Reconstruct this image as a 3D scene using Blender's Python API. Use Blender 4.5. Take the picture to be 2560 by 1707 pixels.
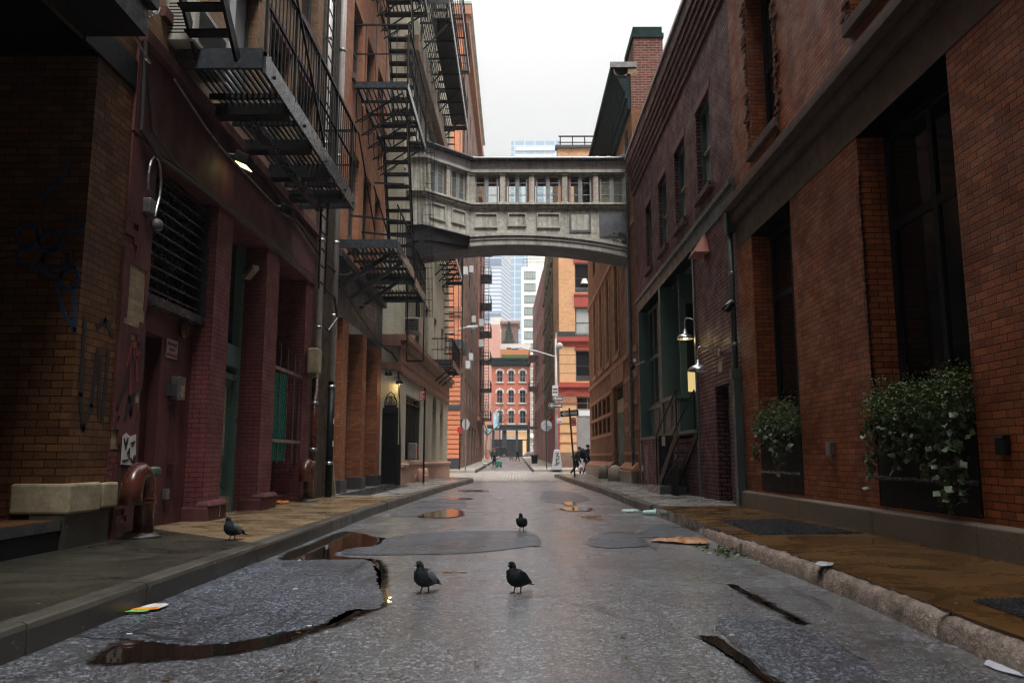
import bpy, bmesh, math, random
from mathutils import Vector, Matrix
R_ = math.radians
S = bpy.context.scene
for o in list(bpy.data.objects): bpy.data.objects.remove(o)
COL = S.collection
# ------------------------------------------------------------ camera, sky, sun, exposure
cd = bpy.data.cameras.new('camera'); cam = bpy.data.objects.new('camera', cd); COL.objects.link(cam)
cd.sensor_width = 36.0; cd.lens = 28.0; cd.clip_start = 0.05; cd.clip_end = 5000
cam.location = (0, 0, 1.05); cam.rotation_euler = (R_(90 + 8.33), 0, R_(0.2))
cd.dof.use_dof = True; cd.dof.focus_distance = 9.0; cd.dof.aperture_fstop = 2.8
S.camera = cam
SUN_EL, SUN_ROT = R_(62), R_(165)      # sun behind the camera, high, veiled by cloud
w = bpy.data.worlds.new('World'); S.world = w; w.use_nodes = True
wn = w.node_tree; wn.nodes.clear()
sky = wn.nodes.new('ShaderNodeTexSky'); sky.sky_type = 'NISHITA'; sky.sun_disc = False
sky.sun_elevation = SUN_EL; sky.sun_rotation = SUN_ROT; sky.air_density = 1.0; sky.dust_density = 4.0
ov = wn.nodes.new('ShaderNodeMix'); ov.data_type = 'RGBA'; ov.inputs[0].default_value = 0.93
ov.inputs[7].default_value = (8.6, 8.5, 8.35, 1)       # even cloud cover
bg = wn.nodes.new('ShaderNodeBackground'); bg.inputs[1].default_value = 0.10
wo = wn.nodes.new('ShaderNodeOutputWorld')
wn.links.new(sky.outputs[0], ov.inputs[6]); wn.links.new(bg.outputs[0], wo.inputs[0])
tc = wn.nodes.new('ShaderNodeTexCoord'); sx = wn.nodes.new('ShaderNodeSeparateXYZ'); wn.links.new(tc.outputs['Generated'], sx.inputs[0])
ma = wn.nodes.new('ShaderNodeMath'); ma.operation = 'MULTIPLY_ADD'; ma.use_clamp = False; ma.inputs[1].default_value = 2.3; ma.inputs[2].default_value = 0.36   # an overcast sky is brightest overhead
mc = wn.nodes.new('ShaderNodeMath'); mc.operation = 'MAXIMUM'; mc.inputs[1].default_value = 0.0; wn.links.new(sx.outputs[2], mc.inputs[0]); pw = wn.nodes.new('ShaderNodeMath'); pw.operation = 'POWER'; pw.inputs[1].default_value = 4.0; wn.links.new(mc.outputs[0], pw.inputs[0]); wn.links.new(pw.outputs[0], ma.inputs[0])
cl = wn.nodes.new('ShaderNodeTexNoise'); cl.inputs['Scale'].default_value = 3.2; cl.inputs['Detail'].default_value = 5; cl.inputs['Distortion'].default_value = 0.8; wn.links.new(tc.outputs['Generated'], cl.inputs['Vector'])
cm_ = wn.nodes.new('ShaderNodeMapRange'); cm_.inputs[1].default_value = 0.3; cm_.inputs[2].default_value = 0.7; cm_.inputs[3].default_value = 0.93; cm_.inputs[4].default_value = 1.06; wn.links.new(cl.outputs[0], cm_.inputs[0])
cx = wn.nodes.new('ShaderNodeMath'); cx.operation = 'MULTIPLY'; wn.links.new(ma.outputs[0], cx.inputs[0]); wn.links.new(cm_.outputs[0], cx.inputs[1])
vm = wn.nodes.new('ShaderNodeVectorMath'); vm.operation = 'SCALE'; wn.links.new(ov.outputs[2], vm.inputs[0]); wn.links.new(cx.outputs[0], vm.inputs['Scale']); wn.links.new(vm.outputs[0], bg.inputs[0])
sd = bpy.data.lights.new('sun', 'SUN'); sun = bpy.data.objects.new('sun', sd); COL.objects.link(sun)
sd.energy = 1.5; sd.angle = R_(22); sd.color = (1.0, 0.98, 0.95)
sun.rotation_euler = (R_(90) - SUN_EL, 0, R_(180) - SUN_ROT + R_(0))
# light travels down and along +y (from behind the camera), slightly to the left
dv = Vector((-0.12, math.cos(SUN_EL), -math.sin(SUN_EL))); sun.rotation_euler = dv.to_track_quat('-Z', 'Y').to_euler()
S.view_settings.view_transform = 'Standard'; S.view_settings.look = 'None'
S.view_settings.exposure = 1.3; S.view_settings.gamma = 1.0
S.cycles.use_denoising = True; S.cycles.filter_width = 1.15; S.cycles.max_bounces = 8; S.cycles.diffuse_bounces = 1; S.cycles.glossy_bounces = 3
S.cycles.transparent_max_bounces = 10; S.cycles.sample_clamp_indirect = 4.0
rnd = random.Random(7)

# ------------------------------------------------------------ mesh builder
class MB:
    def __init__(s): s.v = []; s.f = []; s.m = []; s.cur = 0
    def add(s, vs, fs):
        o = len(s.v); s.v += [tuple(p) for p in vs]
        for f in fs: s.f.append([i + o for i in f]); s.m.append(s.cur)
        return s
    def quad(s, *p): return s.add(p, [list(range(len(p)))])
    def hexa(s, p):   # p: bottom 4, top 4
        return s.add(p, [[3, 2, 1, 0], [4, 5, 6, 7], [0, 1, 5, 4], [1, 2, 6, 5], [2, 3, 7, 6], [3, 0, 4, 7]])
    def box(s, x0, y0, z0, x1, y1, z1):
        return s.hexa([(x0, y0, z0), (x1, y0, z0), (x1, y1, z0), (x0, y1, z0), (x0, y0, z1), (x1, y0, z1), (x1, y1, z1), (x0, y1, z1)])
    def taper(s, x0, y0, z0, x1, y1, z1, ix, iy):
        return s.hexa([(x0, y0, z0), (x1, y0, z0), (x1, y1, z0), (x0, y1, z0), (x0 + ix, y0 + iy, z1), (x1 - ix, y0 + iy, z1), (x1 - ix, y1 - iy, z1), (x0 + ix, y1 - iy, z1)])
    def bar(s, p, q, wd, ht, up=(0, 0, 1)):
        p = Vector(p); q = Vector(q); d = (q - p).normalized(); u = Vector(up)
        if abs(d.dot(u)) > 0.99: u = Vector((0, 1, 0))
        a = d.cross(u).normalized() * wd / 2; b = a.cross(d).normalized() * ht / 2
        return s.hexa([p - a - b, p + a - b, q + a - b, q - a - b, p - a + b, p + a + b, q + a + b, q - a + b])
    def tube(s, pts, r, n=8, cap=True):
        pts = [Vector(p) for p in pts]; rs = r if isinstance(r, (list, tuple)) else [r] * len(pts)
        o = len(s.v); ref = None
        for i, p in enumerate(pts):
            d = (pts[min(i + 1, len(pts) - 1)] - pts[max(i - 1, 0)]).normalized()
            if ref is None:
                ref = Vector((0, 0, 1)) if abs(d.z) < 0.9 else Vector((1, 0, 0))
            a = d.cross(ref)
            if a.length < 1e-4: a = d.orthogonal()
            a.normalize(); b = d.cross(a).normalized(); ref = -b if False else a.cross(d)
            for k in range(n):
                t = 2 * math.pi * k / n; s.v.append(tuple(p + a * (math.cos(t) * rs[i]) + b * (math.sin(t) * rs[i])))
        for i in range(len(pts) - 1):
            for k in range(n):
                s.f.append([o + i * n + k, o + i * n + (k + 1) % n, o + (i + 1) * n + (k + 1) % n, o + (i + 1) * n + k]); s.m.append(s.cur)
        if cap:
            s.f.append([o + k for k in range(n)][::-1]); s.m.append(s.cur)
            e = o + (len(pts) - 1) * n; s.f.append([e + k for k in range(n)]); s.m.append(s.cur)
        return s
    def lathe(s, c, prof, n=16, axis='z', cap=True):
        o = len(s.v); c = Vector(c)
        for r, h in prof:
            for k in range(n):
                t = 2 * math.pi * k / n; a, b = r * math.cos(t), r * math.sin(t)
                s.v.append(tuple(c + (Vector((a, b, h)) if axis == 'z' else Vector((a, h, b)) if axis == 'y' else Vector((h, a, b)))))
        for i in range(len(prof) - 1):
            for k in range(n):
                s.f.append([o + i * n + k, o + i * n + (k + 1) % n, o + (i + 1) * n + (k + 1) % n, o + (i + 1) * n + k]); s.m.append(s.cur)
        if cap:
            s.f.append([o + k for k in range(n)][::-1]); s.m.append(s.cur)
            e = o + (len(prof) - 1) * n; s.f.append([e + k for k in range(n)]); s.m.append(s.cur)
        return s
    def ell(s, c, rx, ry, rz, n=12, m=8):
        o = len(s.v); c = Vector(c); s.v.append(tuple(c + Vector((0, 0, -rz))))
        for i in range(1, m):
            ph = -math.pi / 2 + math.pi * i / m
            for k in range(n):
                t = 2 * math.pi * k / n
                s.v.append((c.x + rx * math.cos(ph) * math.cos(t), c.y + ry * math.cos(ph) * math.sin(t), c.z + rz * math.sin(ph)))
        s.v.append(tuple(c + Vector((0, 0, rz)))); e = len(s.v) - 1
        for k in range(n): s.f.append([o, o + 1 + (k + 1) % n, o + 1 + k]); s.m.append(s.cur)
        for i in range(m - 2):
            for k in range(n):
                a = o + 1 + i * n; s.f.append([a + k, a + (k + 1) % n, a + n + (k + 1) % n, a + n + k]); s.m.append(s.cur)
        a = o + 1 + (m - 2) * n
        for k in range(n): s.f.append([a + k, a + (k + 1) % n, e]); s.m.append(s.cur)
        return s
    def poly(s, pts, h, z=None):   # flat outline in xy extruded up by h
        n = len(pts); o = len(s.v)
        for x, y in pts: s.v.append((x, y, z))
        for x, y in pts: s.v.append((x, y, z + h))
        s.f.append([o + k for k in range(n)][::-1]); s.m.append(s.cur); s.f.append([o + n + k for k in range(n)]); s.m.append(s.cur)
        for k in range(n): s.f.append([o + k, o + (k + 1) % n, o + n + (k + 1) % n, o + n + k]); s.m.append(s.cur)
        return s
    def extr(s, pts, q):   # 3d outline pushed along vector q
        n = len(pts); o = len(s.v); q = Vector(q)
        for p in pts: s.v.append(tuple(p))
        for p in pts: s.v.append(tuple(Vector(p) + q))
        s.f.append([o + k for k in range(n)][::-1]); s.m.append(s.cur); s.f.append([o + n + k for k in range(n)]); s.m.append(s.cur)
        for k in range(n): s.f.append([o + k, o + (k + 1) % n, o + n + (k + 1) % n, o + n + k]); s.m.append(s.cur)
        return s
    # ---- helpers in a wall's own frame
    def fbox(s, F, a0, a1, z0, z1, d0, d1):
        P = F.p
        return s.hexa([P(a0, z0, d0), P(a1, z0, d0), P(a1, z0, d1), P(a0, z0, d1), P(a0, z1, d0), P(a1, z1, d0), P(a1, z1, d1), P(a0, z1, d1)])
    def wall(s, F, a0, a1, z0, z1, holes=(), hd=0.3, back=8.0, ends=True, roof=True):
        A = sorted({a0, a1} | {max(a0, min(a1, t)) for h in holes for t in h[:2]}); Zs = sorted({z0, z1} | {max(z0, min(z1, t)) for h in holes for t in h[2:4]})
        for i in range(len(A) - 1):
            for j in range(len(Zs) - 1):
                ca, cz = (A[i] + A[i + 1]) / 2, (Zs[j] + Zs[j + 1]) / 2
                if any(h[0] < ca < h[1] and h[2] < cz < h[3] for h in holes): continue
                s.quad(F.p(A[i], Zs[j], 0), F.p(A[i + 1], Zs[j], 0), F.p(A[i + 1], Zs[j + 1], 0), F.p(A[i], Zs[j + 1], 0))
        for h in holes:
            b0, b1, c0, c1 = h[:4]; e = h[4] if len(h) > 4 else hd
            s.quad(F.p(b0, c0, 0), F.p(b0, c0, e), F.p(b0, c1, e), F.p(b0, c1, 0)); s.quad(F.p(b1, c0, 0), F.p(b1, c0, e), F.p(b1, c1, e), F.p(b1, c1, 0))
            s.quad(F.p(b0, c1, 0), F.p(b0, c1, e), F.p(b1, c1, e), F.p(b1, c1, 0)); s.quad(F.p(b0, c0, 0), F.p(b0, c0, e), F.p(b1, c0, e), F.p(b1, c0, 0))
        if ends:
            for a in (a0, a1): s.quad(F.p(a, z0, 0), F.p(a, z0, back), F.p(a, z1, back), F.p(a, z1, 0))
        if roof: s.quad(F.p(a0, z1, 0), F.p(a1, z1, 0), F.p(a1, z1, back), F.p(a0, z1, back))
        return s
    def build(s, name, mats, parent=None, smooth=False, bevel=0, label=None, weld=False):
        me = bpy.data.meshes.new(name); vs = s.v
        if parent is not None:
            off = WORLD_LOC(parent); vs = [(p[0] - off.x, p[1] - off.y, p[2] - off.z) for p in s.v]
        me.from_pydata([tuple(p) for p in vs], [], s.f)
        if not isinstance(mats, (list, tuple)): mats = [mats]
        for m in mats: me.materials.append(m)
        for p, mi in zip(me.polygons, s.m): p.material_index = mi
        bm = bmesh.new(); bm.from_mesh(me)
        if weld: bmesh.ops.remove_doubles(bm, verts=bm.verts, dist=1e-4)
        bmesh.ops.recalc_face_normals(bm, faces=bm.faces); bm.to_mesh(me); bm.free()
        if smooth:
            for p in me.polygons: p.use_smooth = True
        ob = bpy.data.objects.new(name, me); COL.objects.link(ob)
        if parent is not None: ob.parent = parent
        if bevel:
            b = ob.modifiers.new('bevel', 'BEVEL'); b.width = bevel; b.segments = 2; b.limit_method = 'ANGLE'; b.angle_limit = R_(40)
        if label: ob['label'] = label
        return ob
def split_build(b, name, mats, parent=None, gap=0.012, **k):
    """build every separate clump of the mesh as a part of its own"""
    par = list(range(len(b.v)))
    def fi(i):
        while par[i] != i: par[i] = par[par[i]]; i = par[i]
        return i
    for f in b.f:
        for i in f[1:]: par[fi(i)] = fi(f[0])
    comp = {}
    for i in range(len(b.v)): comp.setdefault(fi(i), []).append(i)
    bb = [(c, [min(b.v[i][a] for i in c) - gap for a in range(3)], [max(b.v[i][a] for i in c) + gap for a in range(3)]) for c in comp.values()]
    grp = list(range(len(bb)))
    def gf(i):
        while grp[i] != i: i = grp[i]
        return i
    for i in range(len(bb)):
        for j in range(i):
            if all(bb[i][1][a] <= bb[j][2][a] and bb[j][1][a] <= bb[i][2][a] for a in range(3)): grp[gf(i)] = gf(j)
    out = {}
    for i in range(len(bb)): out.setdefault(gf(i), []).extend(bb[i][0])
    res = []
    for ids in out.values():
        ids = sorted(ids); mp = {q: n for n, q in enumerate(ids)}; n = MB(); n.v = [b.v[q] for q in ids]
        for f, mi in zip(b.f, b.m):
            if f[0] in mp: n.f.append([mp[q] for q in f]); n.m.append(mi)
        res.append(n.build(name, mats, parent, **k))
    return res
def WORLD_LOC(o):
    v = Vector((0, 0, 0))
    while o is not None: v += o.location; o = o.parent
    return v
class Face:
    def __init__(s, ox, oy, dx, dy, nx, ny): s.o = (ox, oy); s.d = (dx, dy); s.n = (nx, ny)
    def p(s, a, z, d=0.0): return (s.o[0] + s.d[0] * a + s.n[0] * d, s.o[1] + s.d[1] * a + s.n[1] * d, z)
def tag(o, label=None, cat=None, group=None, kind=None):
    if label: o['label'] = label
    if cat: o['category'] = cat
    if group: o['group'] = group
    if kind: o['kind'] = kind
    return o
def thing(name, label, cat, loc=(0, 0, 0), group=None):
    o = bpy.data.objects.new(name, None); COL.objects.link(o); o.location = loc; o.empty_display_size = 0.2
    return tag(o, label, cat, group)
def struct(name, mb, m, label, cat, **k): return tag(mb.build(name, m, **k), label, cat, None, 'structure')
def solo(name, mb, m, label, cat, group=None, **k): return tag(mb.build(name, m, **k), label, cat, group)
def copy_tree(o, parent=None):
    c = o.copy(); COL.objects.link(c)
    if parent is not None: c.parent = parent
    for ch in list(o.children): copy_tree(ch, c)
    return c
def skin(name, verts, edges, radii, m, parent=None, sub=1, root=0):
    off = WORLD_LOC(parent) if parent is not None else Vector((0, 0, 0))
    me = bpy.data.meshes.new(name); me.from_pydata([tuple(Vector(v) - off) for v in verts], edges, [])
    ob = bpy.data.objects.new(name, me); COL.objects.link(ob); me.materials.append(m)
    if parent is not None: ob.parent = parent
    sk = ob.modifiers.new('skin', 'SKIN'); sk.use_smooth_shade = True
    if not me.skin_vertices: me.attributes  # layer appears with the modifier
    lay = me.skin_vertices[0].data if me.skin_vertices else None
    if lay:
        for i, r in enumerate(radii):
            lay[i].radius = r if isinstance(r, tuple) else (r, r); lay[i].use_root = (i == root)
    ss = ob.modifiers.new('sub', 'SUBSURF'); ss.levels = sub; ss.render_levels = sub
    return ob
def g(y): return 0.012 * max(0.0, y - 45.0)      # the street climbs gently past the crossing

# ------------------------------------------------------------ materials
def wall_uv():
    gname = 'wall_coordinates'
    if gname in bpy.data.node_groups: return bpy.data.node_groups[gname]
    t = bpy.data.node_groups.new(gname, 'ShaderNodeTree'); t.interface.new_socket('Vector', in_out='OUTPUT', socket_type='NodeSocketVector')
    ge = t.nodes.new('ShaderNodeNewGeometry'); sp = t.nodes.new('ShaderNodeSeparateXYZ'); sn = t.nodes.new('ShaderNodeSeparateXYZ')
    t.links.new(ge.outputs['Position'], sp.inputs[0]); t.links.new(ge.outputs['True Normal'], sn.inputs[0])
    def M(op, a, b=None):
        n = t.nodes.new('ShaderNodeMath'); n.operation = op
        for i, q in enumerate((a, b)):
            if q is None: continue
            if isinstance(q, (int, float)): n.inputs[i].default_value = q
            else: t.links.new(q, n.inputs[i])
        return n.outputs[0]
    ax, ay = M('ABSOLUTE', sn.outputs[0]), M('ABSOLUTE', sn.outputs[1]); side = M('GREATER_THAN', ax, ay)
    u = M('ADD', M('MULTIPLY', sp.outputs[1], side), M('MULTIPLY', sp.outputs[0], M('SUBTRACT', 1.0, side)))
    flat = M('GREATER_THAN', M('ABSOLUTE', sn.outputs[2]), 0.8)
    vv = M('ADD', M('MULTIPLY', sp.outputs[2], M('SUBTRACT', 1.0, flat)), M('MULTIPLY', sp.outputs[1], flat))
    cb = t.nodes.new('ShaderNodeCombineXYZ'); t.links.new(u, cb.inputs[0]); t.links.new(vv, cb.inputs[1])
    go = t.nodes.new('NodeGroupOutput'); t.links.new(cb.outputs[0], go.inputs[0]); return t
class NT:
    def __init__(s, name):
        s.m = bpy.data.materials.new(name); s.m.use_nodes = True; s.t = s.m.node_tree; s.b = s.t.nodes['Principled BSDF']
        s.geo = s.t.nodes.new('ShaderNodeNewGeometry'); s.pos = s.geo.outputs['Position']
    def n(s, ty, ins=None, **pr):
        nd = s.t.nodes.new(ty)
        for k, v in pr.items(): setattr(nd, k, v)
        for k, v in (ins or {}).items():
            if isinstance(v, bpy.types.NodeSocket): s.t.links.new(v, nd.inputs[k])
            else: nd.inputs[k].default_value = v
        return nd
    def link(s, a, sock): s.t.links.new(a, s.b.inputs[sock] if isinstance(sock, str) else sock)
    def uv(s): return s.n('ShaderNodeGroup', node_tree=wall_uv()).outputs[0]
    def noise(s, scale, vec=None, detail=4, rough=0.55, dist=0.0): return s.n('ShaderNodeTexNoise', {'Vector': vec or s.pos, 'Scale': scale, 'Detail': detail, 'Roughness': rough, 'Distortion': dist}).outputs[0]
    def ramp(s, f, a, b, ca=(0, 0, 0, 1), cb=(1, 1, 1, 1)):
        r = s.n('ShaderNodeValToRGB', {'Fac': f}); e = r.color_ramp.elements; e[0].position = a; e[1].position = b; e[0].color = ca; e[1].color = cb; return r.outputs[0]
    def mix(s, f, a, b, bt='MIX'):
        m = s.n('ShaderNodeMix', data_type='RGBA', blend_type=bt)
        for i, q in ((0, f), (6, a), (7, b)):
            if isinstance(q, bpy.types.NodeSocket): s.t.links.new(q, m.inputs[i])
            elif i == 0: m.inputs[0].default_value = q
            else: m.inputs[i].default_value = (*q, 1) if len(q) == 3 else q
        return m.outputs[2]
    def math(s, op, a, b=0.0, c=0.0): return s.n('ShaderNodeMath', {0: a, 1: b, 2: c}, operation=op).outputs[0]
    def bump(s, h, st=0.4, dist=0.02, prev=None):
        d = {'Height': h, 'Strength': st, 'Distance': dist}
        if prev is not None: d['Normal'] = prev
        return s.n('ShaderNodeBump', d).outputs[0]
    def stretch(s, vec, sx, sy, sz): return s.n('ShaderNodeVectorMath', {0: vec, 1: (sx, sy, sz)}, operation='MULTIPLY').outputs[0]
def brick(name, c1, c2, mortar, bw=0.205, rh=0.071, ms=0.007, dirt=0.5, rough=0.7, bst=0.5, wear=None, wear_amt=0.62, paintjob=False, msm=0.15):
    t = NT(name); uv = t.uv()
    wob = t.noise(1.3, uv, 2); vec = t.n('ShaderNodeVectorMath', {0: uv, 1: t.n('ShaderNodeVectorMath', {0: t.n('ShaderNodeTexNoise', {'Vector': uv, 'Scale': 9.0}).outputs['Color'], 'Scale': 0.012}, operation='SCALE').outputs[0]}, operation='ADD').outputs[0]
    b = t.n('ShaderNodeTexBrick', {'Vector': vec, 'Color1': (*c1, 1), 'Color2': (*c2, 1), 'Mortar': (*mortar, 1), 'Scale': 1.0, 'Mortar Size': ms, 'Mortar Smooth': msm, 'Bias': 0.0, 'Brick Width': bw, 'Row Height': rh})
    b.offset = 0.5
    col = b.outputs['Color']
    # single bricks burnt darker or paler
    br2 = t.n('ShaderNodeTexWhiteNoise', {'Vector': t.n('ShaderNodeVectorMath', {0: vec, 1: (bw, rh, 1)}, operation='SNAP').outputs[0]}, noise_dimensions='2D').outputs[0]
    col = t.mix(t.math('MULTIPLY', t.ramp(br2, 0.55, 1.0), 0.0 if paintjob else 0.35), col, (c2[0] * 0.35, c2[1] * 0.35, c2[2] * 0.4))
    big = t.ramp(t.noise(0.55, uv, 5, 0.65), 0.35, 0.75)
    col = t.mix(t.math('MULTIPLY', big, dirt), col, (0.35, 0.33, 0.33), 'MULTIPLY')
    st = t.ramp(t.noise(1.0, t.stretch(uv, 3.0, 0.22, 1), 4, 0.6), 0.5, 0.8)
    col = t.mix(t.math('MULTIPLY', st, dirt * 0.8), col, (0.3, 0.28, 0.28), 'MULTIPLY')
    fine = t.noise(45, uv, 3, 0.7); salt = t.ramp(t.noise(0.9, t.n('ShaderNodeVectorMath', {0: uv, 1: (7.3, 2.1, 0)}, operation='ADD').outputs[0], 6, 0.75, 0.6), 0.62, 0.8); col = t.mix(t.math('MULTIPLY', salt, 0.22 if dirt > 0.3 else 0.0), col, (0.42, 0.33, 0.28))
    col = t.mix(0.5, col, t.ramp(fine, 0.25, 0.75, (0.55, 0.55, 0.55, 1), (1.35, 1.35, 1.35, 1)), 'MULTIPLY')
    h = t.math('ADD', t.math('MULTIPLY', t.math('SUBTRACT', 1.0, b.outputs['Fac']), 1.0), t.math('MULTIPLY', fine, 0.6))
    if wear:
        wv = t.ramp(t.noise(0.8, uv, 6, 0.7, 0.3), wear_amt, wear_amt + 0.02); col = t.mix(wv, col, t.mix(0.6, (*wear, 1), col, 'MULTIPLY')); col = t.mix(t.math('MULTIPLY', wv, 0.6), col, wear)
        h = t.math('SUBTRACT', h, t.math('MULTIPLY', wv, 0.8))
    t.link(col, 'Base Color'); t.b.inputs['Roughness'].default_value = rough
    t.link(t.ramp(t.noise(2.2, uv, 3), 0.3, 0.7, (rough - 0.2,) * 3 + (1,), (rough + 0.12,) * 3 + (1,)), 'Roughness')
    t.b.inputs['Specular IOR Level'].default_value = 0.18; t.link(t.bump(h, bst, 0.03), 'Normal'); return t.m
def surf(name, c, c2=None, rough=0.6, scale=3.0, metal=0.0, bst=0.15, bsc=25.0, dirt=0.3, streak=0.0, spec=0.5, amt=(0.35, 0.7), bd=0.01):
    t = NT(name); c2 = c2 or tuple(q * 0.6 for q in c)
    col = t.mix(t.ramp(t.noise(scale, None, 5, 0.65), *amt), (*c, 1), (*c2, 1))
    if dirt: col = t.mix(t.math('MULTIPLY', t.ramp(t.noise(scale * 6, None, 4, 0.7), 0.45, 0.8), dirt), col, (0.3, 0.29, 0.27), 'MULTIPLY')
    if streak: col = t.mix(t.math('MULTIPLY', t.ramp(t.noise(2.0, t.stretch(t.pos, 2.5, 2.5, 0.18), 4, 0.65), 0.45, 0.75), streak), col, (0.22, 0.2, 0.17), 'MULTIPLY')
    t.link(col, 'Base Color'); t.b.inputs['Metallic'].default_value = metal; t.b.inputs['Specular IOR Level'].default_value = spec
    t.link(t.ramp(t.noise(scale * 2, None, 3), 0.3, 0.7, (max(0.04, rough - 0.12),) * 3 + (1,), (min(1, rough + 0.12),) * 3 + (1,)), 'Roughness')
    if bst: t.link(t.bump(t.noise(bsc, None, 4, 0.65), bst, bd), 'Normal')
    return t.m
def glow(name, c, st):
    t = NT(name); t.b.inputs['Base Color'].default_value = (*c, 1); t.b.inputs['Emission Color'].default_value = (*c, 1); t.b.inputs['Emission Strength'].default_value = st; return t.m
def plain(name, c, rough=0.6, metal=0.0):
    t = NT(name); t.link(t.mix(t.ramp(t.noise(18, None, 3), 0.3, 0.7), (*c, 1), tuple(q * 0.75 for q in c) + (1,)), 'Base Color'); t.b.inputs['Roughness'].default_value = rough; t.b.inputs['Metallic'].default_value = metal; return t.m
M = {}
M['brick_yellow'] = brick('brown_yellow_brick', (0.2, 0.09, 0.034), (0.10, 0.043, 0.018), (0.022, 0.018, 0.014), 0.23, 0.08, dirt=0.7, rough=0.6)
M['brick_maroon'] = brick('maroon_painted_brick', (0.25, 0.078, 0.08), (0.2, 0.062, 0.065), (0.09, 0.028, 0.03), dirt=0.75, rough=0.55, bst=1.0, msm=0.4, wear=(0.06, 0.04, 0.036), wear_amt=0.66, paintjob=True)
M['brick_tan'] = brick('tan_brick', (0.36, 0.22, 0.12), (0.28, 0.165, 0.09), (0.2, 0.15, 0.1), dirt=0.6)
M['brick_orange'] = brick('orange_brown_brick', (0.52, 0.235, 0.135), (0.42, 0.18, 0.10), (0.3, 0.19, 0.13), dirt=0.55, ms=0.004)
M['brick_pier'] = brick('rusty_pier_brick', (0.46, 0.165, 0.07), (0.3, 0.1, 0.045), (0.15, 0.1, 0.08), dirt=0.5, wear=(0.05, 0.05, 0.055), wear_amt=0.63)
M['brick_dark'] = brick('soot_dark_brick', (0.10, 0.075, 0.05), (0.07, 0.05, 0.035), (0.05, 0.042, 0.034), dirt=0.6)
M['brick_cream'] = brick('cream_painted_brick', (0.62, 0.58, 0.45), (0.56, 0.52, 0.41), (0.4, 0.37, 0.28), dirt=0.55, bst=0.5, paintjob=True)
M['brick_red'] = brick('red_brown_brick', (0.5, 0.145, 0.045), (0.29, 0.075, 0.027), (0.06, 0.022, 0.012), 0.215, 0.074, ms=0.007, dirt=0.75, rough=0.5, bst=1.0, msm=0.5)
M['brick_plum'] = brick('plum_painted_brick', (0.20, 0.068, 0.078), (0.135, 0.046, 0.054), (0.012, 0.006, 0.007), 0.26, 0.09, ms=0.02, dirt=0.5, rough=0.5, bst=1.0, paintjob=True, msm=0.6)
M['brick_brown'] = brick('sandy_brown_brick', (0.33, 0.155, 0.075), (0.25, 0.11, 0.055), (0.17, 0.10, 0.06), dirt=0.7)
M['brick_chimney'] = brick('sooty_red_chimney_brick', (0.22, 0.07, 0.042), (0.13, 0.042, 0.03), (0.27, 0.23, 0.2), 0.3, 0.1, ms=0.012, dirt=0.3)
M['brick_far_orange'] = brick('bright_orange_brick', (0.74, 0.30, 0.165), (0.68, 0.26, 0.14), (0.55, 0.25, 0.15), dirt=0.25, ms=0.003)
M['brick_far_brown'] = brick('dusty_brown_brick', (0.30, 0.185, 0.14), (0.24, 0.145, 0.115), (0.2, 0.14, 0.11), dirt=0.4)
M['brick_far_yellow'] = brick('yellow_orange_brick', (0.80, 0.46, 0.25), (0.74, 0.40, 0.21), (0.62, 0.38, 0.23), dirt=0.25, ms=0.003)
M['brick_far_red'] = brick('brick_red_facade', (0.62, 0.20, 0.125), (0.56, 0.175, 0.11), (0.48, 0.22, 0.16), dirt=0.25, ms=0.003)
M['brick_rose'] = brick('rose_brick', (0.52, 0.2, 0.15), (0.44, 0.165, 0.125), (0.36, 0.19, 0.15), dirt=0.3)
M['brick_olive'] = brick('olive_grey_brick', (0.34, 0.29, 0.185), (0.29, 0.24, 0.155), (0.2, 0.17, 0.12), dirt=0.5)
M['maroon'] = surf('maroon_plaster', (0.135, 0.043, 0.044), (0.06, 0.021, 0.022), 0.7, 1.2, bst=0.3, bsc=14, streak=0.7, spec=0.3)
M['maroon_door'] = surf('dark_maroon_paint', (0.06, 0.015, 0.016), None, 0.4, 3, bst=0.05)
M['pipe_brown'] = surf('red_brown_gloss_paint', (0.10, 0.028, 0.019), (0.055, 0.016, 0.012), 0.26, 5, bst=0.08, bsc=20)
M['green_paint'] = surf('dark_green_paint', (0.05, 0.105, 0.098), (0.036, 0.078, 0.073), 0.42, 2, bst=0.08, streak=0.35)
M['green_paint_lit'] = surf('lit_green_door_paint', (0.13, 0.22, 0.2), (0.08, 0.15, 0.135), 0.35, 2, bst=0.08, streak=0.3)  # green paint made lighter: the light the door catches is in the colour
M['green_grey'] = surf('grey_green_paint', (0.06, 0.085, 0.085), (0.045, 0.065, 0.065), 0.42, 2, bst=0.06, streak=0.3)
M['green_lattice'] = surf('sea_green_lattice_paint', (0.05, 0.33, 0.26), (0.035, 0.24, 0.2), 0.5, 6)
M['teal_wood'] = surf('weathered_teal_wood', (0.055, 0.17, 0.14), (0.025, 0.06, 0.055), 0.55, 1.6, bst=0.3, streak=0.8)
M['iron'] = surf('black_iron', (0.005, 0.006, 0.0075), (0.010, 0.010, 0.012), 0.5, 8, bst=0.1, bsc=60, spec=0.22)
M['iron_wet'] = surf('wet_grey_iron', (0.05, 0.056, 0.066), (0.03, 0.034, 0.04), 0.25, 6, bst=0.12, bsc=50)
M['steel'] = surf('dull_steel', (0.32, 0.33, 0.34), (0.2, 0.21, 0.22), 0.35, 5, metal=0.8)
M['alu'] = surf('brushed_aluminium', (0.62, 0.62, 0.62), (0.45, 0.45, 0.46), 0.3, 6, metal=0.9)
M['white_pipe'] = surf('pale_grey_pipe_paint', (0.68, 0.62, 0.6), (0.46, 0.41, 0.4), 0.35, 2.5, bst=0.05, streak=0.6)
M['cable'] = plain('black_rubber', (0.018, 0.017, 0.017), 0.45)
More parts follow.
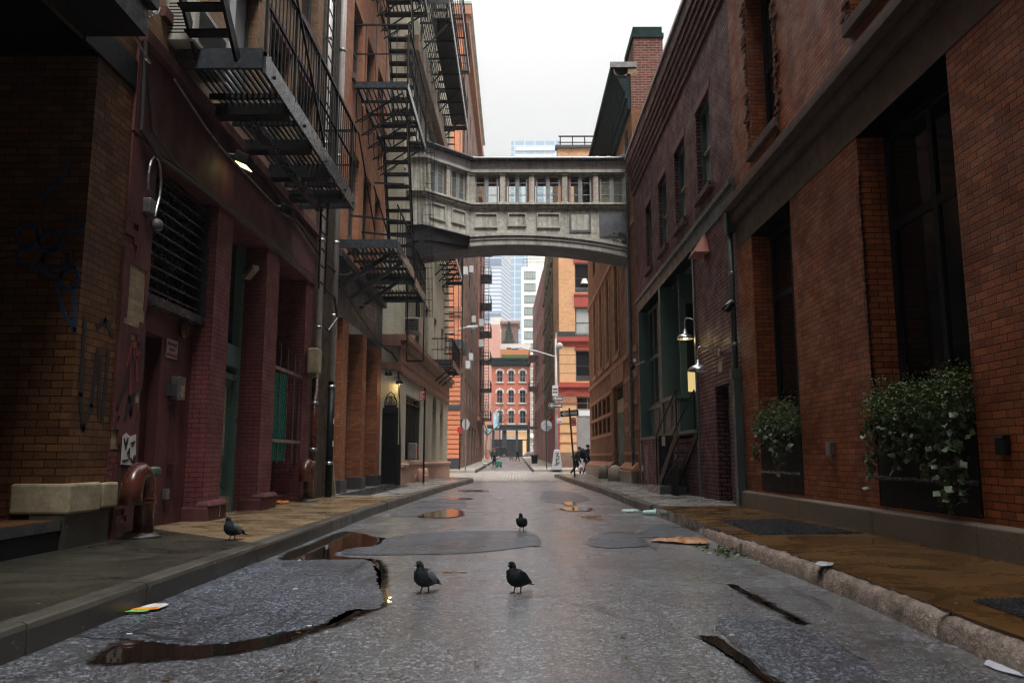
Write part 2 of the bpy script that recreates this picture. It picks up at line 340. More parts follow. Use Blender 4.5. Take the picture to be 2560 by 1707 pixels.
M['cable_pale'] = plain('pale_cable_sheath', (0.3, 0.28, 0.25), 0.5)
M['limestone'] = surf('pale_limestone', (0.42, 0.36, 0.24), (0.22, 0.19, 0.12), 0.65, 4, bst=0.5, bsc=12, dirt=0.6)
M['granite'] = surf('brown_granite', (0.24, 0.20, 0.155), (0.15, 0.125, 0.095), 0.55, 40, bst=0.2, bsc=60, dirt=0.4)
M['granite_pale'] = surf('weathered_granite', (0.40, 0.34, 0.27), (0.27, 0.23, 0.18), 0.65, 25, bst=0.25, bsc=30, dirt=0.4, streak=0.4)
M['granite_dark'] = surf('dark_granite', (0.05, 0.05, 0.055), (0.03, 0.03, 0.035), 0.4, 20, bst=0.15)
M['sandstone'] = surf('orange_sandstone', (0.40, 0.18, 0.10), (0.29, 0.125, 0.07), 0.7, 3, bst=0.4, bsc=14, dirt=0.5)
M['pink_stone'] = surf('pink_sandstone', (0.48, 0.28, 0.20), (0.36, 0.2, 0.15), 0.65, 2.5, bst=0.3, bsc=12, dirt=0.4)
M['brown_stone'] = surf('dark_brownstone', (0.10, 0.06, 0.045), (0.07, 0.042, 0.033), 0.6, 2.5, bst=0.2)
M['fascia'] = surf('charcoal_fascia', (0.045, 0.05, 0.056), (0.03, 0.034, 0.04), 0.5, 1.5, bst=0.15, streak=0.4)
M['glass'] = None
tg = NT('dark_window_glass'); tg.b.inputs['Base Color'].default_value = (0.012, 0.015, 0.017, 1); tg.b.inputs['Roughness'].default_value = 0.04
tg.link(tg.bump(tg.noise(1.4, None, 2), 0.05, 0.05), 'Normal'); M['glass'] = tg.m
tg = NT('black_shop_glass'); tg.b.inputs['Base Color'].default_value = (0.004, 0.005, 0.006, 1); tg.b.inputs['Roughness'].default_value = 0.08; tg.b.inputs['Specular IOR Level'].default_value = 0.28; M['glass_black'] = tg.m
tg = NT('blind_behind_glass'); tg.link(tg.mix(tg.ramp(tg.noise(3), 0.3, 0.7), (0.42, 0.43, 0.41, 1), (0.34, 0.35, 0.34, 1)), 'Base Color'); tg.b.inputs['Roughness'].default_value = 0.06; M['blind'] = tg.m
tg = NT('painted_sky_glass'); tg.b.inputs['Base Color'].default_value = (0.25, 0.29, 0.32, 1); tg.b.inputs['Roughness'].default_value = 0.05; M['glass_pale'] = tg.m  # reflected sky is put into the pane's base colour
# clear glazing for the bridge: mostly see-through with a sheen
tg = NT('clear_glazing'); tr = tg.n('ShaderNodeBsdfTransparent', {'Color': (0.86, 0.88, 0.86, 1)}); gl = tg.n('ShaderNodeBsdfGlossy', {'Roughness': 0.03}); fr = tg.n('ShaderNodeFresnel', {'IOR': 1.5})
ms_ = tg.n('ShaderNodeMixShader', {0: fr.outputs[0], 1: tr.outputs[0], 2: gl.outputs[0]}); tg.t.links.new(ms_.outputs[0], tg.t.nodes['Material Output'].inputs[0]); M['clear'] = tg.m
def winpart(parent, F, a0, a1, z0, z1, d, fm, gm, nv=0, nh=1, fw=0.06, depth=0.07, bw=0.025, name='window', label=None, split=False, zs=None):
    """window part: frame and sash bars, with its pane as a sub-part"""
    b = MB(); e = d + depth
    b.fbox(F, a0, a0 + fw, z0, z1, d, e); b.fbox(F, a1 - fw, a1, z0, z1, d, e); b.fbox(F, a0 + fw, a1 - fw, z1 - fw, z1, d, e); b.fbox(F, a0 + fw, a1 - fw, z0, z0 + fw, d, e)
    for i in range(nv):
        c = a0 + (a1 - a0) * (i + 1) / (nv + 1); b.fbox(F, c - bw, c + bw, z0 + fw, z1 - fw, d + 0.012, e)
    for z in (zs or [z0 + (z1 - z0) * (j + 1) / (nh + 1) for j in range(nh)]):
        b.fbox(F, a0 + fw, a1 - fw, z - bw, z + bw, d + 0.018, e + 0.006)
    w_ = b.build(name, fm, parent, label=label)
    MB().fbox(F, a0 + fw * 0.5, a1 - fw * 0.5, z0 + fw * 0.5, z1 - fw * 0.5, d + 0.04, d + 0.05).build('pane', gm, w_)
    return w_
def text3(body, size, m, parent, mat4, ext=0.002, name='lettering', width=None):
    cu = bpy.data.curves.new(name, 'FONT'); cu.body = body; cu.size = size; cu.extrude = ext; cu.align_x = 'CENTER'; cu.align_y = 'CENTER'; cu.resolution_u = 2
    ob = bpy.data.objects.new('tmp', cu); COL.objects.link(ob); bpy.context.view_layer.update()
    me = bpy.data.meshes.new_from_object(ob); bpy.data.objects.remove(ob)
    if width:
        xs = [v.co.x for v in me.vertices]; k = width / max(1e-6, max(xs) - min(xs))
        for v in me.vertices: v.co.x *= k
    me.transform(mat4)
    off = WORLD_LOC(parent)
    me.transform(Matrix.Translation(-off)); me.materials.append(m)
    o2 = bpy.data.objects.new(name, me); COL.objects.link(o2); o2.parent = parent; return o2
def upright(x, y, z, rz=0, roll=0): return Matrix.Translation((x, y, z)) @ Matrix.Rotation(rz, 4, 'Z') @ Matrix.Rotation(R_(90), 4, 'X') @ Matrix.Rotation(roll, 4, 'Z')
FL = Face(-4.5, 0, 0, 1, -1, 0); FR = Face(4.36, 0, 0, 1, 1, 0)
# ------------------------------------------------------------ ground materials
def asphalt(name, c1, c2, r0, r1, gs, bst, wet=0.5):
    t = NT(name); gr = t.noise(gs, None, 2, 0.6); g2 = t.noise(gs * 2.3, None, 1)
    vor = t.n('ShaderNodeTexVoronoi', {'Vector': t.pos, 'Scale': gs * 0.62}, feature='F1'); stone = t.ramp(vor.outputs['Color'], 0.25, 0.95)
    lg = t.ramp(t.noise(0.7, None, 5, 0.6), 0.38, 0.68); md = t.noise(5, None, 4, 0.6)
    col = t.mix(t.ramp(gr, 0.46, 0.58), (*c1, 1), (*c2, 1)); col = t.mix(t.math('MULTIPLY', t.ramp(vor.outputs['Color'], 0.6, 0.9), 0.8), col, tuple(min(0.75, q * 2.2) for q in c2) + (1,)); col = t.mix(t.math('MULTIPLY', t.ramp(t.noise(gs * 0.33, None, 2), 0.52, 0.62), 0.45), col, (0.3, 0.3, 0.3), 'MULTIPLY')  # pale aggregate also carries the wet stones' sky glints in its colour
    col = t.mix(t.math('MULTIPLY', lg, 0.5), col, (0.25, 0.25, 0.26), 'MULTIPLY')
    trk = t.ramp(t.noise(1.0, t.stretch(t.pos, 5.5, 0.16, 1), 3, 0.6), 0.5, 0.7); col = t.mix(t.math('MULTIPLY', trk, 0.5), col, (0.22, 0.2, 0.18), 'MULTIPLY')
    ck = t.n('ShaderNodeTexVoronoi', {'Vector': t.n('ShaderNodeVectorMath', {0: t.pos, 1: t.n('ShaderNodeVectorMath', {0: t.n('ShaderNodeTexNoise', {'Vector': t.pos, 'Scale': 2.5, 'Detail': 4.0}).outputs['Color'], 'Scale': 0.5}, operation='SCALE').outputs[0]}, operation='ADD').outputs[0], 'Scale': 0.75}, feature='DISTANCE_TO_EDGE'); crk = t.math('MULTIPLY', t.ramp(ck.outputs['Distance'], 0.006, 0.028, (1, 1, 1, 1), (0, 0, 0, 1)), t.ramp(t.noise(0.5, None, 2), 0.45, 0.6)); col = t.mix(t.math('MULTIPLY', crk, 0.8), col, (0.006, 0.006, 0.007))
    t.link(col, 'Base Color')
    wetm = t.math('ADD', t.math('MULTIPLY', lg, 0.6), t.math('MULTIPLY', md, 0.5)); t.link(t.ramp(wetm, 0.2, 0.75, (r1,) * 3 + (1,), (r0,) * 3 + (1,)), 'Roughness')
    b1 = t.bump(t.noise(2.2, None, 3, 0.6), 0.25, 0.03); hh = t.math('ADD', t.math('MULTIPLY', gr, 0.7), t.math('ADD', t.math('MULTIPLY', vor.outputs['Distance'], -0.9), t.math('MULTIPLY', g2, 0.35)))
    t.b.inputs['Coat IOR'].default_value = 2.6; t.b.inputs['Coat Roughness'].default_value = 0.3; t.link(t.ramp(wetm, 0.3, 0.8, (0.5 * wet,) * 3 + (1,), (wet,) * 3 + (1,)), 'Coat Weight'); t.link(t.bump(gr, 0.12, 0.006, b1), 'Coat Normal')
    t.link(t.bump(hh, bst, 0.006, b1), 'Normal'); t.b.inputs['Specular IOR Level'].default_value = wet; return t.m
M['asphalt'] = asphalt('wet_asphalt', (0.006, 0.007, 0.009), (0.23, 0.25, 0.285), 0.18, 0.34, 92, 0.9, 1.0)
M['asphalt_new'] = asphalt('new_black_asphalt', (0.007, 0.008, 0.011), (0.15, 0.17, 0.21), 0.26, 0.42, 92, 0.9, 0.3)
def concrete(name, c, c2, r0, r1, tex=2.0, spec=0.5):
    t = NT(name); n1 = t.ramp(t.noise(tex, t.stretch(t.pos, 1, 0.5, 1), 5, 0.65), 0.35, 0.7); n2 = t.noise(60, None, 3, 0.7); st = t.ramp(t.noise(1.1, t.stretch(t.pos, 0.7, 1.3, 1), 6, 0.65, 1.2), 0.42, 0.66)
    col = t.mix(n1, (*c, 1), (*c2, 1)); col = t.mix(t.math('MULTIPLY', st, 0.55), col, (0.45, 0.43, 0.4), 'MULTIPLY'); col = t.mix(0.5, col, t.ramp(n2, 0.3, 0.7, (0.6, 0.6, 0.6, 1), (1.2, 1.2, 1.2, 1)), 'MULTIPLY')
    sp = t.ramp(t.noise(23, None, 2, 0.5), 0.70, 0.73); col = t.mix(t.math('MULTIPLY', sp, 0.55), col, (0.4, 0.37, 0.3))
    t.link(col, 'Base Color'); t.link(t.ramp(st, 0.0, 1.0, (r1,) * 3 + (1,), (r0,) * 3 + (1,)), 'Roughness'); t.b.inputs['Specular IOR Level'].default_value = spec
    t.link(t.bump(t.noise(30, None, 4, 0.7), 0.22, 0.006, t.bump(t.noise(1.6, None, 3), 0.12, 0.03)), 'Normal'); return t.m
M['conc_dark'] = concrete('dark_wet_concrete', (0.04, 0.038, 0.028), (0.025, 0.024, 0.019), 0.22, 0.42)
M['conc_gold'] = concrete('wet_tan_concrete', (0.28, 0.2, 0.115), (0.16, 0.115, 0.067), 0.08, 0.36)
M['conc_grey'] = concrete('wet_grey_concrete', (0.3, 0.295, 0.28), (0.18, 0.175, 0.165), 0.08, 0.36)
M['conc_brown'] = concrete('rust_brown_wet_concrete', (0.125, 0.06, 0.016), (0.06, 0.031, 0.010), 0.1, 0.36)
M['kerb_l'] = concrete('worn_grey_kerbstone', (0.075, 0.07, 0.06), (0.045, 0.043, 0.038), 0.3, 0.5, 5)
M['kerb_r'] = surf('pink_granite_kerb', (0.36, 0.29, 0.245), (0.09, 0.062, 0.045), 0.3, 6, bst=0.9, bsc=22, dirt=0.75, bd=0.03, streak=0.0)
t = NT('still_puddle_water'); t.b.inputs['Base Color'].default_value = (0.010, 0.008, 0.006, 1); t.b.inputs['Roughness'].default_value = 0.03; t.b.inputs['IOR'].default_value = 1.33
t.link(t.bump(t.noise(7, None, 2), 0.03, 0.02), 'Normal'); M['puddle'] = t.m
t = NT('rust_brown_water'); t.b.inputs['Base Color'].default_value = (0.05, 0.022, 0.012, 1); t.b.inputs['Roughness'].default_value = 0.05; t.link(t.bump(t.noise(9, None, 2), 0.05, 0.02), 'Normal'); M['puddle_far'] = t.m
t = NT('granite_setts'); uv = t.uv(); bt = t.n('ShaderNodeTexBrick', {'Vector': uv, 'Color1': (0.5, 0.47, 0.42, 1), 'Color2': (0.34, 0.32, 0.29, 1), 'Mortar': (0.07, 0.065, 0.06, 1), 'Scale': 1.0, 'Mortar Size': 0.035, 'Mortar Smooth': 0.5, 'Brick Width': 0.36, 'Row Height': 0.52})
t.link(t.mix(t.math('MULTIPLY', t.ramp(t.noise(1.5, None, 4), 0.4, 0.7), 0.4), bt.outputs['Color'], (0.5, 0.46, 0.42), 'MULTIPLY'), 'Base Color'); t.link(t.bump(t.math('SUBTRACT', 1.0, bt.outputs['Fac']), 0.9, 0.03), 'Normal'); t.b.inputs['Roughness'].default_value = 0.33; M['setts'] = t.m

# ------------------------------------------------------------ street surface
def sheet(xs, ys, z=0.0, jit=0.0):
    b = MB(); n = len(xs)
    for y in ys:
        for x in xs: b.v.append((x, y, g(min(y, 170)) + z))
    for j in range(len(ys) - 1):
        for i in range(n - 1): b.f.append([j * n + i, j * n + i + 1, (j + 1) * n + i + 1, (j + 1) * n + i]); b.m.append(0)
    return b
struct('road', sheet([-900, -60, -8, 8, 60, 900], [-60, 0, 20, 37, 45, 58, 100, 170, 400, 3000]), M['asphalt'], 'wet grey asphalt alley running from the foreground to the far cross street', 'road')
struct('cobbled_crossing', sheet([-60, -8, 0, 8, 60], [37.2, 45, 57.0], 0.004), M['setts'], 'pale granite setts of the cross street beyond the bridge', 'cobbles')
def smooth_pts(pts, n=3, jit=0.02, seed=1):
    r = random.Random(seed); out = []; L = len(pts)
    for i in range(L):
        p0, p1, p2, p3 = (Vector(pts[(i + k - 1) % L]) for k in range(4))
        for k in range(n):
            t = k / n; q = 0.5 * ((2 * p1) + (p2 - p0) * t + (2 * p0 - 5 * p1 + 4 * p2 - p3) * t * t + (3 * p1 - p0 - 3 * p2 + p3) * t ** 3)
            out.append((q.x + r.uniform(-jit, jit), q.y + r.uniform(-jit, jit)))
    return out
def tri_poly(pts, z, h):
    bm = bmesh.new(); vs = [bm.verts.new((x, y, z + h)) for x, y in pts]; f = bm.faces.new(vs); bmesh.ops.triangulate(bm, faces=[f])
    b = MB(); bm.verts.index_update(); b.v = [tuple(v.co) for v in bm.verts]; b.f = [[v.index for v in q.verts] for q in bm.faces]; b.m = [0] * len(b.f); bm.free()
    n = len(pts); o = len(b.v); b.v += [(x, y, z) for x, y in pts]
    for k in range(n): b.f.append([o + k, o + (k + 1) % n, (k + 1) % n, k]); b.m.append(0)
    return b
def soft_poly(pts, z, h, ins):
    """flat outline with an inset ring: the edge attribute runs 0 at the rim to 1 inside"""
    n = len(pts); ar = sum(pts[i][0] * pts[(i + 1) % n][1] - pts[(i + 1) % n][0] * pts[i][1] for i in range(n)); sg = 1 if ar > 0 else -1; inn = []; out = []
    for i in range(n):
        d = Vector(pts[(i + 4) % n]) - Vector(pts[i - 4]); nn = Vector((-d.y, d.x)).normalized() * sg; inn.append(tuple(Vector(pts[i]) + nn * ins)); out.append(tuple(Vector(pts[i]) - nn * ins * 0.8))
    bm = bmesh.new(); vs = [bm.verts.new((x, y, z + h)) for x, y in inn]; f = bm.faces.new(vs); bmesh.ops.triangulate(bm, faces=[f]); bm.verts.index_update()
    b = MB(); b.v = [tuple(v.co) for v in bm.verts] + [(x, y, z + h * 0.25) for x, y in out]; b.f = [[v.index for v in q.verts] for q in bm.faces]; bm.free()
    for k in range(n): b.f.append([k, (k + 1) % n, n + (k + 1) % n, n + k])
    b.m = [0] * len(b.f); return b, n
def patch(name, pts, z, h, m, label, cat, n=4, jit=0.015, seed=1, ins=None):
    b, k = soft_poly(smooth_pts(pts, n, jit, seed), z, h, ins or (0.07 if cat == 'puddle' else 0.07)); o = struct(name, b, m, label, cat)
    a = o.data.attributes.new('edge', 'FLOAT', 'POINT'); a.data.foreach_set('value', [1.0] * k + [0.0] * k); return o
def feather_edge(mat, nscale, lo, hi, amp):
    t = mat.node_tree; L = t.links; at = t.nodes.new('ShaderNodeAttribute'); at.attribute_name = 'edge'; ge = t.nodes.new('ShaderNodeNewGeometry'); no = t.nodes.new('ShaderNodeTexNoise'); no.inputs['Scale'].default_value = nscale; no.inputs['Detail'].default_value = 5; no.inputs['Roughness'].default_value = 0.7; L.new(ge.outputs['Position'], no.inputs['Vector'])
    m = t.nodes.new('ShaderNodeMath'); m.operation = 'MULTIPLY_ADD'; m.inputs[1].default_value = amp; L.new(no.outputs[0], m.inputs[0]); L.new(at.outputs['Fac'], m.inputs[2])
    r = t.nodes.new('ShaderNodeMapRange'); r.inputs[1].default_value = lo; r.inputs[2].default_value = hi; L.new(m.outputs[0], r.inputs[0])
    out = t.nodes['Material Output']; tr = t.nodes.new('ShaderNodeBsdfTransparent'); mx = t.nodes.new('ShaderNodeMixShader'); L.new(r.outputs[0], mx.inputs[0]); L.new(tr.outputs[0], mx.inputs[1]); L.new(t.nodes['Principled BSDF'].outputs[0], mx.inputs[2]); L.new(mx.outputs[0], out.inputs[0])
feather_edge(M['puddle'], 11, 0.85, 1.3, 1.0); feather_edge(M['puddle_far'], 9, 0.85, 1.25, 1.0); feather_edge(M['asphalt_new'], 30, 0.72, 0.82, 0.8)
BIG = [(-2.6, 5.0), (-2.62, 5.95), (-2.63, 7.3), (-2.6, 8.35), (-2.1, 8.5), (-1.55, 8.5), (-1.33, 7.75), (-1.2, 7.1), (-1.06, 6.5), (-0.97, 5.95), (-1.0, 5.8), (-1.13, 5.8), (-1.2, 5.6), (-1.24, 5.32), (-1.32, 5.15), (-1.44, 5.03), (-1.55, 4.86), (-1.7, 4.75), (-1.85, 4.7), (-2.05, 4.78), (-2.3, 4.88)]
patch('asphalt_patch', BIG, 0.0, 0.009, M['asphalt_new'], 'large raised patch of newer black asphalt by the left kerb', 'asphalt patch', 6, 0.016, 3, 0.065)
patch('asphalt_patch', [(-1.91, 9.06), (-1.88, 9.67), (-1.65, 9.84), (-1.64, 10.97), (-0.9, 11.76), (0.18, 11.75), (0.31, 9.92), (0.17, 9.83), (-0.44, 9.2), (-1.27, 8.99)], 0.0, 0.012, M['asphalt_new'], 'angular asphalt repair across the middle of the road', 'asphalt patch', 3, 0.01, 5)
patch('asphalt_patch', [(0.91, 10.29), (1.29, 11.64), (1.65, 11.63), (1.63, 10.05), (1.38, 9.72), (1.03, 9.72)], 0.0, 0.015, M['asphalt_new'], 'small dark round asphalt patch left of the flattened cardboard', 'asphalt patch', 5, 0.03, 6)
patch('asphalt_patch', [(2.1, 12.63), (2.55, 13.0), (2.6, 11.63), (2.55, 10.95), (2.05, 10.95), (1.7, 11.1)], 0.0, 0.013, M['asphalt_new'], 'dark asphalt patch against the right kerb behind the cardboard', 'asphalt patch', 4, 0.03, 7)
patch('asphalt_patch', [(1.28, 4.9), (1.35, 5.5), (1.72, 5.42), (1.85, 5.0), (1.8, 4.3), (1.6, 3.6), (1.3, 3.6), (1.26, 4.3)], 0.0, 0.012, M['asphalt_new'], 'worn asphalt patch with a broken left edge in the right foreground', 'asphalt patch', 4, 0.03, 8)
patch('asphalt_patch', [(-2.3, 15.0), (-2.2, 20.5), (-1.4, 20.8), (-1.1, 18.0), (-1.3, 15.6)], 0.0, 0.01, M['asphalt_new'], 'narrow asphalt repair along the left kerb past the brown standpipe', 'asphalt patch', 3, 0.03, 9)
patch('asphalt_patch', [(0.75, 19.5), (0.9, 26.0), (1.7, 25.5), (1.9, 20.5)], 0.0, 0.01, M['asphalt_new'], 'asphalt repair in the right lane under the bridge', 'asphalt patch', 3, 0.05, 10)
PUD = [(-2.25, 4.35), (-2.3, 4.85), (-2.05, 4.82), (-1.85, 4.74), (-1.66, 4.8), (-1.5, 4.93), (-1.4, 5.08), (-1.28, 5.2), (-1.2, 5.45), (-1.16, 5.75), (-1.02, 5.82), (-1.0, 6.0), (-1.1, 6.6), (-1.35, 7.75), (-1.6, 8.6), (-1.39, 8.53), (-1.17, 7.65), (-1.03, 6.73), (-0.92, 6.01), (-1.02, 5.56), (-1.1, 5.25), (-1.22, 4.98), (-1.32, 4.72), (-1.5, 4.5), (-1.7, 4.38), (-1.95, 4.3), (-2.1, 4.25)]
patch('puddle', PUD, 0.0, 0.004, M['puddle'], 'dark ribbon of water curling round the large black asphalt patch', 'puddle', 4, 0.008, 11)
patch('puddle', [(-2.5, 8.6), (-2.55, 10.06), (-2.5, 11.7), (-2.28, 11.7), (-1.86, 11.02), (-1.66, 10.71), (-1.7, 9.89), (-1.95, 9.5), (-1.93, 8.9), (-1.5, 8.65), (-2.0, 8.56)], 0.0, 0.0045, M['puddle'], 'dark puddle lying against the left kerb behind the black patch', 'puddle', 4, 0.02, 12)
patch('puddle', [(1.82, 6.96), (1.88, 6.42), (1.9, 5.9), (1.88, 5.3), (1.78, 5.39), (1.79, 5.77), (1.77, 6.33)], 0.0, 0.0042, M['puddle'], 'narrow dark water in a crack in the right foreground road', 'puddle', 4, 0.02, 13)
patch('puddle', [(1.14, 4.95), (1.2, 4.61), (1.22, 4.35), (1.25, 4.08), (1.28, 3.6), (1.17, 3.6), (1.14, 4.02), (1.15, 4.39), (1.13, 4.71)], 0.0, 0.0155, M['puddle'], 'thin dark water along the broken asphalt edge at the bottom of the photo', 'puddle', 4, 0.012, 14)
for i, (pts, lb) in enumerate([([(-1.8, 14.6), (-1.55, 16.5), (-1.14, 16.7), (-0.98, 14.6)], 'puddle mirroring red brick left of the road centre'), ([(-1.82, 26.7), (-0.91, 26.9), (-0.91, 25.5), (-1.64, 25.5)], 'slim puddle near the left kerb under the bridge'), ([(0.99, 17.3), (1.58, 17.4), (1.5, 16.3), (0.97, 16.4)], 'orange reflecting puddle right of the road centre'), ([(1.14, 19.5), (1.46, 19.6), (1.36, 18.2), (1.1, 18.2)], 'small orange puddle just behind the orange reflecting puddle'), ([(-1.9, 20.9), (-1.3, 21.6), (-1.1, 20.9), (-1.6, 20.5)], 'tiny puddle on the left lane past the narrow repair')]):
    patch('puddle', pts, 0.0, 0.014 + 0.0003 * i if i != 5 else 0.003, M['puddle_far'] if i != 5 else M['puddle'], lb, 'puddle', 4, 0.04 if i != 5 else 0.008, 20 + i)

# ------------------------------------------------------------ pavements and kerbs
def slab(pts, z0, z1): return MB().poly(pts, z1 - z0, z0)
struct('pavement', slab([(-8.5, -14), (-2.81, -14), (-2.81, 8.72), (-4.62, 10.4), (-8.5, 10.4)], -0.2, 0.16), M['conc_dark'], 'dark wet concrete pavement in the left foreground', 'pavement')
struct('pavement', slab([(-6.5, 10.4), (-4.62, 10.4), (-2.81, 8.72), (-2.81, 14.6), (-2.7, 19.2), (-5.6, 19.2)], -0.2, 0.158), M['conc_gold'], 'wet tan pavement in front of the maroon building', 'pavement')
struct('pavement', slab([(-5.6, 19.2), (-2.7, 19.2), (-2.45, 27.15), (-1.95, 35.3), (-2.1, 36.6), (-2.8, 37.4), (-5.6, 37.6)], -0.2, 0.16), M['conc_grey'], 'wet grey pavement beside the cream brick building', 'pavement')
struct('pavement', slab([(2.5, -14), (6, -14), (6, 15.3), (2.62, 15.3), (2.58, 9.5), (2.62, 6.5), (2.56, 4.5)], -0.2, 0.16), M['conc_brown'], 'rust brown wet pavement below the red brick wall', 'pavement')
struct('pavement', slab([(2.62, 15.3), (6, 15.3), (6, 46.2), (2.9, 46.2), (2.3, 45.2), (2.45, 36), (2.68, 24.2)], -0.2, 0.162), M['conc_grey'], 'wet grey pavement in front of the plum brick building', 'pavement')
def ramp_walk(x0, x1, y0, y1, m, lb):
    b = MB(); ys = [y0, 70, 100, 130, y1]
    for a, c in zip(ys, ys[1:]): b.hexa([(x0, a, g(a) - 0.3), (x1, a, g(a) - 0.3), (x1, c, g(c) - 0.3), (x0, c, g(c) - 0.3), (x0, a, g(a) + 0.15), (x1, a, g(a) + 0.15), (x1, c, g(c) + 0.15), (x0, c, g(c) + 0.15)])
    struct('pavement', b, m, lb, 'pavement')
M['conc_pale'] = concrete('pale_far_concrete', (0.42, 0.38, 0.32), (0.33, 0.3, 0.26), 0.3, 0.5)
ramp_walk(-9, -2.6, 52.8, 146, M['conc_pale'], 'far left pavement below the orange corner building')
ramp_walk(1.3, 9, 55.2, 146, M['conc_pale'], 'far right pavement round the silver lamp post')
def kerb(path, wd, z0, z1, sgn, seed, jit, lump):
    """kerb of separate stones following a path; sgn +1 puts the road on the right"""
    r = random.Random(seed); b = MB(); pts = [Vector((x, y, 0)) for x, y in path]
    dist = [0.0]
    for p, q in zip(pts, pts[1:]): dist.append(dist[-1] + (q - p).length)
    def at(t):
        for k in range(len(pts) - 1):
            if t <= dist[k + 1] or k == len(pts) - 2:
                f = (t - dist[k]) / (dist[k + 1] - dist[k]); return pts[k].lerp(pts[k + 1], f), (pts[k + 1] - pts[k]).normalized()
    t = 0.0
    while t < dist[-1] - 0.2:
        Ls = r.uniform(1.3, 2.6) if lump < 0.01 else r.uniform(1.6, 3.2); e = min(t + Ls, dist[-1]); k = max(2, int((e - t) / (0.4 if lump < 0.01 else 0.11))); base = len(b.v); dz = r.uniform(-jit, jit); sh = r.uniform(-jit, jit) * 0.8
        prof = [(0, z0), (0, z1 - 0.035), (0.012, z1 - 0.008), (0.035, z1), (wd, z1), (wd, z0)] if lump < 0.01 else [(-0.02, z0), (-0.03, z0 + 0.05), (0.0, z1 - 0.05), (0.045, z1 - 0.012), (0.1, z1), (wd * 0.7, z1), (wd, z1 - 0.005), (wd, z0)]
        n = len(prof)
        for i in range(k + 1):
            p, d = at(t + 0.006 + (e - t - 0.012) * i / k); nrm = Vector((-d.y, d.x, 0)) * sgn
            for o, z in prof:
                q = p + nrm * (o + sh + r.uniform(-lump, lump)); b.v.append((q.x, q.y, z + (dz + r.uniform(-lump, lump) if z > z0 + 0.02 else 0)))
        for i in range(k):
            for j in range(n - 1): b.f.append([base + i * n + j, base + i * n + j + 1, base + (i + 1) * n + j + 1, base + (i + 1) * n + j]); b.m.append(0)
        b.f.append([base + j for j in range(n)]); b.m.append(0); b.f.append([base + k * n + j for j in range(n)][::-1]); b.m.append(0); t = e
    return b
kl = kerb([(-2.63, -10), (-2.63, 6.5), (-2.62, 8.6), (-2.64, 14.6), (-2.52, 19.2), (-2.28, 27.15), (-1.8, 35.3), (-1.95, 36.7), (-2.8, 37.6), (-6, 37.8)], 0.17, -0.1, 0.168, 1, 4, 0.006, 0.002)
struct('kerb', kl, M['kerb_l'], 'dark concrete kerb along the left pavement', 'kerb')
kr = kerb([(2.47, -10), (2.47, 3.98), (2.55, 6.14), (2.53, 7.3), (2.5, 8.4), (2.55, 10.3), (2.66, 12.45), (2.62, 15.3)], 0.13, -0.1, 0.152, -1, 9, 0.008, 0.010)
struct('kerb', kr, M['kerb_r'], 'broken pinkish granite kerb in the right foreground', 'kerb', smooth=True)
kr = kerb([(2.56, 15.4), (2.6, 24.2), (2.38, 36), (2.2, 45.0), (2.6, 46.2), (6, 46.6)], 0.17, -0.1, 0.17, -1, 12, 0.006, 0.003)
struct('kerb', kr, M['kerb_l'], 'dark straight kerb in front of the plum brick building', 'kerb')
b = MB()
for a, c in ((55.2, 70), (70, 100), (100, 146)): b.bar((1.24, a, g(a) + 0.08), (1.24, c, g(c) + 0.08), 0.12, 0.17); b.bar((-2.54, a - 2.4 if a < 60 else a, g(a) + 0.08), (-2.54, c, g(c) + 0.08), 0.12, 0.17)
struct('kerb', b, M['kerb_l'], 'kerbs of the far street past the stone setts', 'kerb')
# cellar gratings and diamond plates in the pavements
def hatch(pts, z, m, label):
    b = MB().poly(pts, 0.012, z); (x0, y0), (x1, y1), (x2, y2), (x3, y3) = pts
    for i in range(1, 30):
        t = i / 30; b.bar((x0 + (x1 - x0) * t, y0 + (y1 - y0) * t, z + 0.014), (x3 + (x2 - x3) * t, y3 + (y2 - y3) * t, z + 0.014), 0.016, 0.012)
    for i in range(1, 18):
        t = i / 18; b.bar((x0 + (x3 - x0) * t, y0 + (y3 - y0) * t, z + 0.013), (x1 + (x2 - x1) * t, y1 + (y2 - y1) * t, z + 0.013), 0.012, 0.01)
    solo('cellar_hatch', b, m, label, 'hatch')
hatch([(2.86, 9.6), (4.14, 9.75), (3.95, 11.95), (2.92, 11.6)], 0.16, M['iron_wet'], 'wet steel cellar grating in the brown pavement beside the first planter')
hatch([(2.82, 4.1), (4.1, 4.1), (4.1, 5.35), (2.88, 5.2)], 0.16, M['iron_wet'], 'steel cellar grating cut by the right edge of the photo')
hatch([(-4.3, 19.7), (-3.5, 19.7), (-3.45, 26.5), (-4.25, 26.5)], 0.16, M['iron_wet'], 'long dark steel grating on the pavement along the green storefront')
# ============================================================ LEFT SIDE
# ---- near brick building with loading dock
r0 = thing('dock_building', 'dark near brick building with a loading dock recess and graffiti', 'building', (-4.5, 8.0, 0))
b = MB(); b.wall(FL, -8, 8.88, 0.0, 5.35, [(-6.5, -1.0, 0.45, 5.0, 2.6), (0.5, 8.07, 0.45, 5.35, 2.6)], 2.6, 8); b.wall(FL, -8, 8.88, 5.35, 31, [(-5, -3.6, 7, 10), (-1.4, 0, 7, 10), (2.2, 3.6, 7, 10), (5.6, 7.0, 7, 10)], 0.3, 8)  # unseen upper storeys raised to cut skylight on the near alley
b.quad(FL.p(-6.5, 0.45, 2.6), FL.p(-1.0, 0.45, 2.6), FL.p(-1.0, 5.0, 2.6), FL.p(-6.5, 5.0, 2.6)); b.quad(FL.p(0.5, 0.45, 2.6), FL.p(8.07, 0.45, 2.6), FL.p(8.07, 5.35, 2.6), FL.p(0.5, 5.35, 2.6))
b.build('wall', M['brick_yellow'], r0)
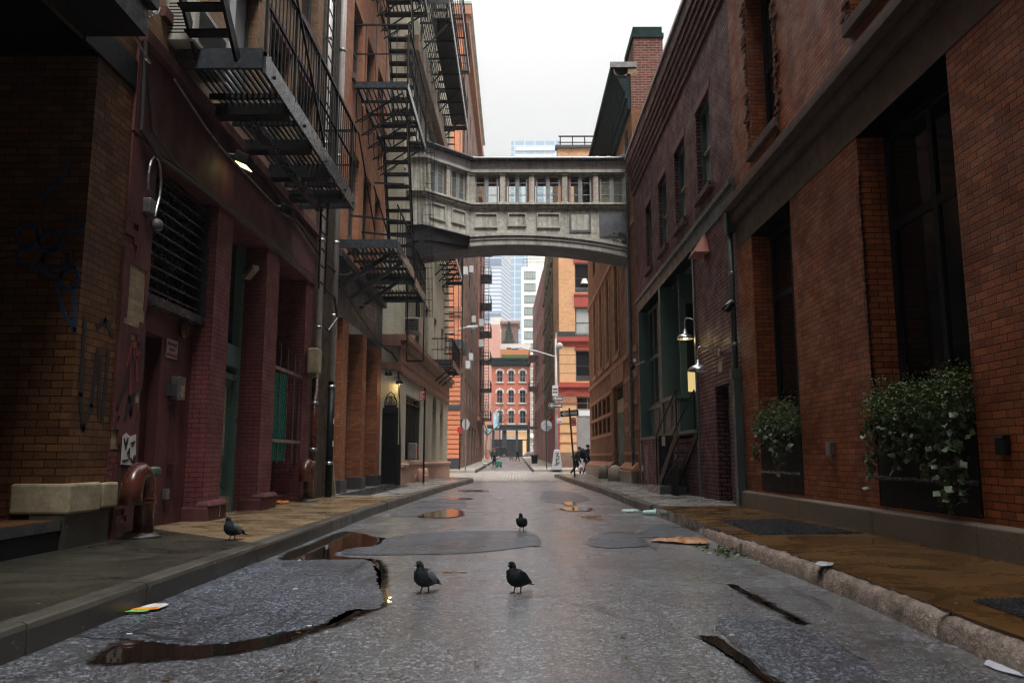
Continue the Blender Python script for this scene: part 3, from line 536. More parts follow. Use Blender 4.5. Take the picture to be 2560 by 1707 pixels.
b = MB(); b.fbox(FL, -1, 7.75, 5.4, 5.75, -0.66, 0.05); b.fbox(FL, -1, 7.85, 5.75, 5.9, -0.72, 0.05); b.fbox(FL, 7.75, 8.86, 5.36, 5.7, -0.03, 0.05)
b.build('canopy', M['iron'], r0)
b = MB().fbox(FL, -8, 8.85, 0.35, 0.44, -0.035, 0.0); b.build('dock_edge', M['iron_wet'], r0)
b = MB(); b.fbox(FL, 8.0, 8.62, 0.5, 0.8, -0.1, 0.5); b.fbox(FL, 8.66, 9.0, 0.52, 0.79, -0.09, 0.2); b.build('stone_block', M['limestone'], r0, bevel=0.025)
for a in (-5, -1.4, 2.2, 5.6): winpart(r0, FL, a, a + 1.4, 7, 10, 0.2, M['green_paint'], M['glass'], 0, 1)
b = MB().tube([(-5.6, 8.0, 0.45), (-5.6, 8.0, 5.35)], 0.05); b.build('drain_pipe', M['green_paint'], r0)
# sprayed tags, kept as thin paint strokes on the brick
M['paint_blue'] = plain('blue_spray_paint', (0.012, 0.06, 0.15), 0.6); M['paint_black'] = plain('black_spray_paint', (0.012, 0.012, 0.016), 0.5); M['paint_red'] = plain('red_spray_paint', (0.2, 0.03, 0.018), 0.6); M['paint_white'] = plain('white_spray_paint', (0.5, 0.5, 0.52), 0.6)
def strokes(F, sts, wd, d=-0.006):
    b = MB()
    for st in sts:
        for p, q in zip(st, st[1:]):
            P, Q = Vector(F.p(p[0], p[1], d)), Vector(F.p(q[0], q[1], d)); ax = (Q - P).normalized(); nn = Vector((F.n[0], F.n[1], 0)); s_ = ax.cross(nn).normalized() * wd / 2; e = ax * wd * 0.3
            b.extr([P - s_ - e, P + s_ - e, Q + s_ + e, Q - s_ + e], nn * 0.004)
    return b
def ring(ca, cz, ra, rz, n=12, t0=0, t1=1): return [(ca + ra * math.cos(2 * math.pi * (t0 + (t1 - t0) * i / n)), cz + rz * math.sin(2 * math.pi * (t0 + (t1 - t0) * i / n))) for i in range(n + 1)]
FD = Face(0, 8.07, 1, 0, 0, 1)    # return of the dock facing the camera
sb = strokes(FD, [ring(-4.62, 3.45, 0.1, 0.09), ring(-4.85, 3.3, 0.12, 0.1), ring(-4.78, 3.1, 0.13, 0.1), ring(-5.1, 3.35, 0.12, 0.12), ring(-5.05, 3.12, 0.14, 0.1), ring(-4.62, 2.9, 0.09, 0.12), [(-5.0, 3.75), (-4.8, 3.95), (-4.72, 4.2)], [(-4.75, 2.85), (-4.66, 2.55), (-4.52, 2.35), (-4.56, 2.8)], [(-4.98, 3.0), (-4.75, 2.9), (-4.55, 3.05)]], 0.035)
split_build(sb, 'graffiti', M['paint_blue'], r0, 0.1, label='blue looping graffiti tag')
strokes(FL, [[(8.2, 2.5), (8.22, 1.7), (8.32, 1.35), (8.45, 1.6), (8.5, 2.2)], [(8.45, 2.45), (8.6, 2.55), (8.8, 2.4)], [(8.55, 2.1), (8.62, 1.5)], [(8.72, 2.2), (8.7, 1.45)]], 0.07).build('graffiti', M['paint_black'], r0, label='black graffiti letters on the brick pier')
MB().fbox(FL, 8.02, 8.9, 0.0, 0.5, -0.05, 0.3).build('pier_base', M['kerb_l'], r0)
solo('dock_step', MB().fbox(FL, 5.0, 8.0, 0.0, 0.34, -0.02, 0.12), M['iron'], 'black steel step plate under the dock edge at far left', 'step')

# ---- maroon painted building with the big fire escape
r1 = thing('maroon_building', 'maroon painted brick building with brick pillars and tan brick upper floors', 'building', (-4.5, 13, 0))
TOP = 26
b = MB(); b.wall(FL, 8.88, 17.45, 0.0, 5.4, [(9.54, 11.68, 0.0, 4.85, 0.5), (12.33, 14.12, 0.0, 4.85, 0.75), (14.87, 16.85, 0.0, 4.85, 0.6)], 0.5, 8, True, False); b.build('pier_wall', M['brick_maroon'], r1)
# peeled render on the first pier
def blob(F, ca, cz, ra, rz, d0, d1, seed, n=22):
    r = random.Random(seed); pts = []
    for i in range(n):
        t = 2 * math.pi * i / n; k = r.uniform(0.65, 1.1); pts.append(F.p(ca + ra * k * math.cos(t), cz + rz * k * math.sin(t), d0))
    nn = Vector((F.n[0], F.n[1], 0)) * (d1 - d0); return MB().extr(pts, nn)
b = MB(); rr = random.Random(5)
A0, A1 = 8.9, 9.53; cols = 9; rows = 62
def peeled(a, z):
    n = 0.35 * math.sin(9 * a + 2.1 * z) + 0.3 * math.sin(5.1 * z - 4 * a) + 0.25 * math.sin(13 * z + 7 * a)
    return (2.55 < z < 3.3 and abs(a - 9.22 + 0.05 * n) < 0.22) or (n > 0.42 and z < 3.8) or z < 0.15 or (z < 1.35 and a < 9.02)
for i in range(cols):
    for j in range(rows):
        a = A0 + (A1 - A0) * i / cols; z = 0.16 + 5.0 * j / rows; ea, ez = (A1 - A0) / cols, 5.0 / rows
        if peeled(a + ea / 2, z + ez / 2): continue
        b.fbox(FL, a - 0.003, a + ea + 0.003, z - 0.003, z + ez + 0.003, -0.022 - 0.004 * math.sin(7 * a + 5 * z), -0.001)
b.build('peeling_render', M['maroon'], r1, weld=True)
b = MB(); b.fbox(FL, 8.92, 9.5, 1.15, 3.35, -0.006, -0.001); b.build('bare_brick', brick('bare_pale_brick', (0.42, 0.34, 0.2), (0.28, 0.2, 0.12), (0.3, 0.25, 0.18), dirt=0.6), r1)
# first bay: louvre over a door
b = MB()
b.fbox(FL, 9.54, 9.62, 0.16, 3.0, 0.2, 0.5); b.fbox(FL, 10.66, 11.68, 0.16, 3.0, 0.28, 0.5); b.fbox(FL, 9.62, 10.66, 2.66, 3.0, 0.22, 0.5); b.build('door_surround', M['maroon'], r1)
d = MB().fbox(FL, 9.62, 10.66, 0.16, 2.66, 0.42, 0.48).build('door', M['maroon_door'], r1)
b = MB(); b.fbox(FL, 9.7, 9.75, 0.98, 1.22, 0.36, 0.43); b.tube([FL.p(9.72, 1.05, 0.36), FL.p(9.82, 1.03, 0.35)], 0.012); b.build('handle', M['steel'], d)
MB().lathe(FL.p(9.85, 2.3, 0.42), [(0.035, -0.005), (0.035, 0.012)], 12, 'x').build('plate', M['steel'], d)
b = MB(); b.fbox(FL, 9.54, 11.68, 3.0, 3.12, 0.12, 0.4); b.fbox(FL, 9.54, 9.6, 3.12, 4.85, 0.12, 0.4); b.fbox(FL, 11.62, 11.68, 3.12, 4.85, 0.12, 0.4); b.fbox(FL, 9.54, 11.68, 3.12, 4.85, 0.42, 0.46)
for i in range(11):
    z = 3.18 + i * 0.155; b.hexa([FL.p(9.6, z, 0.16), FL.p(11.62, z, 0.16), FL.p(11.62, z + 0.11, 0.36), FL.p(9.6, z + 0.11, 0.36), FL.p(9.6, z + 0.022, 0.16), FL.p(11.62, z + 0.022, 0.16), FL.p(11.62, z + 0.132, 0.36), FL.p(9.6, z + 0.132, 0.36)])
b.build('louvre', M['iron_wet'], r1)
for a0, a1 in ((11.66, 12.35), (14.1, 14.9)):
    b = MB(); b.fbox(FL, a0 - 0.04, a1 + 0.04, 0.1, 0.36, -0.1, 0.3); b.taper(-4.62, a0 - 0.04, 0.36, -4.2 - 0.15, a1 + 0.04, 0.44, 0.05, 0.05); b.build('pillar_base', M['maroon'], r1, bevel=0.03)
strokes(Face(-4.4, 0, 0, 1, -1, 0), [[(12.05, 0.38), (12.1, 0.32), (12.08, 0.2)]], 0.02).build('paint_drip', M['paint_white'], r1)
# second bay: green door under a fixed light
b = MB(); b.fbox(FL, 12.33, 14.12, 0.0, 4.85, 0.74, 0.78); b.build('recess_back', M['maroon_door'], r1)  # shade of the recess is put into a darker maroon
b = MB(); b.fbox(FL, 13.25, 13.4, 0.16, 4.85, 0.4, 0.6); b.fbox(FL, 14.02, 14.12, 0.16, 4.85, 0.4, 0.6); b.fbox(FL, 13.4, 14.02, 2.62, 3.0, 0.4, 0.6); b.fbox(FL, 13.4, 14.02, 2.4, 2.5, 0.42, 0.6); b.build('door_frame', M['green_paint_lit'], r1)
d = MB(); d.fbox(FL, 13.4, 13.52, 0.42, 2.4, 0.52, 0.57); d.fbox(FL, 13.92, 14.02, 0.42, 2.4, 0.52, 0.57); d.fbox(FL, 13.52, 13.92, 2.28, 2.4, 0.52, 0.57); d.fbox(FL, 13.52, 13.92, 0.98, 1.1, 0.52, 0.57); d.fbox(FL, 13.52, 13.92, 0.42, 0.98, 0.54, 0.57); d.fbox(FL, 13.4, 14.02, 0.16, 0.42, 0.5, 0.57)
d = d.build('door', M['green_paint_lit'], r1, label='dark green door with a papered glass panel')
M['papered'] = surf('brown_paper_behind_glass', (0.5, 0.42, 0.28), (0.14, 0.42, 0.34), 0.25, 7, bst=0, amt=(0.48, 0.6)); MB().fbox(FL, 13.52, 13.92, 1.1, 2.28, 0.545, 0.56).build('pane', M['papered'], d)
MB().tube([FL.p(13.47, 1.15, 0.5), FL.p(13.47, 1.3, 0.46), FL.p(13.47, 1.45, 0.5)], 0.012).build('handle', M['steel'], d)
b = MB().fbox(FL, 13.4, 14.02, 2.95, 4.85, 0.54, 0.56).build('transom_light', M['glass'], r1)
MB().fbox(FL, 13.35, 14.1, 0.16, 0.4, 0.44, 0.5).build('door_sill', M['limestone'], r1)
# third bay: recess
b = MB(); b.fbox(FL, 14.87, 16.85, 0.0, 4.85, 0.58, 0.62); b.fbox(FL, 14.87, 16.85, 0.1, 0.3, 0.2, 0.58); b.build('recess_back', M['maroon'], r1)
# frieze, string course, upper floors
b = MB(); b.fbox(FL, 8.88, 17.45, 4.86, 6.0, -0.03, 0.1); b.fbox(FL, 8.88, 17.45, 5.98, 6.14, -0.12, 0.1); b.build('frieze', M['maroon'], r1)
ups = [(a, a + 1.32, z, z + 2.3) for a in (9.5, 11.68, 13.72, 15.62) for z in (6.75, 10.3, 13.8, 17.3)]
b = MB(); b.wall(FL, 8.88, 17.45, 5.4, TOP, ups, 0.28, 8); b.build('upper_wall', M['brick_tan'], r1)
b = MB()
for a0, a1, z0, z1 in ups: b.fbox(FL, a0 - 0.12, a1 + 0.12, z1 + 0.005, z1 + 0.28, -0.015, 0.1); b.fbox(FL, a0 - 0.1, a1 + 0.1, z0 - 0.14, z0 - 0.005, -0.07, 0.1)
split_build(b, 'window_trim', M['maroon'], r1)
for i, (a0, a1, z0, z1) in enumerate(ups): winpart(r1, FL, a0, a1, z0, z1, 0.16, M['green_grey'], M['glass_pale'] if i in (4,) else M['glass'], 0, 1)  # one paler pane has its sky reflection painted in

# ---- things hung on the maroon front
def on(F, a, z, d=0.0): return F.p(a, z, d)
al = thing('alarm_bell', 'round red alarm bell above the white notice', 'alarm bell', FL.p(11.25, 2.86, 0.28))
MB().lathe(FL.p(11.25, 2.86, 0.28), [(0.09, 0.0), (0.12, 0.03), (0.125, 0.06), (0.1, 0.085), (0.05, 0.095)], 20, 'x').build('gong', M['pipe_brown'], al, smooth=True)
MB().fbox(FL, 11.2, 11.3, 2.81, 2.91, 0.19, 0.21).build('logo_plate', M['maroon_door'], al)
nt = thing('notice', 'white notice with red lettering on the maroon recess', 'sign', FL.p(10.96, 2.55, 0.28))
M['sign_dirty'] = surf('grimy_white_enamel', (0.34, 0.31, 0.29), (0.2, 0.18, 0.165), 0.5, 8); M['sign_white'] = plain('white_sign_enamel', (0.62, 0.6, 0.58), 0.4); M['sign_red'] = plain('red_sign_enamel', (0.5, 0.03, 0.035), 0.4); M['sign_black'] = plain('black_sign_paint', (0.012, 0.012, 0.012), 0.45); M['sign_green'] = plain('dark_green_post', (0.012, 0.035, 0.028), 0.4)
FRM = lambda x, y, z: Matrix.Translation((x, y, z)) @ Matrix.Rotation(R_(90), 4, 'Z') @ Matrix.Rotation(R_(90), 4, 'X')   # reads on a wall that faces +x
FLM = lambda x, y, z: Matrix.Translation((x, y, z)) @ Matrix.Rotation(R_(-90), 4, 'Z') @ Matrix.Rotation(R_(90), 4, 'X')  # reads on a wall that faces -x
MB().fbox(FL, 10.78, 11.14, 2.42, 2.68, 0.265, 0.278).build('board', M['sign_dirty'], nt)
b = MB()
for k, (n_, w_) in enumerate(((11, 0.30), (6, 0.2), (14, 0.32))):
    for i in range(n_):
        a = 10.96 - w_ / 2 + w_ * i / n_; z = 2.62 - 0.075 * k; b.fbox(FL, a, a + w_ / n_ * 0.72, z - 0.025, z + 0.025 - 0.012 * ((i * 7 + k) % 3), 0.261, 0.2645)
b.build('lettering', M['paint_red'], nt)
ic = thing('intercom', 'grey steel intercom box with keypad beside the dark maroon door', 'intercom', FL.p(11.1, 2.0, 0.28))
MB().fbox(FL, 11.02, 11.24, 1.86, 2.18, 0.16, 0.279).build('housing', M['steel'], ic, bevel=0.01)
MB().fbox(FL, 10.88, 11.01, 1.9, 2.06, 0.19, 0.279).build('keypad', M['fascia'], ic)
b = MB()
for i in range(4): b.fbox(FL, 11.1, 11.19, 1.9 + 0.04 * i, 1.925 + 0.04 * i, 0.152, 0.159)
b.build('buttons', M['limestone'], ic)
solo('outlet_box', MB().fbox(FL, 10.95, 11.07, 0.5, 0.64, 0.22, 0.279), M['steel'], 'small grey outlet box low on the maroon recess', 'outlet box', bevel=0.008)
solo('outlet_box', MB().fbox(FL, 11.08, 11.17, 0.86, 0.98, 0.2, 0.279), M['maroon_door'], 'small dark box above the grey outlet box', 'outlet box', bevel=0.008)
st = thing('poster', 'torn white paper poster on the peeling maroon pier', 'poster', FL.p(9.28, 1.15, -0.03))
MB().extr([FL.p(9.12, 0.98, -0.03), FL.p(9.4, 0.97, -0.03), FL.p(9.46, 1.1, -0.03), FL.p(9.44, 1.33, -0.03), FL.p(9.3, 1.3, -0.03), FL.p(9.2, 1.34, -0.03), FL.p(9.12, 1.3, -0.03)], (0.003, 0, 0)).build('paper', M['sign_white'], st)
strokes(Face(-4.466, 0, 0, 1, -1, 0), [[(9.15, 1.27), (9.19, 1.2), (9.24, 1.28), (9.2, 1.16)], [(9.32, 1.22), (9.41, 1.24), (9.36, 1.19)], [(9.34, 1.05), (9.4, 1.0), (9.42, 1.08)], [(9.15, 1.02), (9.26, 1.03)], [(9.25, 1.1), (9.29, 1.16), (9.3, 1.04)]], 0.022).build('print', M['sign_black'], st)
solo('graffiti_tag', strokes(Face(-4.474, 0, 0, 1, -1, 0), [[(8.96, 1.62), (9.2, 2.05), (9.42, 2.4)], [(9.15, 1.5), (9.22, 1.75), (9.28, 1.55), (9.34, 1.8)]], 0.06), M['paint_black'], 'slanting black graffiti stroke on the peeling maroon pier', 'graffiti')
solo('graffiti_tag', strokes(Face(-4.472, 0, 0, 1, -1, 0), [[(9.1, 2.1), (9.2, 2.4), (9.28, 2.2), (9.4, 2.3)], [(9.3, 2.4), (9.36, 1.95)], [(9.2, 2.1), (9.22, 1.8)]], 0.03), M['paint_red'], 'red graffiti scrawl on the peeling maroon pier', 'graffiti')
def flood(a, z, x, on_, lb):
    f = thing('flood_light', lb, 'flood light', (x, a, z))
    MB().tube([(-4.47, a, z + 0.12), (x - 0.08, a, z + 0.1)], 0.02).build('arm', M['steel'], f)
    b = MB(); b.hexa([(x - 0.12, a - 0.14, z - 0.02), (x + 0.1, a - 0.17, z - 0.12), (x + 0.1, a + 0.17, z - 0.12), (x - 0.12, a + 0.14, z - 0.02), (x - 0.1, a - 0.1, z + 0.16), (x + 0.12, a - 0.13, z + 0.05), (x + 0.12, a + 0.13, z + 0.05), (x - 0.1, a + 0.1, z + 0.16)]); b.build('housing', M['iron'], f, bevel=0.01)
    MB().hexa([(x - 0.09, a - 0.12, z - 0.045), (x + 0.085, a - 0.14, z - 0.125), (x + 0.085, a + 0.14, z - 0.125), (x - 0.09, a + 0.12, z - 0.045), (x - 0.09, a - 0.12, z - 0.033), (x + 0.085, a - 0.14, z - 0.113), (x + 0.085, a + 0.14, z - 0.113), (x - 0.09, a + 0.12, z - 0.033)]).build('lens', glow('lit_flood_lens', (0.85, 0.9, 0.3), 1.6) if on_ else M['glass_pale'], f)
    return f
flood(11.75, 5.58, -4.18, True, 'lit flood light glowing yellow under the big fire escape')
flood(14.3, 5.58, -4.22, False, 'unlit black flood light further along the maroon frieze')
b = MB().tube([FL.p(9.6, 5.85, -0.14), FL.p(10.9, 5.75, -0.06), FL.p(11.6, 5.7, -0.05), FL.p(14.2, 5.7, -0.05)], 0.014)
solo('conduit', b, M['steel'], 'thin grey conduit joining the two flood lights', 'conduit')
fw = thing('wall_lamp', 'slanted pale bulkhead lamp beside the green door bay', 'wall lamp', (-4.75, 14.12, 4.35))
MB().bar((-4.85, 14.08, 4.28), (-4.62, 13.86, 4.42), 0.12, 0.08).build('housing', M['limestone'], fw); MB().bar((-4.85, 14.12, 4.36), (-4.8, 14.05, 4.32), 0.05, 0.05).build('bracket', M['iron'], fw)
# conduit loop with a bulb
M['grey_dark'] = plain('weathered_dark_grey', (0.09, 0.085, 0.08), 0.5)
lb_ = thing('dome_lamp', 'grey dome lamp below a looped conduit on the peeling pier', 'lamp', FL.p(9.35, 3.9, -0.05))
MB().fbox(FL, 9.24, 9.4, 3.98, 4.16, -0.11, 0).build('junction_box', M['steel'], lb_, bevel=0.01)
MB().lathe(FL.p(9.42, 3.86, -0.12), [(0.02, 0.09), (0.065, 0.06), (0.075, 0.01), (0.07, -0.03), (0.045, -0.06), (0.0, -0.075)], 14).build('globe', M['grey_dark'], lb_, smooth=True)
MB().tube([FL.p(9.28 + 0.16 + 0.17 * math.cos(t), 4.42 + 0.34 * math.sin(t), -0.05) for t in [3.6 - 0.31 * i for i in range(15)]] + [FL.p(9.5, 4.0, -0.05)], 0.018).build('conduit', M['steel'], lb_)
# window guard with lattice
wg = thing('window_guard', 'iron bar window guard backed by sea green lattice', 'window guard', FL.p(15.9, 1.9, -0.02))
b = MB()
for k, a in enumerate((15.25, 15.75, 16.25, 16.65)): b.tube([FL.p(a, 0.95, 0.02), FL.p(a, 3.25 - 0.05 * k, 0.02)], 0.014, 6)
b.build('bars', M['green_grey'], wg)
for z in (1.35, 2.72): MB().fbox(FL, 14.88, 16.8, z, z + 0.06, 0.0, 0.04).build('rail', M['steel'], wg)
b = MB(); L0, L1, Z0, Z1 = 14.95, 15.95, 1.0, 2.68
for s_ in (1, -1):
    for i in range(-14, 16):
        a = L0 + 0.13 * i; p, q = [a, Z0], [a + (Z1 - Z0) * 0.8, Z1]
        if p[0] < L0: p[1] += (L0 - p[0]) / 0.8; p[0] = L0
        if q[0] > L1: q[1] -= (q[0] - L1) / 0.8; q[0] = L1
        if p[0] >= q[0]: continue
        if s_ < 0: p[0], q[0] = L0 + L1 - p[0], L0 + L1 - q[0]
        b.bar(FL.p(p[0], p[1], 0.09 + 0.012 * s_), FL.p(q[0], q[1], 0.09 + 0.012 * s_), 0.012, 0.04, (1, 0, 0))
b.build('lattice', M['green_lattice'], wg)
# standpipes
def siamese(y, x, top, lb, green):
    s_ = thing('standpipe', lb, 'standpipe', (x, y, 0.16)); R = 0.108; pts = [(x + 0.0, y + 0.1, 0.12), (x, y + 0.1, top - 0.28)]
    for i in range(1, 8): t = math.pi * i / 8 * 1.05; pts.append((x - 0.0, y + 0.1 - 0.17 * (1 - math.cos(t)), top - 0.28 + 0.2 * math.sin(t)))
    pts.append((x, y - 0.25, top - 0.44))
    MB().tube(pts, [R] * 2 + [R * 1.02] * 5 + [R * 1.08] * 2 + [R * 1.15], 16).build('elbow', M['pipe_brown'], s_, smooth=True)
    b = MB()
    for z in (0.55, 0.6): b.lathe((x, y + 0.1, z * top), [(R * 1.09, 0), (R * 1.12, 0.012), (R * 1.09, 0.024)], 18)
    b.build('collar', M['pipe_brown'], s_)
    MB().lathe((x - 0.02, y + 0.2, top - 0.1), [(0.11, -0.02), (0.13, 0.0), (0.13, 0.05), (0.1, 0.075)], 16).build('cap', M['teal_wood'] if green else M['iron'], s_)
    MB().lathe((x - 0.05, y + 0.12, 0.16), [(0.24, 0), (0.2, 0.03), (0.14, 0.07), (0.11, 0.08)], 14).build('mortar_foot', M['kerb_l'], s_, smooth=True)
siamese(9.14, -4.22, 0.98, 'large red brown standpipe elbow by the dark maroon door', True)
siamese(16.75, -4.3, 1.02, 'red brown standpipe elbow with a green patch past the lattice window', True)
# downpipes
def downpipe(y, x, z0, z1, r, m, lb, br=(), name='downpipe'):
    d = thing(name, lb, 'pipe', (x, y, z0)); MB().tube([(x, y, z0), (x, y, z1)], r, 12).build('pipe', m, d, smooth=True)
    for z in br: MB().lathe((x, y, z), [(r * 1.12, 0), (r * 1.25, 0.02), (r * 1.25, 0.05), (r * 1.12, 0.07)], 12).build('clamp', M['steel'], d)
    return d
downpipe(17.55, -4.38, 3.0, 16, 0.07, M['white_pipe'], 'pale downpipe ending in the white box past the maroon corner', (3.9, 5.9, 8.2, 10.8))
downpipe(17.35, -4.36, 0.16, 2.9, 0.075, M['pipe_brown'], 'red brown lower pipe under the white box', (1.2, 2.2))
downpipe(18.85, -4.35, 2.9, 19, 0.075, M['white_pipe'], 'long pale grey downpipe on the dark brick strip', (4.4, 6.2, 8.4, 11.2, 13.9))
p = downpipe(18.95, -4.37, 0.16, 2.86, 0.085, M['iron'], 'black cast iron foot pipe with stickers under the pale downpipe', (0.9, 2.7))
MB().fbox(Face(-4.282, 0, 0, 1, -1, 0), 18.86, 18.95, 1.85, 1.97, 0, 0.004).build('sticker', M['sign_white'], p); MB().fbox(Face(-4.282, 0, 0, 1, -1, 0), 18.85, 18.96, 1.32, 1.46, 0, 0.004).build('sticker', M['sign_white'], p)
wb = thing('meter_box', 'white rounded meter box at the end of the maroon building', 'box', (-4.35, 17.1, 3.1)); MB().box(-4.46, 16.95, 2.85, -4.22, 17.3, 3.4).build('housing', M['limestone'], wb, bevel=0.04); MB().box(-4.44, 17.0, 2.76, -4.26, 17.25, 2.85).build('bracket', M['steel'], wb)
solo('plank', MB().bar((-4.35, 18.92, 1.32), (-4.27, 19.2, 0.17), 0.07, 0.03), M['limestone'], 'pale wooden plank leaning on the black foot pipe', 'plank')
# cables along the frieze
def sag(p, q, s_, n=10): p, q = Vector(p), Vector(q); return [p.lerp(q, i / n) + Vector((0, 0, -s_ * 4 * (i / n) * (1 - i / n))) for i in range(n + 1)]
def run(name, pts, r, m, lb): solo(name, MB().tube(pts, r, 6), m, lb, 'cable')
run('cable', [(-4.42, 8.9, 6.0), (-4.42, 8.95, 4.9)] + sag((-4.42, 9.5, 4.75), (-4.38, 17.6, 4.95), -0.06, 16) + [(-4.2, 18.2, 4.75), (-4.15, 18.35, 4.3), (-4.3, 18.1, 3.95), (-4.42, 17.6, 4.1)], 0.03, M['cable'], 'thickest black cable looping along the base of the maroon frieze')
run('cable', [(-4.41, 8.98, 5.6), (-4.41, 9.2, 4.98)] + sag((-4.41, 9.9, 4.84), (-4.4, 17.6, 5.04), 0.05, 14), 0.018, M['cable'], 'thin dark cable just above the thickest cable on the maroon frieze')
run('cable', sag((-4.44, 10.4, 6.1), (-4.4, 17.7, 5.55), -0.1, 12) + sag((-4.35, 18.6, 5.5), (-4.3, 20.5, 5.9), 0.1), 0.03, M['cable'], 'black cable under the fire escape reaching the grey downpipes')
run('cable', sag((-3.75, 5.0, 6.2), (-4.2, 8.6, 5.55), 0.12) + [(-4.4, 8.9, 5.75)], 0.014, M['cable_pale'], 'pale slack cable hanging from the canopy at top left')
b = MB()
for i in range(5): b.tube([(-3.95 + 0.05 * math.sin(i), 8.0 + 0.07 * math.cos(2 * t) + 0.03 * i, 5.95 + 0.16 * math.sin(t)) for t in [0.63 * k for k in range(11)]], 0.012, 5)
solo('cable_coil', b, M['cable_pale'], 'pale coil of cable knotted at the canopy end', 'cable')
b = MB(); b.box(-4.62, 9.62, 6.4, -4.15, 10.8, 7.02)
ac = thing('air_conditioner', 'beige air conditioner in the first window over the canopy', 'air conditioner', (-4.4, 10.2, 6.7)); M['beige'] = plain('beige_sheet_metal', (0.42, 0.4, 0.34), 0.5); b.build('case', M['beige'], ac, bevel=0.015)
b = MB()
for i in range(14): b.box(-4.149, 9.75, 6.48 + i * 0.035, -4.142, 10.7, 6.492 + i * 0.035)
for s_ in (0, 1):
    for i in range(10): b.box(-4.5, 9.618 + 1.18 * s_, 6.5 + i * 0.045, -4.25, 9.622 + 1.18 * s_, 6.515 + i * 0.045)
b.build('grille', M['iron'], ac)
# ---- fire escapes
def platform(root, x0, x1, y0, y1, z, ns, cross, bh=0.2, hole=None, rail=True, rail_h=0.95, ends=(True, True), nb=0, outer=None, name='platform', sp=0.9):
    """grated balcony: slats along y, joists across, side beams, railing"""
    b = MB()
    for i in range(ns):
        x = x0 + 0.06 + (x1 - x0 - 0.12) * i / (ns - 1)
        if hole and hole[0] < x < hole[1]:
            b.box(x - 0.016, y0, z - 0.02, x + 0.016, hole[2], z + 0.02); b.box(x - 0.016, hole[3], z - 0.02, x + 0.016, y1, z + 0.02)
        else: b.box(x - 0.016, y0, z - 0.02, x + 0.016, y1, z + 0.02)
    for i in range(cross):
        y = y0 + 0.1 + (y1 - y0 - 0.2) * i / (cross - 1)
        if hole and hole[2] + 0.1 < y < hole[3] - 0.1: b.box(x0, y - 0.025, z - 0.1, hole[0], y + 0.025, z - 0.021)
        else: b.box(x0, y - 0.025, z - 0.1, x1, y + 0.025, z - 0.021)
    p = b.build(name, M['iron'], root)
    b = MB(); b.box(x1, y0 - 0.02, z - bh, x1 + 0.035, y1 + 0.02, z + 0.06); b.box(x0, y0 - 0.05, z - bh * 0.8, x1, y0 - 0.015, z + 0.05); b.box(x0, y1 + 0.015, z - bh * 0.8, x1, y1 + 0.05, z + 0.05); b.build('edge_beam', M['iron_wet'], p)
    if rail:
        b = MB(); xo = x1 + 0.015; zt = z + rail_h
        b.bar((xo, y0, zt), (xo, y1, zt), 0.05, 0.03); b.bar((xo, y0, z + rail_h * 0.5), (xo, y1, z + rail_h * 0.5), 0.04, 0.012)
        for e, y in zip(ends, (y0 - 0.03, y1 + 0.03)):
            if e:
                b.bar((x0, y, zt), (xo, y, zt), 0.04, 0.05); b.bar((x0, y, z + rail_h * 0.5), (xo, y, z + rail_h * 0.5), 0.012, 0.04)
                for k in range(1, max(3, int((x1 - x0) / 0.28))): x = x0 + (x1 - x0) * k / max(3, int((x1 - x0) / 0.28)); b.box(x - 0.008, y - 0.008, z, x + 0.008, y + 0.008, zt)
        n = nb or int((y1 - y0) / 0.17)
        for i in range(n + 1):
            y = y0 + (y1 - y0) * i / n; r_ = 0.02 if i % 8 == 0 else 0.008; b.box(xo - r_, y - r_, z, xo + r_, y + r_, zt)
        b.build('railing', M['iron'], root)
    return p
def bracket(root, x0, x1, y, z, drop=0.9, hook=True):
    b = MB(); b.bar((x1 - 0.1, y, z - 0.12), (x0, y, z - drop), 0.03, 0.045)
    if hook: b.tube([(x0 + 0.02, y, z - 0.1), (x0 + 0.02, y, z - drop * 0.75), (x0 + 0.06, y, z - drop * 0.95), (x0 + 0.18, y, z - drop * 0.98), (x0 + 0.5, y, z - drop * 0.72)], 0.016, 6)
    b.build('bracket', M['iron'], root)
def stair(root, x0, x1, ya, za, yb, zb, n, tread=0.2, rails=True, m=None):
    b = MB(); m = m or M['iron']
    for x in (x0, x1): b.bar((x, ya, za), (x, yb, zb), 0.02, 0.16)
    for i in range(1, n): t = i / n; y = ya + (yb - ya) * t; z = za + (zb - za) * t; b.box(x0, y - tread / 2, z - 0.02, x1, y + tread / 2, z + 0.02); b.box(x0, y - tread / 2 - 0.004, z - 0.045, x1, y - tread / 2 + 0.012, z + 0.02)
    if rails:
        for x in (x0, x1):
            b.bar((x, ya, za + 0.85), (x, yb, zb + 0.85), 0.035, 0.035); b.bar((x, ya, za + 0.45), (x, yb, zb + 0.45), 0.02, 0.02)
            for i in range(0, n + 1, 3): t = i / n; b.bar((x, ya + (yb - ya) * t, za + (zb - za) * t), (x, ya + (yb - ya) * t, za + (zb - za) * t + 0.85), 0.022, 0.022)
    return b.build('stair', m, root)
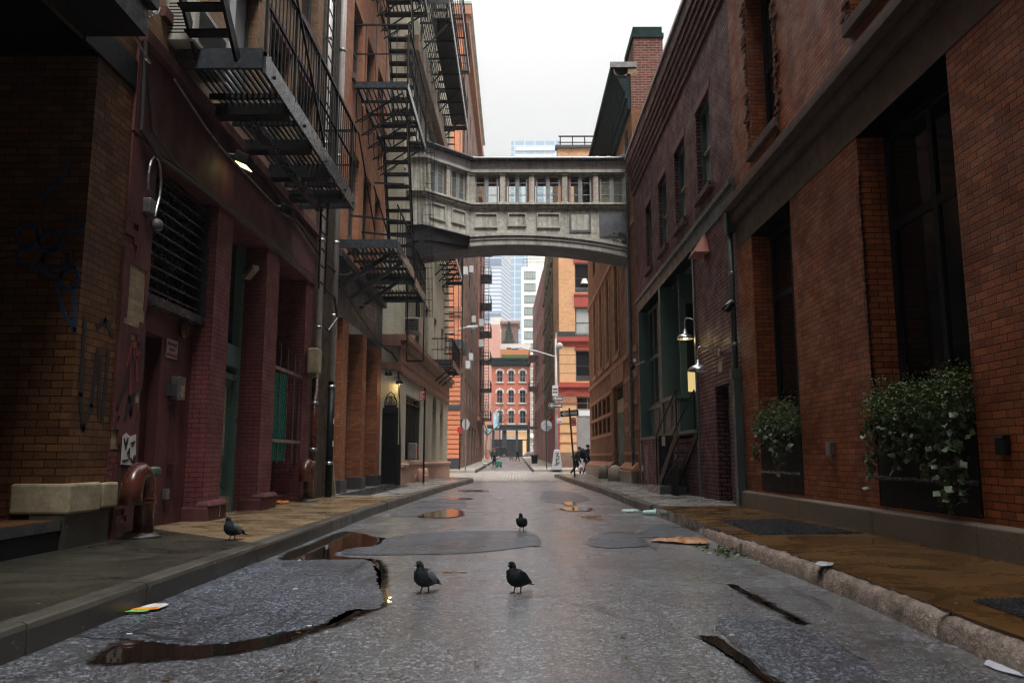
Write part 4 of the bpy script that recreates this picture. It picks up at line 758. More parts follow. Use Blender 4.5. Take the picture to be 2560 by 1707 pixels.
# big balcony on the maroon building
fa = thing('fire_escape', 'big black fire escape balcony overhead on the maroon building', 'fire escape', (-3.9, 13, 6.3), 'fire escapes on the left walls')
platform(fa, -4.46, -3.34, 9.95, 15.85, 6.34, 13, 7, 0.24, None, True, 1.5, (False, True), 34)
b = MB()
for y in (11.15, 12.5, 13.8, 15.0): b.box(-4.46, y - 0.12, 6.02, -3.36, y + 0.12, 6.12); b.box(-4.46, y - 0.012, 6.12, -3.36, y + 0.012, 6.24)
split_build(b, 'cross_beam', M['iron'], fa)
MB().box(-3.98, 11.1, 5.94, -3.82, 15.4, 6.0).build('channel', M['iron_wet'], fa)
MB().box(-4.46, 9.86, 6.14, -3.34, 9.9, 6.42).build('end_plate', M['iron_wet'], fa)
b = MB()
for y in (10.3, 11.9, 13.4, 14.9, 15.7): b.lathe((-3.304, y, 6.22), [(0.028, 0), (0.028, 0.02), (0.0, 0.024)], 8, 'x')
b.build('bolt', M['iron'], fa)
b = MB(); b.bar((-3.62, 9.75, 6.2), (-3.62, 7.6, 8.1), 0.04, 0.17); b.bar((-4.2, 9.9, 6.3), (-4.2, 7.6, 8.3), 0.04, 0.17)
for i in range(1, 9): t = i / 9; b.box(-4.2, 9.75 - 2.15 * t - 0.09, 6.2 + 1.95 * t, -3.62, 9.75 - 2.15 * t + 0.09, 6.23 + 1.95 * t)
b.build('stair', M['iron'], fa)
b = MB()
for y in (15.3, 15.86): b.bar((-3.85, y, 4.35), (-3.85, y, 13.0), 0.03, 0.075, (0, 1, 0))
for i in range(25): z = 4.5 + 0.34 * i; b.bar((-3.85, 15.3, z), (-3.85, 15.86, z), 0.022, 0.022)
b.build('drop_ladder', M['iron'], fa)
b = MB(); b.bar((-3.3, 13.2, 6.4), (-3.3, 9.3, 9.4), 0.035, 0.035); b.bar((-3.32, 11.5, 7.86), (-3.32, 16.0, 7.86), 0.035, 0.035); b.bar((-3.3, 16.0, 7.86), (-3.32, 18.3, 6.4), 0.03, 0.03); b.build('handrail', M['iron'], fa)

# ---- orange brown brick building with green storefront
r2 = thing('orange_brick_building', 'orange brown brick building with green storefront and charcoal fascia', 'building', (-4.5, 22.5, 0))
cols = [(18.2, 19.5), (20.8, 22.1), (22.8, 24.05), (24.7, 25.8)]; rows = [(6.95, 9.55), (11.6, 13.85), (15.9, 18.3), (20.2, 22.6)]
ups2 = [(a0, a1, z0, z1) for a0, a1 in cols[1:] for z0, z1 in rows]
b = MB(); b.wall(FL, 19.6, 26.7, 6.2, 26, ups2, 0.3, 8); b.build('upper_wall', M['brick_orange'], r2)
b = MB(); b.wall(FL, 17.45, 19.6, 0, 26, [(18.05, 18.75, 7.2, 9.6), (18.05, 18.75, 11.6, 13.9), (18.05, 18.75, 16, 18)], 0.25, 8); b.build('strip_wall', M['brick_dark'], r2)
for z in (7.2, 11.6, 16): MB().fbox(FL, 18.05, 18.75, z, z + 2.4 if z < 8 else z + 2.2, 0.2, 0.24).build('window', M['glass'], r2)
for a0, a1, z0, z1 in ups2:
    winpart(r2, FL, a0, a1, z0, z1, 0.16, M['green_grey'], M['glass'], 0, 1); MB().fbox(FL, a0 - 0.08, a1 + 0.08, z0 - 0.16, z0 - 0.004, -0.08, 0.05).build('sill', M['brown_stone'], r2)
b = MB(); b.wall(FL, 19.6, 26.7, 4.7, 6.2, [], 0.2, 0.6); b.fbox(FL, 19.6, 26.7, 6.1, 6.28, -0.14, 0.1); b.build('fascia', M['fascia'], r2)
piers = [(19.6, 19.95), (20.58, 21.3), (23.4, 23.98), (26.0, 26.7)]
for a0, a1 in piers:
    b = MB().fbox(FL, a0, a1, 0.5, 4.7, 0.0, 0.6); q = b.build('pier', M['brick_pier'], r2); MB().fbox(FL, a0 - 0.04, a1 + 0.04, 0.0, 0.5, -0.06, 0.6).build('plinth', M['granite_dark'], q, bevel=0.01)
for (a0, a1), dr in (((19.95, 20.58), 0), ((21.3, 23.4), 1), ((23.98, 26.0), 0)):
    if dr:
        winpart(r2, FL, a0, a0 + 1.1, 0.16, 3.2, 0.42, M['green_grey'], M['glass'], 0, 0, 0.12, name='door'); winpart(r2, FL, a0 + 1.1, a1, 0.9, 3.2, 0.42, M['green_grey'], M['glass'], 0, 1, 0.09)
        MB().fbox(FL, a0 + 1.1, a1, 0.16, 0.9, 0.4, 0.5).build('panel', M['green_grey'], r2)
    else:
        winpart(r2, FL, a0, a1, 1.0, 3.2, 0.42, M['green_grey'], M['glass'], 1 if a1 - a0 > 1 else 0, 1, 0.09); MB().fbox(FL, a0, a1, 0.16, 1.0, 0.38, 0.5).build('panel', M['green_grey'], r2)
    winpart(r2, FL, a0, a1, 3.25, 4.7, 0.42, M['green_grey'], M['glass'], 0, 0, 0.1, name='transom')
run('cable', sag((-4.36, 19.3, 5.4), (-4.42, 26.9, 4.75), 0.12, 12) + [(-4.2, 27.1, 4.6), (-4.0, 27.15, 4.3), (-3.95, 27.25, 2.8), (-3.9, 27.4, 1.0)], 0.035, M['cable'], 'black cable bundle along the charcoal fascia to the cream corner')
run('cable', [(-4.4, 22 + 0.0, 5.3)] + [(-4.25 + 0.28 * math.sin(t), 22.6 + 0.3 * t, 5.25 + 0.16 * math.cos(t * 1.3)) for t in [0.4 * k for k in range(12)]], 0.009, M['cable_pale'], 'stray loop of thin wire in front of the charcoal fascia')
# its fire escape
fb = thing('fire_escape', 'tall black fire escape with steep stairs on the orange brown brick building', 'fire escape', (-3.8, 23, 6.4), 'fire escapes on the left walls')
platform(fb, -4.46, -3.02, 19.7, 23.3, 6.5, 12, 5, 0.22, None, False); platform(fb, -4.46, -3.0, 23.3, 26.0, 6.35, 12, 4, 0.22, (-4.02, -3.2, 23.4, 24.9), True, 0.95, (False, True))
for k in (20.0, 21.3, 22.7): 
    MB().bar((-3.1, k, 6.35), (-4.48, k - 0.05, 5.35), 0.05, 0.1).build('bracket', M['iron'], fb)
for z in (11.35, 16.2, 20.6):
    platform(fb, -4.46, -3.0, 20.9, 25.5, z, 11, 6, 0.16, (-4.02, -3.24, 23.9 if z != 16.2 else 21.1, 25.4 if z != 16.2 else 22.6), True, 1.75 if z < 12 else 1.0, (True, False), 16)
    for k in (21.2, 22.1, 23.1, 24.0, 24.9, 25.4): bracket(fb, -4.47, -3.05, k, z, 1.0)
for z0, z1 in ((6.4, 11.35), (11.35, 16.2), (16.2, 20.6)): stair(fb, -4.02, -3.26, 25.3, z0, 22.7, z1, 15, 0.27)
b = MB()
for k, y in enumerate((20.9, 22.5)): b.bar((-3.0, y, 7.4 + 0.0 * k), (-4.46, y - 0.05, 7.55), 0.03, 0.05)
b.bar((-3.02, 19.8, 7.5), (-3.02, 23.2, 7.5), 0.03, 0.04); b.bar((-3.9, 21.2, 8.6), (-3.05, 21.2, 8.55), 0.03, 0.05); b.bar((-3.9, 21.2, 8.5), (-3.5, 23.6, 6.6), 0.035, 0.035)
for i in range(8): b.box(-3.03, 19.9 + 0.45 * i, 6.5, -3.01, 19.92 + 0.45 * i, 7.5)
b.build('handrail', M['iron'], fb)
b = MB()
for x in (-3.55, -3.0): b.box(x - 0.02, 25.9, 4.2, x + 0.02, 25.95, 6.4)
b.bar((-3.55, 25.92, 4.2), (-3.0, 25.92, 4.2), 0.04, 0.06); b.build('hanging_frame', M['iron'], fb)
b = MB()
for x in [-3.24 + 0.045 * i for i in range(13)]: b.tube([(x, 25.65, 5.6), (x, 25.6, 12), (x, 25.4, 20.6)], 0.009, 5)
for i in range(40): z = 5.8 + 0.36 * i; b.box(-2.99, 25.58, z, -2.7, 25.6, z + 0.012)
b.build('mesh_guard', M['iron'], fb)

# ---- cream brick building
F3 = Face(-3.95, 27.2, 0.0178, 0.99984, -0.99984, 0.0178)   # a = 0 at the near corner, running to the crossing
F3N = Face(0, 27.2, 1, 0, 0, 1)
r3 = thing('cream_building', 'cream painted brick building with a pink stone base at the crossing', 'building', (-4, 33, 0))
E3 = 16.4
holes3 = [(1.5, 5.4, 0.98, 3.35, 0.35), (9.5, 10.9, 0.98, 3.3, 0.35), (12.6, 13.9, 0.98, 3.3, 0.35)]
up3 = [(a, a + 1.05, z, z + 2.0) for z in (5.6, 9.6, 12.6, 17.2, 20.6, 23.8) for a in (0.95, 3.6, 6.6, 9.6, 12.7, 14.6)]
b = MB(); b.wall(F3, 0, E3, 0.0, 4.85, holes3, 0.35, 8, True, False); b.wall(F3, 0, E3, 4.85, 27, up3, 0.25, 8, False); b.fbox(F3N, -8, -3.95, 2.85, 27, 0.0, 0.3)
for a in (9.5, 12.6):   # arched heads
    w_ = 1.4 if a < 10 else 1.3; pts = [F3.p(a, 3.3, 0.02)] + [F3.p(a + w_ / 2 - w_ / 2 * math.cos(math.pi * i / 10), 3.3 + 0.0 + 0.001, 0.02) for i in range(1, 1)]
b.build('wall', M['brick_cream'], r3)
for a, w_ in ((9.5, 1.4), (12.6, 1.3)):
    b = MB(); arc = [F3.p(a + w_ / 2 - w_ / 2 * math.cos(math.pi * i / 12), 3.3 + 0.75 * math.sin(math.pi * i / 12), -0.004) for i in range(13)]
    b.extr(arc, Vector((-1, 0, 0)) * 0.03); b.fbox(F3, a, a + w_, 0.98, 3.3, 0.3, 0.34); b.build('arched_window', M['glass'], r3)
winpart(r3, F3, 1.5, 5.4, 0.98, 3.35, 0.2, M['iron'], M['glass'], 3, 0, 0.1)
b = MB()
for i in range(22): a = 1.6 + 3.7 * i / 21; b.fbox(F3, a - 0.012, a + 0.012, 1.0, 3.1, 0.04, 0.06)
b.fbox(F3, 1.5, 5.4, 3.05, 3.1, 0.02, 0.08); b.fbox(F3, 1.5, 5.4, 1.1, 1.15, 0.02, 0.08); b.build('window_grille', M['iron'], r3)
for i, (a0, a1, z0, z1) in enumerate(up3): winpart(r3, F3, a0, a1, z0, z1, 0.12, M['iron'], M['glass'], 0, 1)
b = MB()
for a0, a1 in ((-0.02, 1.35), (5.55, E3 + 0.15)):
    b.fbox(F3, a0, a1, 0.0, 0.72, -0.12, 0.02); b.hexa([F3.p(a0, 0.72, -0.18), F3.p(a1, 0.72, -0.18), F3.p(a1, 0.72, 0.02), F3.p(a0, 0.72, 0.02), F3.p(a0, 0.84, -0.2), F3.p(a1, 0.84, -0.2), F3.p(a1, 0.9, 0.02), F3.p(a0, 0.9, 0.02)])
b.fbox(F3, 1.35, 5.55, 0.0, 0.8, -0.06, 0.02); b.fbox(F3, 1.35, 5.55, 0.8, 0.93, -0.11, 0.02); b.build('base', M['pink_stone'], r3, bevel=0.02)
for a in (0.55, 3.3, 5.0): 
    b = MB(); b.lathe(F3.p(a, 0, -0.3), [(0.12, 0.0), (0.12, 0.5), (0.105, 0.6), (0.06, 0.66), (0.0, 0.68)], 12); b.build('wheel_guard', M['pink_stone'] if a > 1 else M['granite_dark'], r3, smooth=True) if a > 1 else None
b = MB(); b.fbox(F3, 3.5, 4.9, 0.16, 0.4, -0.45, -0.06); b.build('doorstep', M['pink_stone'], r3, bevel=0.02)
M['brownstone2'] = surf('dull_terracotta_stone', (0.27, 0.14, 0.10), (0.18, 0.095, 0.075), 0.6, 2, bst=0.2, streak=0.4)
b = MB(); b.fbox(F3, -0.1, E3 + 0.1, 4.0, 4.85, -0.06, 0.05); b.fbox(F3, -0.2, E3 + 0.2, 4.85, 5.05, -0.22, 0.05); b.fbox(F3, -0.28, E3 + 0.28, 5.05, 5.25, -0.34, 0.05)
b.fbox(F3N, -4.6, -3.9, 4.85, 5.25, -0.3, 0.0); b.fbox(F3N, -4.6, -3.9, 4.05, 4.3, -0.08, 0.0)
for z in (3.95, 4.35): b.fbox(F3, -0.05, E3 + 0.05, z - 0.04, z, -0.1, 0.0)
b.build('cornice', M['brownstone2'], r3)
M['brown_timber'] = surf('brown_cornice_boards', (0.17, 0.095, 0.05), (0.1, 0.055, 0.03), 0.6, 2, bst=0.15)
b = MB(); b.fbox(F3, -0.2, E3 + 0.1, 15.3, 15.6, -0.2, 0.02); b.fbox(F3, -0.3, E3 + 0.2, 15.6, 16.2, -0.5, 0.02); b.build('roof_cornice', M['brown_timber'], r3)
b = MB()
for k in range(5): b.fbox(F3, 0.0, 0.16, 5.25 + 2.0 * k, 5.3 + 2.0 * k, -0.05, 0.05)
b.build('belt', M['brownstone2'], r3)
# corner pilaster trim, gate, lamps
ga = thing('iron_gate', 'tall black iron gate with a scrolled crest beside the cream corner', 'gate', (-4.3, 27.15, 0.16))
b = MB(); b.box(-4.5, 27.12, 0.16, -4.44, 27.18, 2.75); b.box(-4.02, 27.12, 0.16, -3.96, 27.18, 2.75); b.box(-4.44, 27.1, 2.55, -4.02, 27.16, 2.85); b.box(-4.44, 27.13, 1.3, -4.02, 27.17, 1.4)
b.build('frame', M['iron'], ga)
b = MB(); b.box(-4.44, 27.16, 0.2, -4.02, 27.19, 2.55)
for k in range(7): b.box(-4.42 + 0.064 * k, 27.13, 0.2, -4.4 + 0.064 * k, 27.16, 2.55)
b.build('leaf', M['iron'], ga)
b = MB(); cx_ = -4.23
for s_ in (-1, 1):
    b.tube([(cx_ + s_ * (0.05 + 0.1 * math.cos(t)), 27.13, 3.0 + 0.12 * math.sin(t)) for t in [0.5 * k for k in range(13)]], 0.016, 5); b.tube([(cx_ + s_ * 0.21, 27.13, 2.85), (cx_ + s_ * 0.19, 27.13, 3.0), (cx_ + s_ * 0.1, 27.13, 3.2), (cx_, 27.13, 3.28)], 0.018, 5)
b.build('crest', M['iron'], ga)
solo('steel_plate', MB().box(-3.95, 27.0, 0.16, -3.84, 27.2, 1.5), M['iron'], 'dark sheet iron plate standing by the gate at the cream corner', 'plate')
warm = glow('warm_lamp_glass', (1.0, 0.72, 0.28), 6)
def barn(x, y, z, lb, lit):
    l = thing('wall_spotlight', lb, 'spotlight', (x, y, z)); MB().tube([(x - 0.25, y + 0.3, z + 0.12), (x - 0.1, y + 0.1, z + 0.14), (x, y, z)], 0.014, 6).build('arm', M['iron'], l)
    MB().lathe((x, y, z - 0.05), [(0.05, 0.1), (0.11, 0.03), (0.13, -0.06)], 12, 'z', False).build('shade', M['iron'], l)
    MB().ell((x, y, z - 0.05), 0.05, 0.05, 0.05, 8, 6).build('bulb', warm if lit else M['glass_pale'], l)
    if lit:
        ld = bpy.data.lights.new('spotlight_glow', 'POINT'); ld.energy = 5; ld.color = (1, 0.72, 0.32); ld.shadow_soft_size = 0.06; lo = bpy.data.objects.new('spotlight_glow', ld); COL.objects.link(lo); lo.parent = l; lo.location = (0, 0, -0.14)
barn(-4.3, 26.95, 3.95, 'small black wall spotlight over the iron gate', False); barn(-3.92, 26.95, 3.65, 'lit wall spotlight on the cream corner', True)
aw = thing('air_conditioner', 'grey window air conditioner above the terracotta cornice', 'air conditioner', F3.p(1.5, 5.8, -0.3)); MB().fbox(F3, 0.98, 1.95, 5.55, 6.05, -0.5, 0.1).build('case', M['steel'], aw, bevel=0.02); 
b = MB()
for s_ in range(7): b.box(F3.p(1, 5, -0.45)[0], 28.165, 5.6 + 0.06 * s_, F3.p(1, 5, 0.02)[0], 28.175, 5.63 + 0.06 * s_)
b.build('grille', M['iron'], aw)
ph = thing('payphone', 'grey box with a pink sticker on the cream window sill', 'box', F3.p(2.3, 1.3, -0.2)); MB().fbox(F3, 2.1, 2.5, 1.02, 1.6, -0.3, 0.0).build('housing', M['steel'], ph, bevel=0.02); MB().fbox(F3, 2.15, 2.45, 1.25, 1.45, -0.306, -0.301).build('sticker', plain('pink_sticker', (0.6, 0.1, 0.2), 0.5), ph)
# black pole with red plate in front
rp = thing('parking_sign', 'black post with a red parking plate before the cream wall', 'sign', (-3.3, 29.2, 0.16)); MB().tube([(-3.3, 29.2, 0.16), (-3.3, 29.2, 3.6)], 0.035, 8).build('post', M['iron'], rp); MB().box(-3.5, 29.15, 3.15, -3.29, 29.165, 3.5).build('plate', plain('dark_red_plate', (0.22, 0.015, 0.02), 0.5), rp)
b = MB()
for k in range(4): b.box(-3.48, 29.142, 3.19 + 0.08 * k, -3.48 + (0.16 if k % 2 else 0.11), 29.149, 3.212 + 0.08 * k)
b.build('lettering', M['sign_white'], rp)
# fire escape at its far end
fc = thing('fire_escape', 'black fire escape on the far end of the cream building with long drop ladders', 'fire escape', (-3.4, 40, 5.3), 'fire escapes on the left walls')
platform(fc, -3.85, -2.85, 36.0, 41.2, 5.45, 10, 6, 0.2, None, True, 1.0, (True, True), 20); platform(fc, -3.85, -2.85, 36.5, 42.8, 10.6, 10, 7, 0.2, None, True, 1.0, (True, True), 20); platform(fc, -3.85, -2.55, 28.6, 40.5, 18.6, 14, 9, 0.25, None, True, 1.0, (True, True), 30)
MB().box(-3.35, 30.0, 18.64, -2.6, 40.4, 18.68).build('deck_plate', M['iron'], fc)
platform(fc, -3.85, -2.55, 31.0, 42.0, 22.5, 12, 7, 0.2, None, True, 1.0, (False, True), 20)
stair(fc, -3.82, -3.2, 42.3, 5.5, 40.6, 10.6, 15, 0.12, False); stair(fc, -3.82, -3.2, 42.7, 10.6, 40.2, 18.6, 24, 0.12, False); stair(fc, -3.82, -3.2, 38.5, 18.6, 34, 22.5, 12, 0.2)
for y in (37, 38.5, 40): MB().bar((-2.9, y, 5.3), (-3.95, y, 4.4), 0.04, 0.06).build('bracket', M['iron'], fc); MB().bar((-2.9, y, 10.5), (-3.95, y, 9.5), 0.04, 0.06).build('bracket', M['iron'], fc)
for y in (30, 33, 36, 39): MB().bar((-2.7, y, 18.4), (-3.95, y, 17.0), 0.04, 0.06).build('bracket', M['iron'], fc)
b = MB(); b.bar((-2.7, 40.4, 18.5), (-2.7, 40.4, 5.6), 0.05, 0.05, (0, 1, 0)); b.bar((-2.95, 41.0, 18.5), (-2.95, 41.0, 5.6), 0.03, 0.03, (0, 1, 0)); b.build('standing_pipe', M['iron'], fc)
b = MB()
for z in (6.7, 7.6, 8.5, 9.4): b.bar((-3.9, 33.5, z), (-3.7, 42.5, z), 0.02, 0.02)
b.build('tie_wires', M['iron'], fc)

# ============================================================ THE SKYBRIDGE
M['copper'] = surf('pale_green_copper', (0.56, 0.62, 0.58), (0.33, 0.47, 0.4), 0.3, 1.1, bst=0.1, amt=(0.45, 0.6))
M['bridge_metal'] = surf('weathered_grey_sheet_metal', (0.56, 0.54, 0.5), (0.36, 0.345, 0.32), 0.6, 2.2, bst=0.25, bsc=14, dirt=0.5, streak=0.6)
M['bridge_panel'] = surf('mottled_grey_stucco', (0.68, 0.66, 0.58), (0.38, 0.37, 0.31), 0.7, 7, bst=0.5, bsc=30, dirt=0.85, streak=0.9)
M['lead_patch'] = surf('bluish_lead_sheet', (0.22, 0.235, 0.26), (0.13, 0.14, 0.155), 0.32, 3, metal=0.35, bst=0.5, bsc=7, bd=0.02)
M['rust'] = surf('rust_red_timber', (0.17, 0.06, 0.04), (0.1, 0.035, 0.025), 0.6, 6)
M['sash_grey'] = surf('peeling_grey_sash_paint', (0.3, 0.32, 0.34), (0.19, 0.2, 0.21), 0.5, 6)
M['interior'] = surf('pale_bridge_interior', (0.55, 0.52, 0.42), (0.48, 0.45, 0.36), 0.7, 2, bst=0)
BY, BD = 29.6, 1.75
sk = thing('skybridge', 'grey metal covered footbridge with a green roof spanning the alley', 'bridge', (1.2, BY, 9))
def arch(x): return 8.4 + 0.68 * max(0.0, 1 - ((x + 0.05) / 5.0) ** 2) ** 0.9 + 0.05     # underside of the arch
FB = Face(0, BY, 1, 0, 0, 1); XR, XK = 4.36, -1.72
k = (1.45 ** 2 + 1.6 ** 2) ** 0.5
FA = Face(XK, BY, -1.45 / k * -1 * -1, -1.6 / k, 0, 0)
dA = Vector((-3.32 - XK, 28.0 - BY)); LA = dA.length; dA /= LA
FA = Face(XK, BY, dA.x, dA.y, -dA.y * -1, dA.x * -1)     # a runs from the knee back to the left end
FA.n = (dA.y * -1 * -1, -dA.x * -1 * -1) if False else (-dA.y * 1.0 if False else (0.735 if False else -dA.y), dA.x)
nx, ny = -dA.y, dA.x
if ny < 0: nx, ny = -nx, -ny
FA.n = (nx, ny)
FE_ = Face(0, 28.0, 1, 0, 0, 1); 
wins = [(-1.56, -0.62), (-0.3, 0.51), (0.8, 1.77), (2.09, 2.98), (3.27, 4.22)]
winsA = [(0.25, 0.98), (1.3, 2.02)]
b = MB(); b.wall(FB, XK, XR, 9.55, 12.06, [(a, c, 10.74, 11.9) for a, c in wins], 0.12, 0.15, False, False)
b.wall(FA, 0, LA, 9.5, 12.06, [(a, c, 10.74, 11.9) for a, c in winsA], 0.12, 0.15, False, False)
b.fbox(FE_, -4.5, -3.3, 9.5, 12.4, 0.0, 0.12)
b.fbox(Face(0, BY + BD, 1, 0, 0, 1), -4.5, XR, 9.4, 10.75, 0, 0.1); b.fbox(Face(0, BY + BD, 1, 0, 0, 1), -4.5, XR, 12.08, 12.4, 0, 0.1); b.fbox(Face(0, BY + BD, 1, 0, 0, 1), -4.5, -1.75, 11.55, 12.08, 0, 0.1)
for x, x2 in ((-4.5, -4.2), (-3.1, -2.9), (-2.0, -1.75), (-0.62, -0.35), (0.5, 0.85), (1.95, 2.3), (2.95, 3.5), (4.0, 4.35)): b.box(x, BY + BD, 10.75, x2, BY + BD + 0.1, 12.08)
b.build('wall', M['bridge_panel'], sk)
# arch face, mouldings and soffit
N = 28; xs = [XK + (XR - XK) * i / N for i in range(N + 1)]
def band(dz0, dz1, d0, d1, m, name):
    b = MB()
    for x, x2 in zip(xs, xs[1:]): b.hexa([(x, BY - d0, arch(x) + dz0), (x2, BY - d0, arch(x2) + dz0), (x2, BY + d1, arch(x2) + dz0), (x, BY + d1, arch(x) + dz0), (x, BY - d0, arch(x) + dz1), (x2, BY - d0, arch(x2) + dz1), (x2, BY + d1, arch(x2) + dz1), (x, BY + d1, arch(x) + dz1)])
    return b.build(name, m, sk)
band(0.0, 0.2, 0.03, 0.1, M['bridge_metal'], 'arch_face'); band(0.2, 0.33, 0.07, 0.1, M['bridge_metal'], 'arch_moulding'); band(0.33, 0.43, 0.13, 0.1, M['bridge_metal'], 'arch_cornice')
b = MB()
for x, x2 in zip(xs, xs[1:]): b.quad((x, BY, arch(x) + 0.4), (x2, BY, arch(x2) + 0.4), (x2, BY, 9.56), (x, BY, 9.56))
b.build('spandrel', M['bridge_panel'], sk)
b = MB(); xs2 = [-4.5 + (XR + 4.5) * i / 36 for i in range(37)]
for x, x2 in zip(xs2, xs2[1:]): b.quad((x, BY + (0.05 if x >= XK - 0.01 else max(-1.6, (x - XK) * 1.0)), arch(x) + 0.01), (x2, BY + (0.05 if x2 >= XK - 0.01 else max(-1.6, (x2 - XK) * 1.0)), arch(x2) + 0.01), (x2, BY + BD, arch(x2) + 0.01), (x, BY + BD, arch(x) + 0.01)); b.quad((x, BY + BD, arch(x) + 0.01), (x2, BY + BD, arch(x2) + 0.01), (x2, BY + BD, 9.42), (x, BY + BD, 9.42))
M['soffit'] = surf('black_soffit', (0.03, 0.03, 0.032), (0.02, 0.02, 0.022), 0.6, 2); b.build('soffit', M['soffit'], sk)  # near-black colour for the underside and haunch
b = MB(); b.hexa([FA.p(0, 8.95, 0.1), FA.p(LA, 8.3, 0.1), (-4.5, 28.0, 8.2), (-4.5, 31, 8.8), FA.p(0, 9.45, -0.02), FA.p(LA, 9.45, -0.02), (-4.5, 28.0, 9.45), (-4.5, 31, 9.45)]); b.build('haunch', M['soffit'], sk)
for F_, a0, a1 in ((FB, XK, XR), (FA, 0.0, LA + 0.1), (FE_, -4.5, -3.3)):
    b = MB(); b.fbox(F_, a0, a1, 10.56, 10.66, -0.12, 0.05); b.fbox(F_, a0, a1, 10.66, 10.73, -0.2, 0.05); b.fbox(F_, a0, a1, 10.5, 10.56, -0.06, 0.05); b.build('sill_course', M['bridge_panel'], sk)
    b = MB(); b.fbox(F_, a0, a1, 12.06, 12.4, -0.1, 0.05); b.fbox(F_, a0, a1, 11.95, 12.06, -0.16, 0.05); b.build('frieze', M['bridge_metal'], sk)
    b = MB(); b.fbox(F_, a0, a1, 12.4, 12.5, -0.3, 0.3); b.tube([F_.p(a0, 12.46, -0.3), F_.p(a1, 12.46, -0.3)], 0.06, 8); b.build('gutter', M['iron_wet'], sk)
    b = MB(); b.fbox(F_, a0, a1, 9.42, 9.5, -0.12, 0.05) if F_ is not FB else None
    if F_ is not FB: b.build('base_moulding', M['bridge_metal'], sk)
b = MB(); ry = BY - 0.3
b.hexa([(-1.85, ry, 12.5), (4.36, ry, 12.5), (4.36, BY + BD + 0.2, 12.5), (-1.85, BY + BD + 0.2, 12.5), (-1.85, ry + 0.02, 12.53), (4.36, ry + 0.02, 12.53), (4.36, BY + 0.9, 12.99), (-1.85, BY + 0.9, 12.99)])
b.hexa([(-4.5, 27.75, 12.5), (-3.35, 27.75, 12.5), (-1.85, ry, 12.5), (-1.85, BY + BD, 12.5), (-4.5, 27.8, 12.53), (-3.3, 27.8, 12.53), (-1.85, ry + 0.02, 12.53), (-1.85, BY + 0.9, 12.99)])
b.build('roof', M['copper'], sk)
b = MB()
for i in range(14): x = -1.6 + 0.44 * i; b.bar((x, ry + 0.02, 12.545), (x, BY + 0.9, 13.005), 0.025, 0.03)
b.build('roof_seams', M['copper'], sk)
MB().extr([(3.9, BY + 0.1, 12.6), (4.35, BY + 0.1, 12.6), (4.35, BY + 0.1, 13.25), (4.28, BY + 0.1, 13.1), (4.22, BY + 0.1, 12.8)], (0, 0.05, 0)).build('flashing', M['copper'], sk)
def pil(F_, a, w_=0.2):
    b = MB(); b.fbox(F_, a - w_ / 2, a + w_ / 2, 10.78, 11.86, -0.06, 0.04); b.fbox(F_, a - w_ / 2 - 0.03, a + w_ / 2 + 0.03, 11.86, 11.95, -0.1, 0.04); b.fbox(F_, a - w_ / 2 - 0.03, a + w_ / 2 + 0.03, 10.73, 10.8, -0.1, 0.04); b.fbox(F_, a - w_ / 2 + 0.03, a - w_ / 2 + 0.05, 10.86, 11.8, -0.075, -0.05); b.fbox(F_, a + w_ / 2 - 0.05, a + w_ / 2 - 0.03, 10.86, 11.8, -0.075, -0.05); b.build('pilaster', M['bridge_panel'], sk)
for a in (-1.64, -0.46, 0.655, 1.93, 3.12, 4.28): pil(FB, a)
for a in (0.13, 1.14, 2.08): pil(FA, a, 0.17)
M['daylight_veil'] = (lambda t: (t.t.links.new(t.n('ShaderNodeMixShader', {0: 0.35, 1: t.n('ShaderNodeBsdfTransparent').outputs[0], 2: t.b.outputs[0]}).outputs[0], t.t.nodes['Material Output'].inputs[0]), t.m)[1])(NT('daylight_veil_glazing')); M['daylight_veil'].node_tree.nodes['Principled BSDF'].inputs['Base Color'].default_value = (0.26, 0.27, 0.22, 1); M['daylight_veil'].node_tree.nodes['Principled BSDF'].inputs['Roughness'].default_value = 0.08  # olive veil paints the daylit interior and reflections into the pane
def casement(F_, a0, a1, gm='clear'):
    b = MB(); z0, z1 = 10.74, 11.9; m_ = (a0 + a1) / 2
    for p_ in (a0 + 0.02, m_ - 0.08, m_ + 0.02, a1 - 0.08): b.fbox(F_, p_, p_ + 0.06, z0, z1, 0.02, 0.07)
    b.fbox(F_, m_ - 0.02, m_ + 0.02, z0, z1, 0.0, 0.08); b.fbox(F_, a0 + 0.08, m_ - 0.1, z0, z0 + 0.06, 0.025, 0.068); b.fbox(F_, m_ + 0.1, a1 - 0.08, z0, z0 + 0.06, 0.025, 0.068); b.fbox(F_, a0 + 0.08, m_ - 0.1, z1 - 0.06, z1, 0.025, 0.068); b.fbox(F_, m_ + 0.1, a1 - 0.08, z1 - 0.06, z1, 0.025, 0.068)
    for z in (11.1, 11.58): b.fbox(F_, a0 + 0.08, m_ - 0.1, z - 0.014, z + 0.014, 0.03, 0.06); b.fbox(F_, m_ + 0.1, a1 - 0.08, z - 0.014, z + 0.014, 0.03, 0.06)
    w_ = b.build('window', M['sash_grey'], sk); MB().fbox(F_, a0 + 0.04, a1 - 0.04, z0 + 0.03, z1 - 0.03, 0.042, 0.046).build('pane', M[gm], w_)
    b = MB(); b.fbox(F_, a0 - 0.06, a0 - 0.003, z0, z1, -0.02, 0.06); b.fbox(F_, a1 + 0.003, a1 + 0.06, z0, z1, -0.02, 0.06); b.build('jamb', M['rust'], w_)
for i, (a0, a1) in enumerate(wins): casement(FB, a0, a1, 'daylight_veil' if i > 3 else 'clear')
for a0, a1 in winsA: casement(FA, a0, a1, 'daylight_veil')
